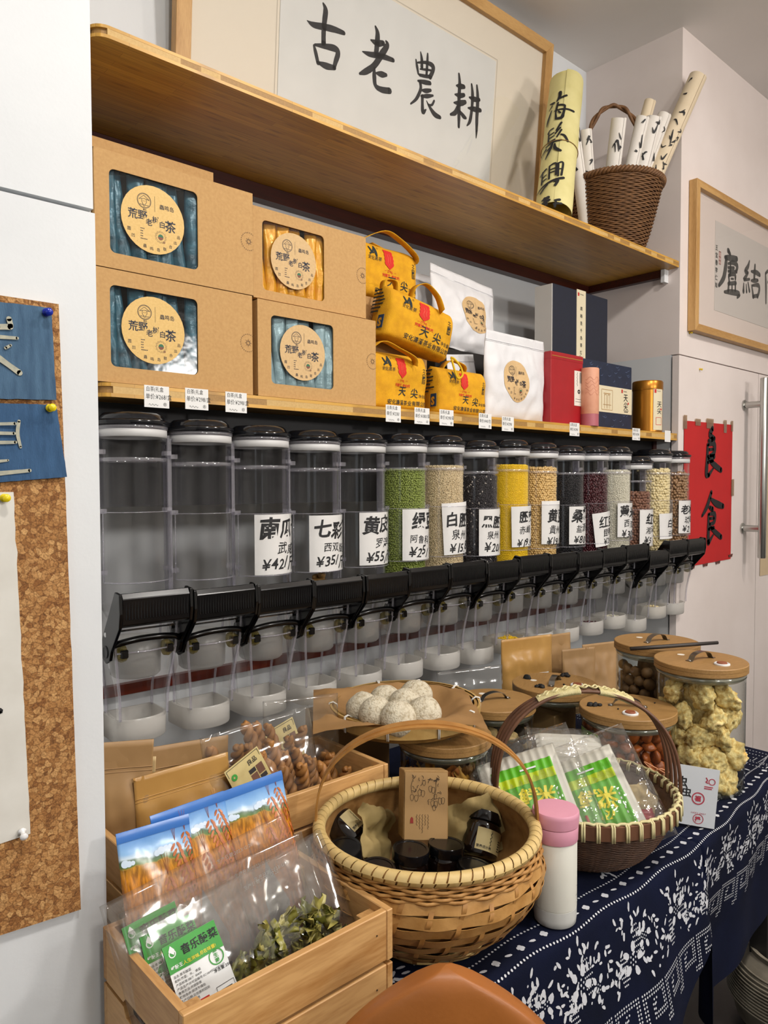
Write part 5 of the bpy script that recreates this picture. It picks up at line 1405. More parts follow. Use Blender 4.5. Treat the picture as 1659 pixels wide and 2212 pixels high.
link('batik_print', me, CL, kind='stuff')

# ---------------------------------------------------------------- wooden crates
NAIL = mat('nail_hole', '#3a2614', .8)


def crate(label, x0, x1, y0, y1, h, rows, th=.011, gap=.006, slot=False):
    t = thing('wooden_crate', label, 'crate', (x0, y0, .7465))
    w, d = x1 - x0, y1 - y0; bh = (h - gap * (rows - 1)) / rows
    for r in range(rows):
        z = r * (bh + gap)
        MB().box(0, w - th, 0, th, z, z + bh).build('front_board', PINE, t, bevel=.0012)
        MB().box(0, w, d - th, d, z, z + bh).build('back_board', PINE, t, bevel=.0012)
        MB().box(w - th, w, -.001, d - th, z - .001, z + bh).build('side_board', PINEY, t, bevel=.0012)
        if slot and r == rows - 2 or slot and r == rows - 1:
            lo = r == rows - 2
            a, b = d * .3, d * .72; n = 7
            prof = [(th, 0), (d - th, 0), (d - th, bh), (th, bh)]
            if lo: pr = [(th, 0), (d - th, 0), (d - th, bh), (b, bh), (b - .008, bh - .012), (a + .008, bh - .012), (a, bh), (th, bh)]
            else: pr = [(th, 0), (a, 0), (a + .008, .008), (b - .008, .008), (b, 0), (d - th, 0), (d - th, bh), (th, bh)]
            m_ = MB(); n = len(pr)
            m_.add([(0, y, z + q) for y, q in pr] + [(th, y, z + q) for y, q in pr], [tuple(range(n)), tuple(range(2 * n - 1, n - 1, -1))] + [(i, (i + 1) % n, (i + 1) % n + n, i + n) for i in range(n)])
            m_.build('side_board', PINEY, t)
        else: MB().box(0, th, th, d - th, z, z + bh).build('side_board', PINEY, t, bevel=.0012)
        for x in (.022, w - .03):
            MB().lathe([(.0013, 0), (.0013, .0006)], 6, Matrix.Translation((x, -.0002, z + bh * .6)) @ Matrix.Rotation(pi / 2, 4, 'X')).build('nail', NAIL, t)
    for (x, y) in ((th, th), (w - th - .026, th), (th, d - th - .026), (w - th - .026, d - th - .026)):
        MB().box(x, x + .026, y, y + .026, 0, h - .012).build('corner_post', PINEZ, t, bevel=.001)
    MB().box(th, w - th, th, d - th, .002, .010).build('floor_board', PINE, t)
    return t


crate('pine crate in front holding wheat bags and pickled greens', .382, .706, .768, 1.002, .150, 2, slot=True)
crate('wider pine crate behind holding kraft pouches and twisted snacks', .446, .980, 1.078, 1.305, .202, 3)

# ---------------------------------------------------------------- wheat flour bags
def wheat_mat():
    m = bpy.data.materials.new('wheat_print'); m.use_nodes = True
    nt = m.node_tree; N = nt.nodes.new; Lk = nt.links.new; b = nt.nodes['Principled BSDF']; b.inputs['Roughness'].default_value = .22
    tc = N('ShaderNodeTexCoord'); sp = N('ShaderNodeSeparateXYZ'); Lk(tc.outputs['Object'], sp.inputs[0])
    nz = N('ShaderNodeTexNoise'); nz.inputs['Scale'].default_value = 28; nz.inputs['Detail'].default_value = 4; Lk(tc.outputs['Object'], nz.inputs['Vector'])
    ad = N('ShaderNodeMath'); ad.operation = 'MULTIPLY_ADD'; ad.inputs[1].default_value = .024; Lk(nz.outputs[0], ad.inputs[0])
    sl = N('ShaderNodeMath'); sl.operation = 'MULTIPLY_ADD'; sl.inputs[1].default_value = .12; Lk(sp.outputs['X'], sl.inputs[0]); Lk(sp.outputs['Z'], sl.inputs[2])
    Lk(sl.outputs[0], ad.inputs[2])
    mr = N('ShaderNodeMapRange'); mr.inputs['From Min'].default_value = 0; mr.inputs['From Max'].default_value = .29; Lk(ad.outputs[0], mr.inputs[0])
    rp = N('ShaderNodeValToRGB'); e = rp.color_ramp.elements; e[0].position = 0; e[0].color = C('#e4ddd6'); e[1].position = 1; e[1].color = C('#4f8ad6')
    for p, c in ((.16, '#e4ddd6'), (.165, '#7a3418'), (.30, '#a84a18'), (.50, '#c26a16'), (.80, '#d08a22'), (.845, '#b8862a'), (.852, '#5f7a3c'), (.872, '#5d7660'), (.885, '#cfe0ee'), (.915, '#8fbce8')):
        x = e.new(p); x.color = C(c)
    Lk(mr.outputs[0], rp.inputs[0])
    mp = N('ShaderNodeMapping'); mp.inputs['Scale'].default_value = (260, 1, 60); Lk(tc.outputs['Object'], mp.inputs[0])
    n2 = N('ShaderNodeTexNoise'); n2.inputs['Scale'].default_value = 1; n2.inputs['Detail'].default_value = 3; Lk(mp.outputs[0], n2.inputs['Vector'])
    r2 = N('ShaderNodeValToRGB'); r2.color_ramp.elements[0].position = .35; r2.color_ramp.elements[1].position = .65
    r2.color_ramp.elements[0].color = (.45, .4, .35, 1); r2.color_ramp.elements[1].color = (1.15, 1.1, 1, 1); Lk(n2.outputs[0], r2.inputs[0])
    lt = N('ShaderNodeMath'); lt.operation = 'LESS_THAN'; lt.inputs[1].default_value = .845; Lk(mr.outputs[0], lt.inputs[0])
    gt = N('ShaderNodeMath'); gt.operation = 'GREATER_THAN'; gt.inputs[1].default_value = .165; Lk(mr.outputs[0], gt.inputs[0])
    ml = N('ShaderNodeMath'); ml.operation = 'MULTIPLY'; Lk(lt.outputs[0], ml.inputs[0]); Lk(gt.outputs[0], ml.inputs[1])
    mx = N('ShaderNodeMixRGB'); mx.blend_type = 'MULTIPLY'; Lk(ml.outputs[0], mx.inputs[0]); Lk(rp.outputs[0], mx.inputs[1]); Lk(r2.outputs[0], mx.inputs[2])
    Lk(mx.outputs[0], b.inputs['Base Color'])
    n3 = N('ShaderNodeTexNoise'); n3.inputs['Scale'].default_value = 25; Lk(tc.outputs['Object'], n3.inputs['Vector'])
    bp = N('ShaderNodeBump'); bp.inputs['Strength'].default_value = .25; bp.inputs['Distance'].default_value = .006; Lk(n3.outputs[0], bp.inputs['Height']); Lk(bp.outputs[0], b.inputs['Normal'])
    return m


WHEAT = wheat_mat(); EAR = mat('wheat_ear', '#c9763a', .3, '#9c4a20', 120); EARD = mat('wheat_ear_dark', '#8a3d18', .3); WWIN = mat('grain_window', '#8d8798', .3, '#5a5264', 120)
CLOUD = mat('cloud_print', '#cfdff0', .25)


def wheat_bag(label, loc, rot, seed, w=.112):
    t = thing('wheat_bag', label, 'bag', loc, rot, 'wheat print bags in the front crate')
    P = Pouch(w, .285, .040, seed, wr=.004, seal=.10, bot=.7, side=.4, ws=16)
    P.build('bag_body', WHEAT, t, 22, 34)
    MB().grid(lambda u, q: P(-w / 2 + w * u, .271 + .014 * q, .0007 + .001 * math.sin(q * 3)), 10, 3).build('top_fold', mat('sky_blue_fold', '#3f76c4', .25), t, smooth='all')
    its = []; dk = []
    for (x, z, L_, a, k) in [(.022, .225, .06, 1.75, 1.3), (.038, .240, .05, 1.85, 1.1), (.006, .185, .06, 1.85, 1.2), (.028, .170, .06, 1.7, 1.3), (.042, .18, .06, 1.65, 1.3), (.016, .14, .05, 1.7, 1.1)]:
        for i in range(8):
            c = i / 8 * L_; px, pz = x - .25 * c + L_ * .3, z + c - L_ * .5
            for sg in (-1, 1):
                b = a - .25 + sg * .55; rr = .0030 * k
                its.append(('p', [(px + sg * .0034 * k + rr * 1.5 * math.cos(b) * math.cos(t_) - rr * .55 * math.sin(b) * math.sin(t_), pz + rr * 1.5 * math.sin(b) * math.cos(t_) + rr * .55 * math.cos(b) * math.sin(t_)) for t_ in [2 * pi * i_ / 7 for i_ in range(7)]]))
        dk.append(('l', [(x + L_ * .3 + .25 * L_ * .5, z - L_ * .5), (x + L_ * .3, z - L_ * .5 - .0), (x + L_ * .42, z - L_ * 1.4)], .0012))
        dk += [('l', [(x + L_ * .08, z + L_ * .5), (x + L_ * .05 + j * .004, z + L_ * .5 + .028)], .0004) for j in range(-1, 2)]
    put('ear_print', P, its, EAR, t, off=.0009, cut=.012, xmax=w / 2); put('awn_print', P, dk, EARD, t, off=.0008, cut=.012, xmax=w / 2)
    put('grain_window', P, [('p', [(.0, .075), (-.018, .08), (-.020, .11), (-.012, .145), (-.006, .168), (.004, .14), (.018, .10), (.016, .08)])], WWIN, t, off=.0007, cut=.012)
    its = [('ring', x, z, 0, r) for x, z, r in [(.0, .246, .004), (.006, .248, .005), (.013, .249, .004), (.019, .250, .003), (-.038, .243, .004), (-.043, .244, .005), (-.033, .243, .003)]]
    put('cloud_print', P, its, CLOUD, t, off=.0007, cut=.012, xmax=w / 2)
    return t


wheat_bag('blue and gold wheat bag, leftmost in the front crate', (.446, .905, .752), (-.26, -.05, -.18), 1, .10)
wheat_bag('blue and gold wheat bag, middle one in the front crate', (.518, .912, .762), (-.27, -.08, -.10), 2)
wheat_bag('blue and gold wheat bag, right hand one in the front crate', (.633, .930, .758), (-.25, -.07, -.05), 3)

# ---------------------------------------------------------------- pickled greens in clear bags
BAGC = clear('clear_bag', '#fbfbfa', .06, .6, 2.2, .10, haze=.035, hazecol='#eceae4', bump=.22, bscale=12)
GRN = mat('label_green', '#3d9a3c', .5); LYEL = mat('label_yellow', '#e0d23a', .5); LABW = mat('label_white', '#e8ebec', .5)
LEAFM = [mat('pickle_leaf_%d' % i, c, .25, d, 60, bump=.4, bscale=60) for i, (c, d) in enumerate([('#9a9442', '#6d6a2a'), ('#beb368', '#8d863e'), ('#7a7a34', '#545620')])]


def pickle_bag(label, loc, rot, seed, full, film=True):
    t = thing('pickle_bag', label, 'bag', loc, rot, 'clear bags of pickled greens')
    w, h = .285, .175
    P = Pouch(w, h, .030 if full else .012, seed, wr=.006, seal=.16, bot=.7, side=.6, ws=13)
    if film: P.build('bag_film', BAGC, t, 30, 24)
    x0, x1, z0, z1 = -.125, -.052, .022, .138
    lb = sheet('printed_label', P, (x0, x1, z0, z1), LABW, t, 8, 12, .0016)
    sheet('green_band', P, (x0, x1, z1 - .034, z1), GRN, lb, 8, 4, .0021); sheet('green_band', P, (x0, x1, z0, z0 + .014), GRN, lb, 8, 2, .0021)
    put('label_title', P, [('t', '音乐酸菜', x0 + .021, z1 - .018, .0125, {'bold': .02})], INK, lb, off=.0027, cut=.012)
    put('label_tagline', P, [('t', '人生滋味,尽在味蕾!', x0 + .019, z1 - .030, .0052, {'bold': .015})], LYEL, lb, off=.0027, cut=.012)
    put('label_logo', P, [('ring', x0 + .010, z1 - .012, .0035, .0048), ('p', [(x0 + .006, z1 - .008), (x0 + .010, z1 - .002), (x0 + .014, z1 - .008), (x0 + .012, z1 - .014)]), ('t', '璧酸王', x0 + .003, z1 - .030, .0052, {'bold': .02})], LABW, lb, off=.0026, cut=.012)
    lines = ['品名:音乐酸菜', '配料:芥菜、水、食盐', '产品标准:SB/T 10439', '产品生产许可证编号:SC116450214102637', '食用方法:开袋即食', '贮存条件:阴凉干燥处', '生产日期:见包装封边处', '保质期:六个月', '产地:广西南宁市', '生产商:广西食品有限公司', '工业园标准厂房4栋']
    put('label_text', P, [('t', s_, x0 + .003, z1 - .040 - i * .0049, .0036, {}) for i, s_ in enumerate(lines)] + [('t', '净含量:250g', x1 - .022, z0 + .058, .0048, {'bold': .01})]
        + [('l', [(x1 - .026, z0 + .019), (x1 - .026, z0 + .042), (x1 - .002, z0 + .042), (x1 - .002, z0 + .019), (x1 - .026, z0 + .019)], .0005)] + [('r', x1 - .024, x1 - .006, z0 + .023 + i * .0042, z0 + .0242 + i * .0042) for i in range(4)], INK, lb, off=.0024, cut=.02)
    put('label_red_text', P, [('r', x0 + .004, x0 + .004 + RND.uniform(.03, .04), z0 + .018 + i * .0048, z0 + .0205 + i * .0048) for i in range(5)], INKR, lb, off=.0024, cut=.02)
    put('label_ring', P, [('ring', x1 - .013, z0 + .075, .0085, .010), ('t', '益生菌', x1 - .016, z0 + .081, .006, {'vert': 1, 'bold': .02})], GRN, lb, off=.0024, cut=.02)
    put('date_print', P, [('t', '生产日期:2023/12/20', .02, h * .88, .0065, {})], mat('grey_print', '#8a8a86', .5), t, off=.0012, cut=.02)
    return t, P


PB, PP = pickle_bag('clear bag of pickled greens in front with fully visible green label', (.556, .828, .797), (-.46, -.16, -.06), 5, True)
pickle_bag('clear bag of pickled greens just behind the front one', (.543, .846, .780), (-.44, -.12, -.04), 6, False)
pickle_bag('clear bag of pickled greens, third back in the crate', (.530, .862, .795), (-.40, -.08, -.03), 7, False)
pickle_bag('clear bag of pickled greens, furthest back with its label at left', (.520, .880, .815), (-.38, -.14, -.02), 8, False)
rr = random.Random(3)
leafs = []
for k in range(5):
    mb = MB()
    mb.grid(lambda u, w: ((u - .5) * .020 * (1 - .5 * w) + .006 * NZ.noise((u * 3, w * 4, k)), .010 * NZ.noise((u * 3, w * 3, k + 5)) + .004 * math.sin(u * 7 + k), (w - .5) * .038 + .006 * NZ.noise((u * 2, w * 2, k + 9))), 6, 8)
    leafs.append([mb.mesh('pickle_leaf', LEAFM[j], 'all') for j in range(3)])
for k in range(90):
    u = rr.uniform(-.055, .120); w = rr.uniform(.008, .100) * (1 - abs(u - .04) * 4); w = max(.010, w)
    M4 = Matrix.LocRotScale(Vector((.556, .828, .797)), Euler((-.46, -.16, -.06)), None)
    p = M4 @ Vector((u, rr.uniform(-.008, .006), w))
    link('pickled_leaf', leafs[rr.randrange(5)][rr.randrange(3)], None, p, (rr.uniform(-1, .4), rr.uniform(-3, 3), rr.uniform(-1, 1)), rr.uniform(.75, 1.3), label='crumpled olive green pickled leaf inside the front clear bag', cat='pickled leaf', group='pickled leaves in the front bag')

# ---------------------------------------------------------------- kraft pouches in the back crate
KGOLD = mat('kraft_pouch', '#b98f50', .28, '#a87d42', 10, bump=.35, bscale=14)
KTAN = mat('kraft_pouch_dull', '#a68356', .5, '#93724a', 10, bump=.2, bscale=14)


def kpouch(label, loc, rot, w, h, t_, seed, mt=KGOLD, group='kraft paper pouches', zipl=True):
    t = thing('kraft_pouch', label, 'pouch', loc, rot, group)
    P = Pouch(w, h, t_, seed, wr=.008, seal=.16, bot=.7, side=.45, ws=14)
    P.build('pouch_body', mt, t, 30, 30)
    if zipl:
        for zz in (.86, .84): MB().tube([P(-w / 2 + w * i / 16, h * zz, .0006) for i in range(17)], .0009, 5).build('zip_line', mt, t, smooth='all')
    return t


kpouch('glossy kraft zip pouch standing at the left of the back crate', (.592, 1.150, .765), (-.06, -.03, -.05), .170, .258, .05, 21)
kpouch('kraft pouch behind the glossy one in the back crate', (.605, 1.215, .765), (-.03, .05, -.10), .165, .275, .03, 22, KTAN)
kpouch('kraft pouch curling over beside the white panel', (.480, 1.190, .765), (.0, .06, -.35), .082, .315, .045, 23, KTAN)
kpouch('flat kraft pouch with white edge between the two pouches', (.512, 1.215, .765), (-.05, .05, -.5), .06, .27, .02, 24, mat('kraft_pouch_pale', '#c4a878', .5), zipl=False)

# ---------------------------------------------------------------- twisted snacks
TWM = mat('fried_dough', '#b07c40', .55, '#8a5a2a', 40, bump=.3, bscale=60)
mb = MB()
for k in range(2):
    path = []
    for i in range(49):
        a = i / 48 * 2 * pi * 3.2 + k * pi; r = .0072 * math.sin(pi * min(1, max(.12, i / 48 * .9 + .06))) ** .4
        path.append((r * math.cos(a), r * math.sin(a), -.055 + .11 * i / 48))
    mb.tube(path, .0066, 8)
TW = mb.mesh('twist', TWM, 'all')
rr = random.Random(9)
def twist(p, ry, rx, rz, lb): link('twisted_dough', TW, None, p, (rx, ry, rz), rr.uniform(.9, 1.1), label=lb, cat='snack', group=lb)
LB1 = 'golden brown twisted fried dough stick in the nearer clear bag'; LB2 = 'golden brown twisted fried dough stick in the farther clear bag'
for k in range(24):
    x = .655 + (k % 8) * .024; lay = k // 8
    twist((x + rr.uniform(-.006, .006) + lay * .012, 1.158 + .020 * lay + rr.uniform(-.004, .004), .915 + .028 * lay + .018 * (k % 8 > 2) + rr.uniform(-.008, .008) - .016 * (k % 8 > 5)), -.20 + rr.uniform(-.14, .14), -.32, rr.uniform(0, 3), LB1)
for k in range(8):
    twist((.862 + (k % 4) * .028, 1.190 + .022 * (k // 4), .905 + .012 * (k // 4) - .010 * (k % 4)), -.30 + rr.uniform(-.1, .1), -.25, rr.uniform(0, 3), LB2)
CARD = mat('cream_card', '#cdbd84', .45, '#c2b078', 60)


def snack_bag(label, loc, rot, w, h, seed, lx):
    t = thing('snack_bag', label, 'bag', loc, rot, 'clear bags of twisted snacks')
    P = Pouch(w, h, .085, seed, wr=.010, seal=.20, bot=.8, side=.5, ws=11)
    P.build('bag_film', BAGC, t, 28, 28)
    sf = lambda x, z, off=0: (x * math.cos(.35) + z * math.sin(.35) * -1 + lx, P.pt(lx, .2)[1] - .004 - off - .002 * math.sin(z * 30), -x * -math.sin(.35) + z * math.cos(.35) + .125)
    lb = sheet('paper_card', sf, (-.038, .038, .0, .125), CARD, t, 6, 8, 0)
    put('card_border', sf, [('l', [(-.035, .003), (-.035, .122), (.035, .122), (.035, .003), (-.035, .003)], .0009)], INK, lb)
    put('card_text', sf, [('t', '良品', .006, .106, .0105, {'bold': .015})] + [('r', -.030, -.030 + RND.uniform(.045, .060), .010 + i * .0055, .012 + i * .0055) for i in range(9)] + [('r', -.030, -.030 + RND.uniform(.012, .025), .064 + i * .006, .066 + i * .006) for i in range(4)], INK, lb)
    put('card_picture', sf, [('r', .002, .016, .072, .088), ('r', .018, .032, .080, .098)], mat('card_photo', '#6d4a3a', .5), lb); put('card_picture', sf, [('r', .002, .016, .090, .098), ('r', .018, .032, .070, .078)], mat('card_photo_dark', '#2f2a2c', .5), lb)
    put('card_logo', sf, [('ring', -.026, .105, .002, .006)], GRN, lb)


snack_bag('clear bag of twisted fried dough with cream label, nearer one', (.755, 1.128, .772), (-.16, -.05, 0), .235, .295, 31, -.012)
snack_bag('clear bag of twisted fried dough with cream label, farther one', (.875, 1.215, .772), (-.16, .10, 0), .19, .29, 32, -.03)

# ---------------------------------------------------------------- big bamboo basket with jam jars
BST = mat('bamboo_weaver', '#c39558', .55, '#a97a3e', 40, (1, 1, 1), bump=.15, bscale=90)
BST2 = mat('bamboo_stake', '#b5854a', .55, '#98693190'[:7], 60)
BRIM = mat('bamboo_rim', '#d8bd83', .5, '#c5a768', 60)
BFINE = mat('bamboo_fine', '#b98a4e', .6, '#98692f', 70)
BB = thing('bamboo_basket', 'round woven bamboo basket with arched handle holding dark jam jars', 'basket', (.888, .880, .7455))


def prof(z):      # radius at height z, z in 0..0.185
    k = z / .185
    return .100 + .098 * math.sin(min(1, k * 1.35) * pi / 2) ** .9 - .020 * max(0, k - .62) / .38


ns = 26
rowz = [.024 + i * .0192 for i in range(7)]
for j, zc in enumerate(rowz):
    n = ns * 4; path = []; nr = []; sd = []
    for i in range(n):
        a = 2 * pi * i / n; ph = math.cos(a * ns / 2 + (pi if j % 2 else 0) + j * .35)
        r = prof(zc) + .0022 * ph
        path.append((r * math.cos(a), r * math.sin(a), zc + .0012 * NZ.noise((a * 2, j, 1)))); nr.append((math.cos(a), math.sin(a), 0)); dr = (prof(zc + .005) - prof(zc - .005)) / .01
        s_ = Vector((dr * math.cos(a), dr * math.sin(a), 1)).normalized(); sd.append(s_)
    MB().band(path, nr, sd, .0172, .0012, True).build('weaver', BST, BB, smooth=True)
for i in range(ns):
    a = 2 * pi * (i + .5) / ns; path = []; nr = []; sd = []
    for k in range(34):
        z = .006 + (.150 - .006) * k / 33
        j = (z - rowz[0]) / .0192; ph = math.cos(pi * j + (pi if i % 2 else 0) + .0)
        aa = a + z * 1.6
        r = prof(z) + .0030 * ph + .0008
        path.append((r * math.cos(aa), r * math.sin(aa), z)); nr.append((math.cos(aa), math.sin(aa), 0)); sd.append((-math.sin(aa), math.cos(aa), 0))
    MB().band(path, nr, sd, .0075, .0010).build('stake', BST2, BB, smooth=True)
mb = MB()
for j in range(6):
    z = .1475 + j * .0048; path = []
    for i in range(120):
        a = 2 * pi * i / 120; r = prof(z) + .0026 * math.sin(a * 26 + (pi if j % 2 else 0)) + .0016
        path.append((r * math.cos(a), r * math.sin(a), z + .0016 * NZ.noise((a * 5, j * 3, 2))))
    mb.tube(path, .0030, 5, True)
mb.build('fine_weave', BFINE, BB, smooth='all', kind='stuff')
mb = MB()
for j in range(5):
    z = .004 + j * .0035; mb.tube([((.104 + .002 * j + .002 * math.sin(a * .5 + j)) * math.cos(2 * pi * a / 90), (.104 + .002 * j + .002 * math.sin(a * .5 + j)) * math.sin(2 * pi * a / 90), z) for a in range(90)], .0036, 5, True)
mb.build('foot_ring', BRIM, BB, smooth='all')
MB().lathe([(0, .012), (.095, .012), (prof(.06) - .006, .06), (prof(.12) - .006, .12), (prof(.17) - .005, .17)], 40, cap=False).build('inner_lining', mat('bamboo_inner', '#a67b45', .7, '#7d5728', 40), BB, smooth='all')
# wrapped rim
RZ = .178; RR = prof(.178) + .002
MB().tube([(RR * math.cos(2 * pi * i / 72), RR * math.sin(2 * pi * i / 72), RZ) for i in range(72)], .0085, 8, True).build('rim_core', BFINE, BB, smooth='all')
nw = 64
WR = MB()
for q in (0,):
    pts = []; nr = []; sd = []
    for i in range(13):
        ph = 2 * pi * i / 12; a = .115 * i / 12
        pts.append((( RR + .0098 * math.cos(ph)) * math.cos(a) , (RR + .0098 * math.cos(ph)) * math.sin(a), .0098 * math.sin(ph)))
        nr.append((math.cos(ph) * math.cos(a), math.cos(ph) * math.sin(a), math.sin(ph))); sd.append((-math.sin(a), math.cos(a), .0))
    WR.band(pts, nr, sd, .0160, .0010)
wm = WR.mesh('rim_wrap', BRIM, True)
for i in range(nw): link('rim_wrap', wm, BB, (0, 0, RZ), (0, 0, 2 * pi * i / nw))
# arched handle of three strips
HB = mat('bamboo_handle', '#b98646', .45, '#9c6a30', 30)
dx, dy = .743, -.669
for k in range(3):
    pts = []; nr = []; sd = []
    for i in range(41):
        t_ = pi * i / 40; h = .182 * math.sin(t_) ** .75; r = .186 * math.cos(t_) * (1 + .03 * math.sin(t_))
        o = (k - 1) * .0135 * math.sin(t_) ** .4
        pts.append((-r * dx + o * dy * -1, -r * dy + o * dx, .165 + h + .002 * (k == 1)))
        tn = Vector((math.cos(t_) , 0, math.sin(t_))); nr.append((-math.cos(t_) * dx, -math.cos(t_) * dy, math.sin(t_))); sd.append((-dy, dx, 0))
    MB().band(pts, nr, sd, .0135, .0032).build('handle_strip', HB, BB, smooth=True)

# crumpled paper and jam jars inside
KP = mat('wrapping_paper', '#a8925f', .8, '#94804f', 20)
def crumple(label, loc, rot, w, h, seed, amp, mt, name='wrapping_paper', n=14):
    mb = MB(); mb.grid(lambda u, v: ((u - .5) * w, amp * NZ.noise((u * 3, v * 3, seed)) * 1.6 + amp * .5 * NZ.noise((u * 8, v * 8, seed)), (v - .5) * h + .006 * NZ.noise((u * 6, 0, seed))), n, n)
    return mb.build(name, mt, None, smooth='all', loc=loc, rot=rot, label=label, cat='paper')


crumple('brown wrapping paper sticking up behind the left jam jar', (.885, 1.005, .865), (-.3, .5, .2), .10, .09, 1, .012, KP)
crumple('brown wrapping paper at the right side of the bamboo basket', (1.030, .900, .865), (-.2, -.3, -.7), .11, .10, 2, .012, KP)
crumple('sheet of brown paper lining the bamboo basket', (.905, .905, .785), (-1.45, 0, .3), .22, .22, 5, .012, KP)
JL = mat('jam_lid', '#0d0d0f', .18); JB = mat('jam_jar', '#140c0a', .08, coat=.4); JLAB = mat('jam_label', '#bfae7c', .6)


def jam(label, loc, rot, lab=False):
    t = thing('jam_jar', label, 'jar', loc, rot, 'dark jam jars in the bamboo basket')
    MB().lathe([(0, 0), (.028, 0), (.033, .004), (.034, .012), (.034, .052), (.031, .060), (.028, .064), (.028, .068)], 28).build('jar_body', JB, t, smooth=True)
    MB().lathe([(.031, .062), (.0325, .063), (.0325, .078), (.0315, .080), (.027, .080), (.0265, .0788), (0, .0788)], 28).build('lid', JL, t, smooth=True)
    if lab:
        cs = cyl(.0343); sheet('paper_label', cs, (-.030, .030, .010, .048), JLAB, t, 12, 2, .0004)
        put('label_print', cs, [('l', [(-.003 + .0018 * math.sin(i * 2.1), .044 - i * .0022) for i in range(12)], .0009), ('t', '营养成分表', -.028, .014, .0055, {'bold': .01})] + [('r', .014, .022, .016 + i * .004, .0175 + i * .004) for i in range(5)], INK, t, off=.0009, cut=.008)
    return t


jam('dark jam jar tipped over with cream label at the left of the basket', (.858, 1.032, .845), (-.95, .25, .55), True)
jam('dark jam jar standing against the left wall of the basket', (.802, .985, .800), (.05, -.2, 0))
jam('dark jam jar low between two others at the front left', (.822, .935, .775), (.12, -.08, 0))
jam('dark jam jar at the front centre of the basket', (.880, .918, .790), (.05, .05, 0))
jam('dark jam jar directly under the kraft box', (.943, .893, .785), (.0, .1, 0))
jam('dark jam jar leaning at the right with cream label', (1.020, .880, .818), (-.45, .50, -.4), True)
jam('dark jam jar lowest at the front right of the basket', (.940, .835, .770), (.1, .2, 0))
t = thing('kraft_gift_box', 'small kraft box with fruit drawing lying on the jam jars', 'box', (.936, .930, .862), (-.28, .06, -.62), None)
MB().box(-.041, .041, -.0, .062, 0, .118).build('box_body', mat('kraft_small_box', '#a27f50', .7, '#94723f', 120), t, bevel=.0012)
MB().box(-.039, .039, -.0022, -.0008, .0, .1145).build('front_flap', mat('kraft_small_flap', '#a98656', .7), t)
fr = []
for (x, z, s_) in [(-.026, .072, 1), (-.018, .071, 1), (-.012, .080, 1), (-.006, .079, 1), (-.004, .097, .8), (.008, .087, 1), (.013, .085, 1), (.017, .074, .8), (.012, .062, 1), (.018, .061, 1), (.026, .066, 1), (.031, .067, 1), (.015, .055, .9)]:
    fr.append(('l', [(x + .0034 * s_ * math.sin(a), z + .0055 * s_ * math.cos(a) - .001 * math.cos(2 * a)) for a in [2 * pi * i / 12 for i in range(13)]], .0006))
rr = random.Random(5)
for _ in range(34):
    x, z = rr.choice([(-.024, .102), (-.016, .103), (-.008, .104), (.004, .104), (.012, .103), (.022, .104), (-.022, .083), (-.012, .090), (.02, .074), (.028, .076), (.008, .066), (.02, .098)]); a = rr.uniform(0, 6); x += rr.uniform(-.003, .003); z += rr.uniform(-.003, .003)
    fr.append(('l', [(x, z), (x + .0035 * math.cos(a), z + .0035 * math.sin(a)), (x + .006 * math.cos(a + .4), z + .006 * math.sin(a + .4))], .0008))
fr += [('l', [(-.026, .10), (-.028, .09), (-.026, .078)], .0007), ('l', [(.018, .10), (.018, .085), (.014, .068), (.026, .072)], .0007)]
for i in range(5):
    fr += [('l', [(-.017 + .0052 * i + .0012 * math.sin(j * 2.3 + i), .043 - j * .0021) for j in range(10 + 3 * (i % 3))], .0006)]
put('line_drawing', flat(-.0024), fr, mat('brown_ink', '#3b2c1c', .7), t)
put('red_seal', flat(-.0024), [('p', [(-.029, .028), (-.023, .028), (-.0235, .036), (-.026, .039), (-.0285, .036)])], mat('seal_dark_red', '#8f2a22', .7), t)
put('lid_lettering', lambda x, z, off=0: (x, z, .1186 + off), [('l', [(-.03 + i * .004, .03 + .004 * math.sin(i * 1.9)) for i in range(15)], .0009)], mat('brown_ink', '#3b2c1c', .7), t)
MB().box(.0412, .0418, .014, .022, .045, .085).build('paper_tie', LABW, t)
MB().box(.0412, .0416, .020, .026, .088, .098).build('thumb_hole', JL, t); MB().box(.0412, .0416, .022, .028, .040, .050).build('thumb_hole', JL, t)

# ---------------------------------------------------------------- pink and white thermos
t = thing('thermos', 'white thermos bottle with pink lid standing on the cloth edge', 'bottle', (1.068, .745, .7465))
MB().lathe([(.0335, 0), (.0355, .002), (.0365, .012), (.0365, .0285)], 40).build('base_ring', mat('thermos_base', '#cfd0cc', .35), t, smooth=True)
MB().lathe([(.0362, .0285), (.0360, .0292), (.0367, .030), (.0367, .141), (.0355, .143)], 40).build('bottle_body', mat('thermos_white', '#dcdbd2', .35, '#d2d1c6', 8), t, smooth=True)
MB().lathe([(.0345, .142), (.0345, .1455)], 40, cap=False).build('steel_neck', STEEL, t, smooth=True)
PINK = mat('pink_plastic', '#d99aae', .45, '#d393a7', 12)
MB().lathe([(.0375, .144), (.0380, .1455), (.0385, .168), (.0380, .1690)], 44).build('lid_lower', PINK, t, smooth=True)
MB().lathe([(.0376, .1692), (.0390, .1705), (.0402, .187), (.0400, .192), (.0385, .1945), (.030, .1952), (0, .1945)], 44).build('lid_upper', PINK, t, smooth=True)
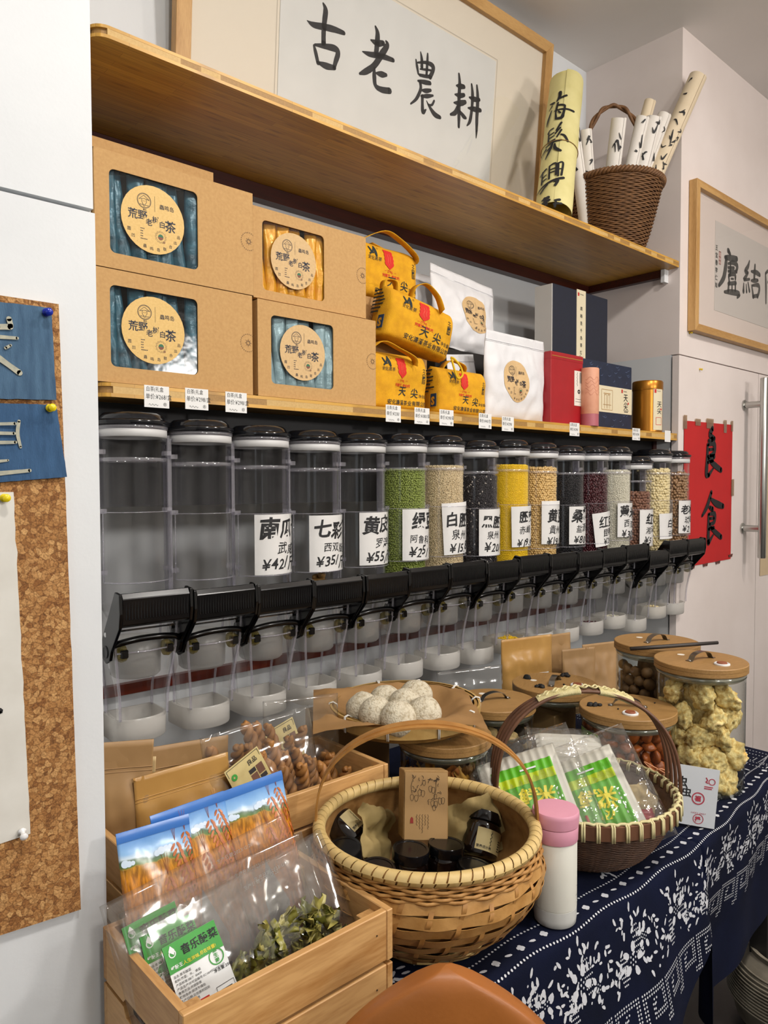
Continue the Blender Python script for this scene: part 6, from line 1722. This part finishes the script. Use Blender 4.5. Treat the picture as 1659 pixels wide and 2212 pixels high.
put('line_drawing', cyl(.0368), [('l', [(.020, .055), (.012, .053), (.007, .0525)], .0006), ('l', [(.020, .055), (.0225, .066), (.021, .072), (.0215, .082)], .0006), ('l', [(.012, .069), (.015, .066), (.016, .068)], .0006), ('l', [(.0225, .10), (.0245, .093), (.023, .085)], .0009), ('l', [(.019, .094), (.028, .097)], .0008), ('l', [(.019, .088), (.029, .090)], .0008), ('l', [(.024, .10), (.02, .08)], .0009), ('l', [(.022, .105), (.022, .118), (.028, .126)], .0006)], INK, t, cut=.006)

# ---------------------------------------------------------------- brown basket with noodles
BW = mat('brown_cane', '#5d3f2b', .55, '#432b1c', 50, bump=.3, bscale=140)
BW2 = mat('brown_cane_band', '#6f4a33', .5, '#583826', 40, (1, 1, .3))
CANE = mat('pale_cane', '#d9cfa0', .5, '#c6ba86', 60)
NB = thing('cane_basket', 'dark brown cane basket with pale bound rim and handle holding noodle packs', 'basket', (1.335, .862, .7455))


def np_(z): return .105 + .083 * (z / .12) ** .6


mb = MB()
for j in range(34):
    z = .004 + j * .0029; path = []
    for i in range(110):
        a = 2 * pi * i / 110; r = np_(z) + .0014 * math.sin(a * 40 + (pi if j % 2 else 0))
        path.append((r * math.cos(a), r * math.sin(a), z))
    mb.tube(path, .0019, 4, True)
mb.build('woven_wall', BW, NB, smooth='all', kind='stuff')
MB().lathe([(0, .004), (.104, .004)] + [(np_(z) - .003, z) for z in (.01, .03, .06, .09, .112)] + [(np_(.112) - .006, .112)] + [(np_(z) - .006, z) for z in (.09, .06, .03, .012)] + [(0, .009)], 40).build('inner_wall', BW, NB, smooth='all')
rz0 = .100
MB().lathe([(np_(.10) + .003, .096), (np_(.11) + .006, .098), (np_(.11) + .006, .124), (np_(.11) + .001, .126), (np_(.11) - .006, .124), (np_(.11) - .006, .098)], 60, cap=False).build('rim_band', BW2, NB, smooth=True)
rb = np_(.11)
for i in range(44):
    a = 2 * pi * i / 44
    m2 = Matrix.Rotation(a, 4, 'Z')
    if i == 0:
        wm2 = MB()
        for o in (-.0022, .0022):
            wm2.tube([(rb + .0078, o, .096), (rb + .0080, o, .110), (rb + .0074, o, .124), (rb + .001, o, .1285), (rb - .0072, o, .124), (rb - .0076, o, .110)], .0021, 5)
        wm2 = wm2.mesh('rim_binding', CANE, 'all')
    link('rim_binding', wm2, NB, None, (0, 0, a))
mb = MB()
mb.tube([((rb + .001 + .002 * math.sin(i * 2.1)) * math.cos(2 * pi * i / 160), (rb + .001 + .002 * math.sin(i * 2.1)) * math.sin(2 * pi * i / 160), .1275 + .0012 * math.cos(i * 2.1)) for i in range(160)], .0030, 5, True)
mb.build('rim_lacing', CANE, NB, smooth='all')


def hpt(t_, o=0, lift=0):
    h = .222 * math.sin(t_) ** .62; r = .188 * math.cos(t_) * (1 - .06 * math.sin(t_))
    return (-r * .743 + o * .669, r * .669 + o * .743, .105 + h + lift)


for k in range(4):
    MB().tube([hpt(pi * i / 60, (k - 1.5) * (.0085 + .016 * abs(math.cos(pi * i / 60)) ** 2)) for i in range(61)], .0040, 6).build('handle_rod', BW2, NB, smooth='all')
mb = MB()
for i in range(86):
    t_ = pi * (.32 + .36 * i / 85)
    if abs(i - 46) < 9: continue
    c = Vector(hpt(t_)); d = (Vector(hpt(t_ + .01)) - c).normalized(); s_ = Vector((.669, .743, 0)); n_ = s_.cross(d)
    mb.tube([c + s_ * (.0185 * math.cos(q * pi / 5)) + n_ * (.0068 * math.sin(q * pi / 5)) for q in range(10)], .0017, 5, True)
mb.build('handle_binding', CANE, NB, smooth='all', kind='stuff')
mb = MB()
for o, ph in ((-.004, 0), (.004, 1.5)):
    mb.tube([Vector(hpt(pi * (.32 + .36 * i / 120), o + .006 * math.sin(i * .5 + ph), .008 + .0015 * math.cos(i * .5 + ph))) for i in range(121)], .0021, 5)
mb.build('handle_lacing', CANE, NB, smooth='all')

NOOD = mat('rice_noodle', '#dedbd0', .45, '#d2cfc2', 30); NGREEN = mat('noodle_green', '#5cb31a', .3); NLIME = mat('noodle_lime', '#b3c917', .3); NYEL = mat('noodle_yellow', '#efe11a', .4)
FILMN = clear('noodle_film', '#ffffff', .09, .6, 2, .07, haze=.05, hazecol='#ecebe6', bump=.8, bscale=30)


class Slab(Pouch):
    def prof(s, u, w): return max(0, 1 - abs(u) ** 10) ** .3 * max(0, 1 - abs(2 * w - 1) ** 12) ** .3
    def pt(s, x, z, off=0, back=False):
        p = Pouch.pt(s, x, z, off, back); k = .0022 * abs(math.sin(x * pi / .0125)); return (p[0], p[1] + (k if not back else -k), p[2])


def noodle(label, loc, rot, printed=True):
    t = thing('noodle_pack', label, 'noodle pack', loc, rot, 'packs of rice noodles in the cane basket')
    w, h = .128, .155
    P = Slab(w, h, .026, 2, wr=.001, seal=0, ws=20)
    P.build('noodle_block', NOOD, t, 60, 24)
    Q = Pouch(w + .05, h + .05, .033, 6, wr=.005, seal=.05, bot=.9, side=.22, ws=16)
    o = Q.build('film', FILMN, t, 24, 24); o.location = (.006, 0, -.022)
    if printed:
        x0, x1, z0, z1 = -.045, .052, .012, .128
        F0 = lambda x, z, off=0: (x, P.pt(x, z)[1] - .0009 - off, z)
        F0.both = True
        lb = sheet('green_print', F0, (x0, x1, z0, z1), NGREEN, t, 48, 10, .001)
        sheet('lime_band', F0, (x0, x1, z1 - .034, z1 - .018), NLIME, lb, 48, 3, .0014)
        put('brand_lettering', F0, [('t', '鲜', -.016, .064, .030, {'bold': .03, 'rot': -.2}), ('t', '米', .010, .060, .030, {'bold': .03, 'rot': -.2}), ('t', '粉', .004, .036, .030, {'bold': .03, 'rot': -.2})], NYEL, lb, off=.0024, cut=.004)
        put('red_print', F0, [('ring', -.024, .076, 0, .0035), ('r', -.014, -.010, .018, .048)], INKR, lb, off=.0024, cut=.004)
        put('small_print', F0, [('r', x0 + .004, x0 + .0058, .03 + i * .008, .034 + i * .008) for i in range(6)] + [('r', x1 - .008, x1 - .0062, .03 + i * .008, .034 + i * .008) for i in range(6)] + [('r', .0, .026, z1 - .012, z1 - .009)], LABW, lb, off=.0022)
    return t


def orient(o, right, up):
    x = Vector(right).normalized(); z = Vector(up); z = (z - x * z.dot(x)).normalized(); y = z.cross(x)
    o.rotation_mode = 'QUATERNION'; o.rotation_quaternion = Matrix((x, y, z)).transposed().to_quaternion()


n1 = noodle('rice noodle pack with green print facing up, front one in the cane basket', (1.312, .792, .780), None)
n1.scale = (1.42, 1.1, 1.22)
orient(n1, (.62, -.62, .35), (.33, .63, .62))
n2 = noodle('rice noodle pack with green print partly behind the thermos', (1.205, .868, .790), None)
n2.scale = (1.35, 1.1, 1.22)
orient(n2, (.60, -.62, .30), (.30, .62, .62))
n3 = noodle('bag of white noodles without green print at the back of the cane basket', (1.395, 1.020, .870), None, False)
orient(n3, (-.51, -.55, -.56), (.72, -.62, -.05))
crumple('tan paper lining at the right inside of the cane basket', (1.435, .80, .815), (-.7, -.2, -.5), .10, .09, 9, .012, mat('lining_paper', '#b09a68', .8))
crumple('small red and clear wrapper beside the front noodle pack', (1.415, .765, .812), (-.8, .3, -.4), .05, .04, 11, .008, mat('red_wrapper', '#b02034', .3), 'snack_wrapper', 8)

# ---------------------------------------------------------------- white card hanging from the cane basket
t = thing('paper_tag', 'white card with black and red prints tied to the cane basket handle', 'card', (1.575, .745, .752))
orient(t, (.60, -.80, -.10), (.06, .045, 1))
MB().box(-.055, .047, 0, .0008, 0, .128).build('card', mat('card_white', '#cfd3d8', .6), t)
put('black_print', flat(0), [('t', '虫', -.040, .083, .024, {'bold': .02}), ('t', '虫', -.052, .062, .022, {'bold': .02}), ('t', '虫', -.028, .062, .022, {'bold': .02})], INK, t)
put('red_print', flat(0), [('l', [(.020, .108), (.024, .102), (.020, .098), (.026, .096)], .0022), ('ring', .033, .100, .0055, .0072), ('l', [(.018, .088), (.036, .088)], .0022), ('l', [(.018, .084), (.034, .084)], .0022), ('ring', .008, .060, .011, .0135), ('t', '福', .001, .055, .013, {'bold': .04}), ('ring', .012, .016, .0095, .011), ('t', '禄', .005, .011, .012, {'bold': .04}), ('t', 'LUCKY DAILY', -.004, .027, .0045, {'bold': .01})], mat('tag_red', '#b0384a', .6), t)
MB().tube(cr([(-.055, .0, .105), (-.075, -.004, .112), (-.09, 0, .105), (-.11, .01, .118), (-.09, .004, .112), (-.06, .004, .100)], 6), .0014, 5).build('tie', mat('copper_tie', '#c98a62', .4), t, smooth='all')

# ---------------------------------------------------------------- glass jars with wooden lids
GLS = clear('jar_glass', '#f7faf8', .045, .8, 3, .03)
GLSE = clear('jar_glass_edge', '#e6ece4', .15, .7, 2.2, .05, haze=.06)
LIDW = wood('lid_wood', '#b58c58', '#94703f', 'X', 9, .5, ring=10)
SILI = clear('silicone_ring', '#f3f1e6', .1, .4, 2, .15, haze=.55, hazecol='#cfcab0')
WKNOB = mat('white_valve', '#dfe0e0', .4); BKNOB = mat('brown_valve', '#8a4a2c', .5)
BLK = mat('black_fungus', '#17130f', .7, '#0c0a08', 200)


def gjar(label, x, y, r, h, ang, valve=True, lidr=None):
    t = thing('glass_jar', label, 'jar', (x, y, .7455), (0, 0, ang))
    lr = lidr or r + .006
    MB().lathe([(0, .004), (r - .012, .003), (r - .003, .008), (r, .018), (r, h - .03)], 48, cap=False).build('glass_wall', GLS, t, smooth='all')
    MB().lathe([(r - .018, .0), (r - .004, .002), (r + .0006, .012)], 48, cap=False).build('glass_foot', GLSE, t, smooth='all')
    MB().lathe([(r - .001, h - .034), (r + .0015, h - .032), (r + .0015, h - .026), (r - .001, h - .024)], 48, cap=False).build('glass_lip', GLSE, t, smooth='all')
    MB().lathe([(r - .008, h - .040), (r - .002, h - .036), (r - .001, h - .026), (r - .008, h - .022)], 48, cap=False).build('seal_ring', SILI, t, smooth='all')
    MB().lathe([(0, h - .022), (lr - .002, h - .022), (lr, h - .020), (lr, h - .011), (lr - .0015, h - .0105), (lr, h - .010), (lr, h - .0015), (lr - .0015, h), (0, h)], 56).build('wooden_lid', LIDW, t, smooth=True)
    pts = [(-.045, 0, h + .0005), (-.036, 0, h + .0015), (-.026, 0, h + .014), (0, 0, h + .020), (.026, 0, h + .014), (.036, 0, h + .0015), (.045, 0, h + .0005)]
    pts = cr(pts, 5)
    MB().band(pts, [(0, 0, 1)] * len(pts), (0, 1, 0), .016, .0012).build('metal_handle', mat('handle_steel', '#8f8d88', .3, metal=1), t, smooth=True)
    for s_ in (-.040, .040): MB().lathe([(.004, 0), (.004, .002), (.0025, .0035), (0, .004)], 10, Matrix.Translation((s_, 0, h + .001))).build('screw', CHROME, t, smooth=True)
    MB().lathe([(0, 0), (.009, .0), (.009, .0004), (0, .0004)], 16, Matrix.Translation((.0, .06, h)) ).build('air_hole', mat('hole_light', '#e3ddd0', .6), t)
    if valve:
        MB().lathe([(.0185, 0), (.0185, .003), (.0165, .0045), (.0145, .0035), (0, .0035)], 28, Matrix.Translation((0, -.062, h))).build('valve_ring', WKNOB, t, smooth=True)
        MB().lathe([(.0120, .003), (.0120, .0055), (.011, .0065), (0, .0065)], 20, Matrix.Translation((0, -.062, h))).build('valve_cap', BKNOB, t, smooth=True)
    return t


gjar('tall glass jar of yellow honeycomb fungus at the right table end', 1.826, .846, .104, .315, -.25)
gjar('glass jar of orange dried apricots with green label', 1.640, .938, .108, .214, -.95)
gjar('glass jar of round brown nuts with handwritten price label', 1.953, 1.030, .108, .314, -.2, False)
gjar('glass jar with black bits scattered on its wooden lid', 1.720, 1.205, .110, .204, .35)
gjar('glass jar of dried mushrooms partly under the bamboo tray', 1.470, 1.215, .100, .204, -.35, False)
gjar('glass jar of dried yellow slices under the bamboo tray', 1.195, 1.128, .098, .2035, .9, False)


def blob(name, mt, seed, sc, amp, freq, sub=3, fold=0, fine=0):
    v, f = ico(sub); mb = MB(); out = []
    for p in v:
        p = Vector(p); k = 1 + amp * NZ.noise(p * freq + Vector((seed, 0, 0))) + amp * .5 * NZ.noise(p * freq * 2.7 + Vector((0, seed, 0))) + fine * NZ.noise(p * 11 + Vector((0, 0, seed)))
        if fold: k -= fold * max(0, p.z) ** 3
        out.append((p.x * sc[0] * k, p.y * sc[1] * k, p.z * sc[2] * k))
    mb.add(out, f); return mb.mesh(name, mt, 'all')


def fill(name, meshes, n, x, y, r, z0, z1, size, label, cat, seed, shell=.55):
    """pieces stacked in layers inside a jar, visible ring first"""
    rr = random.Random(seed); k = 0; placed = []
    z = z0 + size
    lay = 0
    while z < z1 and k < n:
        ring = max(3, int(2 * pi * (r - size) / (size * 1.85)))
        for i in range(ring):
            a = 2 * pi * (i + .5 * (lay % 2)) / ring + rr.uniform(-.08, .08)
            if math.cos(a - math.atan2(-y, -x)) < -.15: continue
            link(name, rr.choice(meshes), None, (x + (r - size) * math.cos(a), y + (r - size) * math.sin(a), z + rr.uniform(-.2, .2) * size), (rr.uniform(0, 6), rr.uniform(0, 6), rr.uniform(0, 6)), rr.uniform(.88, 1.08), label=label, cat=cat, group=label); k += 1
        link(name, rr.choice(meshes), None, (x, y, z), (rr.uniform(0, 6), rr.uniform(0, 6), 0), 1.2, label=label, cat=cat, group=label)
        z += size * 1.62; lay += 1


FUN = mat('honeycomb_fungus', '#f2dc9c', .9, '#d3aa58', 130, bump=.35, bscale=240, contrast=(.3, .6))
fm = [blob('honeycomb_fungus', FUN, s_, (.035, .035, .027), .30, 2.4, 4, .60, .10) for s_ in (1, 4, 7, 11)]
fill('honeycomb_fungus', fm, 60, 1.826, .846, .101, .752, 1.015, .031, 'frilly yellow honeycomb fungus piece in the tall glass jar', 'fungus', 2)
APR = mat('dried_apricot', '#a8561f', .35, '#7a3a14', 60, bump=.5, bscale=50)
am = [blob('dried_apricot', APR, s_, (.017, .015, .009), .25, 1.6, 2, .3) for s_ in (2, 5, 8)]
fill('dried_apricot', am, 160, 1.640, .938, .105, .752, .915, .0150, 'wrinkled orange dried apricot in the glass jar with green label', 'dried fruit', 3)
NUT = mat('round_nut', '#8a6742', .6, '#6d4e2f', 60, bump=.2, bscale=90)
nm = [blob('round_nut', NUT, s_, (.0165, .0165, .016), .04, 1.5, 2) for s_ in (1, 2)]
fill('round_nut', nm, 140, 1.953, 1.030, .105, .752, 1.005, .0168, 'round brown nut in the jar with handwritten price label', 'nut', 4)
MUS = mat('mushroom_skin', '#4a3a2e', .7, '#2e231b', 40, bump=.6, bscale=50); MUG = mat('mushroom_gill', '#b59a6a', .7, '#8f7446', 60)
mm = [blob('dried_mushroom', m_, s_, (.026, .024, .013), .28, 1.8, 3, .4) for s_, m_ in ((1, MUS), (3, MUS), (6, MUG), (9, MUS))]
fill('dried_mushroom', mm, 80, 1.470, 1.215, .097, .752, .900, .0215, 'dried brown mushroom in the glass jar beside the bamboo tray', 'mushroom', 5)
SLI = [mat('dried_slice_%d' % i, c, .5, d, 30, (1, 1, .3), bump=.5, bscale=60) for i, (c, d) in enumerate([('#c08f3a', '#8a5f22'), ('#7a5228', '#4f3418'), ('#a8642a', '#6e3d18')])]
sm = []
for k in range(4):
    mb = MB(); mb.grid(lambda u, w: ((u - .5) * .026 * (1 - .4 * abs(w - .5)), .010 * NZ.noise((u * 3, w * 3, k)) + .010 * math.sin(w * 3 + k), (w - .5) * .075 + .006 * NZ.noise((u * 2, 1, k))), 6, 10); sm.append(mb.mesh('dried_slice', SLI[k % 3], 'all'))
rr = random.Random(8)
for k in range(60):
    a = math.atan2(-1.128, -1.195) + rr.uniform(-1.7, 1.7); rad = .088 - .014 * rr.random()
    link('dried_slice', sm[rr.randrange(4)], None, (1.195 + rad * math.cos(a), 1.128 + rad * math.sin(a), .79 + .09 * rr.random()), (rr.uniform(-.25, .25), rr.uniform(-.9, .9), a + pi / 2), rr.uniform(.8, 1), label='curled yellow brown dried slice in the jar under the tray', cat='dried slice', group='dried slices in the jar')
DK = mat('dark_fill', '#2b2118', .8, '#1a140e', 60, bump=.5, bscale=60)
t = thing('kraft_pouch', 'kraft pouches stored inside the jar with black bits on its lid', 'pouch', (1.72, 1.205, .752))
for k in range(3): MB().box(-.07 + .045 * k, -.03 + .045 * k, -.05 + .01 * k, .06, 0, .13).build('pouch_body', KTAN, t, bevel=.003)
# dark fill cores so the jars read as full
for (nm_, x, y, r, z1, m_, l_) in [('nut_core', 1.953, 1.030, .062, 1.0, NUT, 'inner pile of brown nuts'), ('apricot_core', 1.640, .938, .072, .905, APR, 'inner pile of dried apricots'), ('mushroom_core', 1.470, 1.215, .055, .895, MUS, 'inner pile of dried mushrooms'), ('slice_core', 1.195, 1.128, .066, .87, SLI[1], 'inner pile of dried slices'), ('fungus_core', 1.826, .846, .045, 1.0, FUN, 'inner pile of honeycomb fungus')]:
    MB().lathe([(0, 0), (r, 0), (r * 1.02, (z1 - .752) * .5), (r * .8, z1 - .752), (0, z1 - .75)], 20).build(nm_, m_, None, smooth='all', loc=(x, y, .752), label=l_ + ' inside its glass jar', cat='dried goods', kind='stuff')
# labels and bits on the jars
t = thing('jar_label', 'green and pale label wrapped on the apricot jar', 'label', (1.640, .938, .7455), (0, 0, -.95 - .2))
cs = cyl(.1088)
sheet('label_sheet', cs, (-.135, -.060, .02, .165), mat('label_pale_green', '#b9c4ab', .5), t, 10, 4, .0003); sheet('green_top', cs, (-.135, -.060, .105, .165), mat('label_leaf_green', '#6f9440', .5), t, 10, 3, .0008)
disc('white_oval', cs, -.075, .110, .022, LABW, t, .0012); put('label_print', cs, [('t', '杏脯果干', -.092, .112, .0085, {'bold': .01}), ('t', '¥58', -.084, .098, .010, {'bold': .01}), ('t', '杏', -.120, .140, .014, {})], INK, t, off=.0018, cut=.01)
t = thing('jar_label', 'handwritten white price label on the nut jar', 'label', (1.953, 1.030, .7455), (0, 0, -.62))
cs2 = cyl(.1088)
sheet('label_sheet', cs2, (-.030, .040, .218, .278), LABP, t, 8, 2, .0008); put('label_print', cs2, [('t', '桂圆干', -.024, .252, .020, {'jit': .4}), ('t', '¥50/斤', -.020, .226, .018, {'bold': .01, 'jit': .4})], INK, t, off=.0014, cut=.01)
rr = random.Random(12)
bm_ = blob('black_bit', BLK, 3, (.007, .006, .005), .5, 2.5, 2)
for (x, y, z, s_) in [(1.655, 1.20, .952, 1.3), (1.66, 1.21, .952, 1.0), (1.648, 1.212, .952, .9), (1.70, 1.283, .952, 1.5), (1.796, 1.232, .952, 1.2), (1.806, 1.226, .953, 1.4), (1.80, 1.216, .952, .9), (1.663, 1.128, .952, 1.1), (1.655, 1.135, .952, .8), (1.72, 1.175, .951, .5), (1.575, 1.0, .962, 1.1), (1.584, .992, .962, 1.2), (1.592, .985, .962, .8), (1.60, .94, .961, .35), (1.62, .97, .961, .3), (1.71, .905, .961, .3)]:
    link('black_bit', bm_, None, (x, y, z), (rr.uniform(0, 6), 0, rr.uniform(0, 6)), s_, label='small black crumb lying on a wooden jar lid', cat='crumb', group='black crumbs on the jar lids')
t = thing('wooden_stick', 'dark wooden stick lying across two wooden jar lids', 'stick', (1.862, .950, 1.068))
MB().tube([(-.085, .06, .0), (-.02, .012, .003), (.04, -.030, .006), (.115, -.080, .009)], [.0052, .0055, .0052, .0045], 8).build('stick', mat('dark_stick', '#2b2521', .5), t, smooth='all')

# ---------------------------------------------------------------- bamboo tray with white balls
TB = mat('tray_bamboo', '#b48d4f', .6, '#8f6a33', 40)
TR = thing('bamboo_tray', 'round flat bamboo tray lined with brown paper', 'tray', (1.168, 1.226, .962), (0, -.02, .3))
MB().lathe([(0, 0), (.146, .0), (.160, .012), (.162, .012), (.149, -.003), (0, -.003)], 48).build('tray_base', TB, TR, smooth=True)
mb = MB()
for j in range(5): mb.tube([((.163 + .002 * (j % 2)) * math.cos(2 * pi * i / 80), (.163 + .002 * (j % 2)) * math.sin(2 * pi * i / 80), .012 + j * .0062) for i in range(80)], .0036, 5, True)
mb.build('woven_side', TB, TR, smooth='all')
MB().lathe([(.166, .012), (.171, .012), (.172, .042), (.167, .042)], 60, cap=False).build('rim_band', mat('tray_rim', '#c8a566', .5, '#b08c4e', 40), TR, smooth=True)
MB().lathe([(.156, .014), (.160, .014), (.162, .041), (.158, .041)], 60, cap=False).build('inner_band', TB, TR, smooth=True)
tie = MB()
for o in (-.0016, .0016): tie.tube([(.173, o, .010), (.1745, o, .028), (.173, o, .044), (.164, o, .046), (.155, o, .040), (.154, o, .016)], .0014, 5)
tie = tie.mesh('white_tie', mat('white_string', '#e2e0da', .7), 'all')
for k in range(10): link('white_tie', tie, TR, None, (0, 0, 2 * pi * k / 10 + .3))
KPAP = mat('brown_paper', '#a07a4c', .7, '#8c683c', 9, bump=.15, bscale=20)
mb = MB()


def pap(u, v):
    a, b = (u - .5) * .36, (v - .5) * .32; r = math.hypot(a, b)
    z = .972 + .62 * max(0, min(r, .160) - .080) ** 1.10 - .18 * max(0, r - .165) + .007 * NZ.noise((a * 9, b * 9, 3)) * min(1, r / .1) + .006 * NZ.noise((a * 30, b * 30, 5))
    return (1.128 + a * .80 + b * .60, 1.222 - a * .60 + b * .80, z)


mb.grid(pap, 26, 26); PPR = mb.build('brown_paper', KPAP, None, smooth='all', label='crinkled brown paper sheet spread in the bamboo tray', cat='paper')
BALL = mat('white_ball', '#d3cab4', .85, '#a8997c', 130, bump=.8, bscale=260, contrast=(.3, .55))
bmesh_ = [blob('dusted_ball', BALL, s_, (.0395, .0385, .0375), .05, 1.8, 3) for s_ in (1, 5, 9)]
for k, (x, y, z, l_) in enumerate([(1.048, 1.232, 1.008, 'leftmost'), (1.040, 1.180, 1.010, 'second from the left'), (1.055, 1.128, 1.010, 'nearest front one'), (1.118, 1.236, 1.010, 'back centre'), (1.122, 1.178, 1.012, 'centre'), (1.114, 1.112, 1.010, 'front right'), (1.188, 1.212, 1.014, 'rightmost at the back')]):
    link('dusted_ball', bmesh_[k % 3], None, (x, y, z), (k, k * 2, k * 3), 1, label='white dusted ball on the brown paper of the tray, ' + l_, cat='food ball', group='white dusted balls on the tray')
t = thing('kraft_carton', 'brown carton under the back of the bamboo tray', 'box', (1.055, 1.33, .7455))
MB().box(0, .16, 0, .13, 0, .212).build('box_body', KTAN, t, bevel=.002)

# ---------------------------------------------------------------- kraft bags standing under the bins
for (lb_, x, y, w, h, rz, sd, mt_) in [('kraft bag with a white 铁 label standing under the bins', 1.905, 1.435, .20, .27, -.25, 41, KGOLD), ('brown kraft bag right of the labelled one under the bins', 2.085, 1.46, .15, .25, -.2, 42, KTAN), ('shorter brown kraft bag left of the nut jar', 2.10, 1.375, .13, .215, -.35, 43, KTAN), ('folded brown kraft bag directly behind the nut jar', 2.205, 1.36, .15, .22, -.3, 44, KTAN)]:
    b_ = kpouch(lb_, (x, y, .7455), (-.03, 0, rz), w, h, .05, sd, mt_, zipl=False)
    if sd == 41:
        P = Pouch(w, h, .05, sd, wr=.008, seal=.16, bot=.7, side=.45, ws=14)
        l2 = sheet('paper_label', P, (-.01, .075, .08, .155), LABP, b_, 6, 6, .0012)
        put('label_print', P, [('t', '铁', .034, .108, .032, {'bold': .02}), ('l', [(-.005, .086), (-.005, .149), (.07, .149), (.07, .086), (-.005, .086)], .001)] + [('r', .004 + i * .006, .0055 + i * .006, .098, .13) for i in range(3)], INK, l2, off=.002, cut=.01)
t = thing('clear_bag', 'clear plastic bag of dried bits behind the mushroom jar', 'bag', (1.62, 1.42, .7455), (-.05, 0, -.3))
Pouch(.22, .22, .07, 51, wr=.010, seal=.15, bot=.8, side=.5, ws=11).build('bag_film', BAGC, t, 20, 20)
MB().lathe([(0, .01), (.08, .012), (.07, .10), (0, .13)], 14).build('dried_bits', SLI[1], t, smooth='all')
mb = MB(); mb.grid(lambda u, v: ((u - .5) * .22, (v - .5) * .16, .06 * math.sin(pi * u) ** .7 * math.sin(pi * v) ** .7 + .02 * NZ.noise((u * 6, v * 6, 2)) * math.sin(pi * u) * math.sin(pi * v)), 20, 20)
t = thing('cloth_bundle', 'bunched indigo batik cloth lying between the glass jars', 'cloth', (1.60, 1.085, .747), (0, 0, -.5))
mb.build('cloth_sheet', NAVC, t, smooth='all')
pv2 = []; pf2 = []; rr = random.Random(2)
for _ in range(160):
    u, v = rr.uniform(.08, .92), rr.uniform(.08, .92); b = len(pv2); r_ = rr.uniform(.0016, .0042)
    for i in range(7):
        uu, vv = u + r_ * math.cos(i * .9) / .22, v + r_ * .8 * math.sin(i * .9) / .16
        pv2.append(((uu - .5) * .22, (vv - .5) * .16, .0015 + .06 * math.sin(pi * uu) ** .7 * math.sin(pi * vv) ** .7 + .02 * NZ.noise((uu * 6, vv * 6, 2)) * math.sin(pi * uu) * math.sin(pi * vv)))
    pf2.append(tuple(range(b, b + 7)))
me = bpy.data.meshes.new('batik_print'); me.from_pydata(pv2, [], pf2); me.materials.append(BWH); link('batik_print', me, t, kind='stuff')

# ---------------------------------------------------------------- leather chair in front, pot under the table
LEA = mat('tan_leather', '#a5642a', .42, '#94561f', 6, bump=.06, bscale=120)
CH = thing('chair', 'tan leather chair with rounded back in front of the table', 'chair', (.618, .578, .045), (0, 0, -.72))


def hw(d): return .215 * (1 - math.exp(-max(d, 0) / .115)) ** .80


mb = MB()
for sgn in (0, 1):
    def fn(u, v, sg=sgn):
        d = .40 * v ** 1.6; x = hw(d) * math.sin((u - .5) * pi); th = .016 * min(1, math.sqrt(max(0, 1 - abs(2 * u - 1) ** 6))) * min(1, math.sqrt(v * 8))
        y = .10 * (1 - (x / .26) ** 2) - .10 + .06 * v; y = -.02 - .9 * x * x * 1.2 + .02
        return (x, -y * 1.0 + (th if sg else -th) + .05 * (1 - v) - .02, .880 - d)
    mb.grid(fn, 30, 26)
mb.build('backrest', LEA, CH, smooth='all')
mb = MB(); mb.lathe([(0, 0), (.20, 0), (.225, .02), (.215, .05), (.12, .058), (0, .055)], 36, Matrix.Translation((0, .19, .40))); mb.build('seat', LEA, CH, smooth='all')
for (sx, sy) in ((-1, 0), (1, 0), (-1, 1), (1, 1)): MB().tube([(sx * .13, .10 + .18 * sy, .405), (sx * .19, .03 + .32 * sy, 0)], [.012, .009], 8).build('leg', mat('dark_leg', '#1d1b1a', .5), CH, smooth='all')
POT = mat('pale_ceramic', '#968e7e', .6, '#6d6558', 14, bump=.4, bscale=40)
t = thing('ceramic_pot', 'pale ribbed ceramic pot with black brush marks under the table end', 'pot', (2.175, .735, 0))
MB().lathe([(.10, 0), (.145, .03), (.165, .10), (.155, .16), (.135, .195), (.115, .21), (.118, .225), (.105, .222), (.10, .20), (0, .18)] , 48).build('pot_body', POT, t, smooth=True)
mb = MB()
for j in range(12): mb.tube([((.1655 - .0006 * j - .02 * max(0, (j - 7) / 5) ** 2 * 1.2 + .0006) * math.cos(2 * pi * i / 72), (.1655 - .0006 * j - .02 * max(0, (j - 7) / 5) ** 2 * 1.2 + .0006) * math.sin(2 * pi * i / 72), .09 + j * .0085) for i in range(72)], .0026, 5, True)
mb.build('ribs', POT, t, smooth='all')
put('brush_marks', lambda x, z, off=0: ((.168 + off) * math.sin(x / .165 - .72), -(.168 + off) * math.cos(x / .165 - .72), z), [('t', '故', -.05, .03, .07, {'bold': .03}), ('t', '茶', -.10, .02, .07, {'bold': .03}), ('s', [(.03, .09, .004), (.05, .07, .012), (.06, .03, .005)])], INK, t, off=.001, cut=.012)

COL.objects.unlink(_to)
bpy.data.objects.remove(_to)
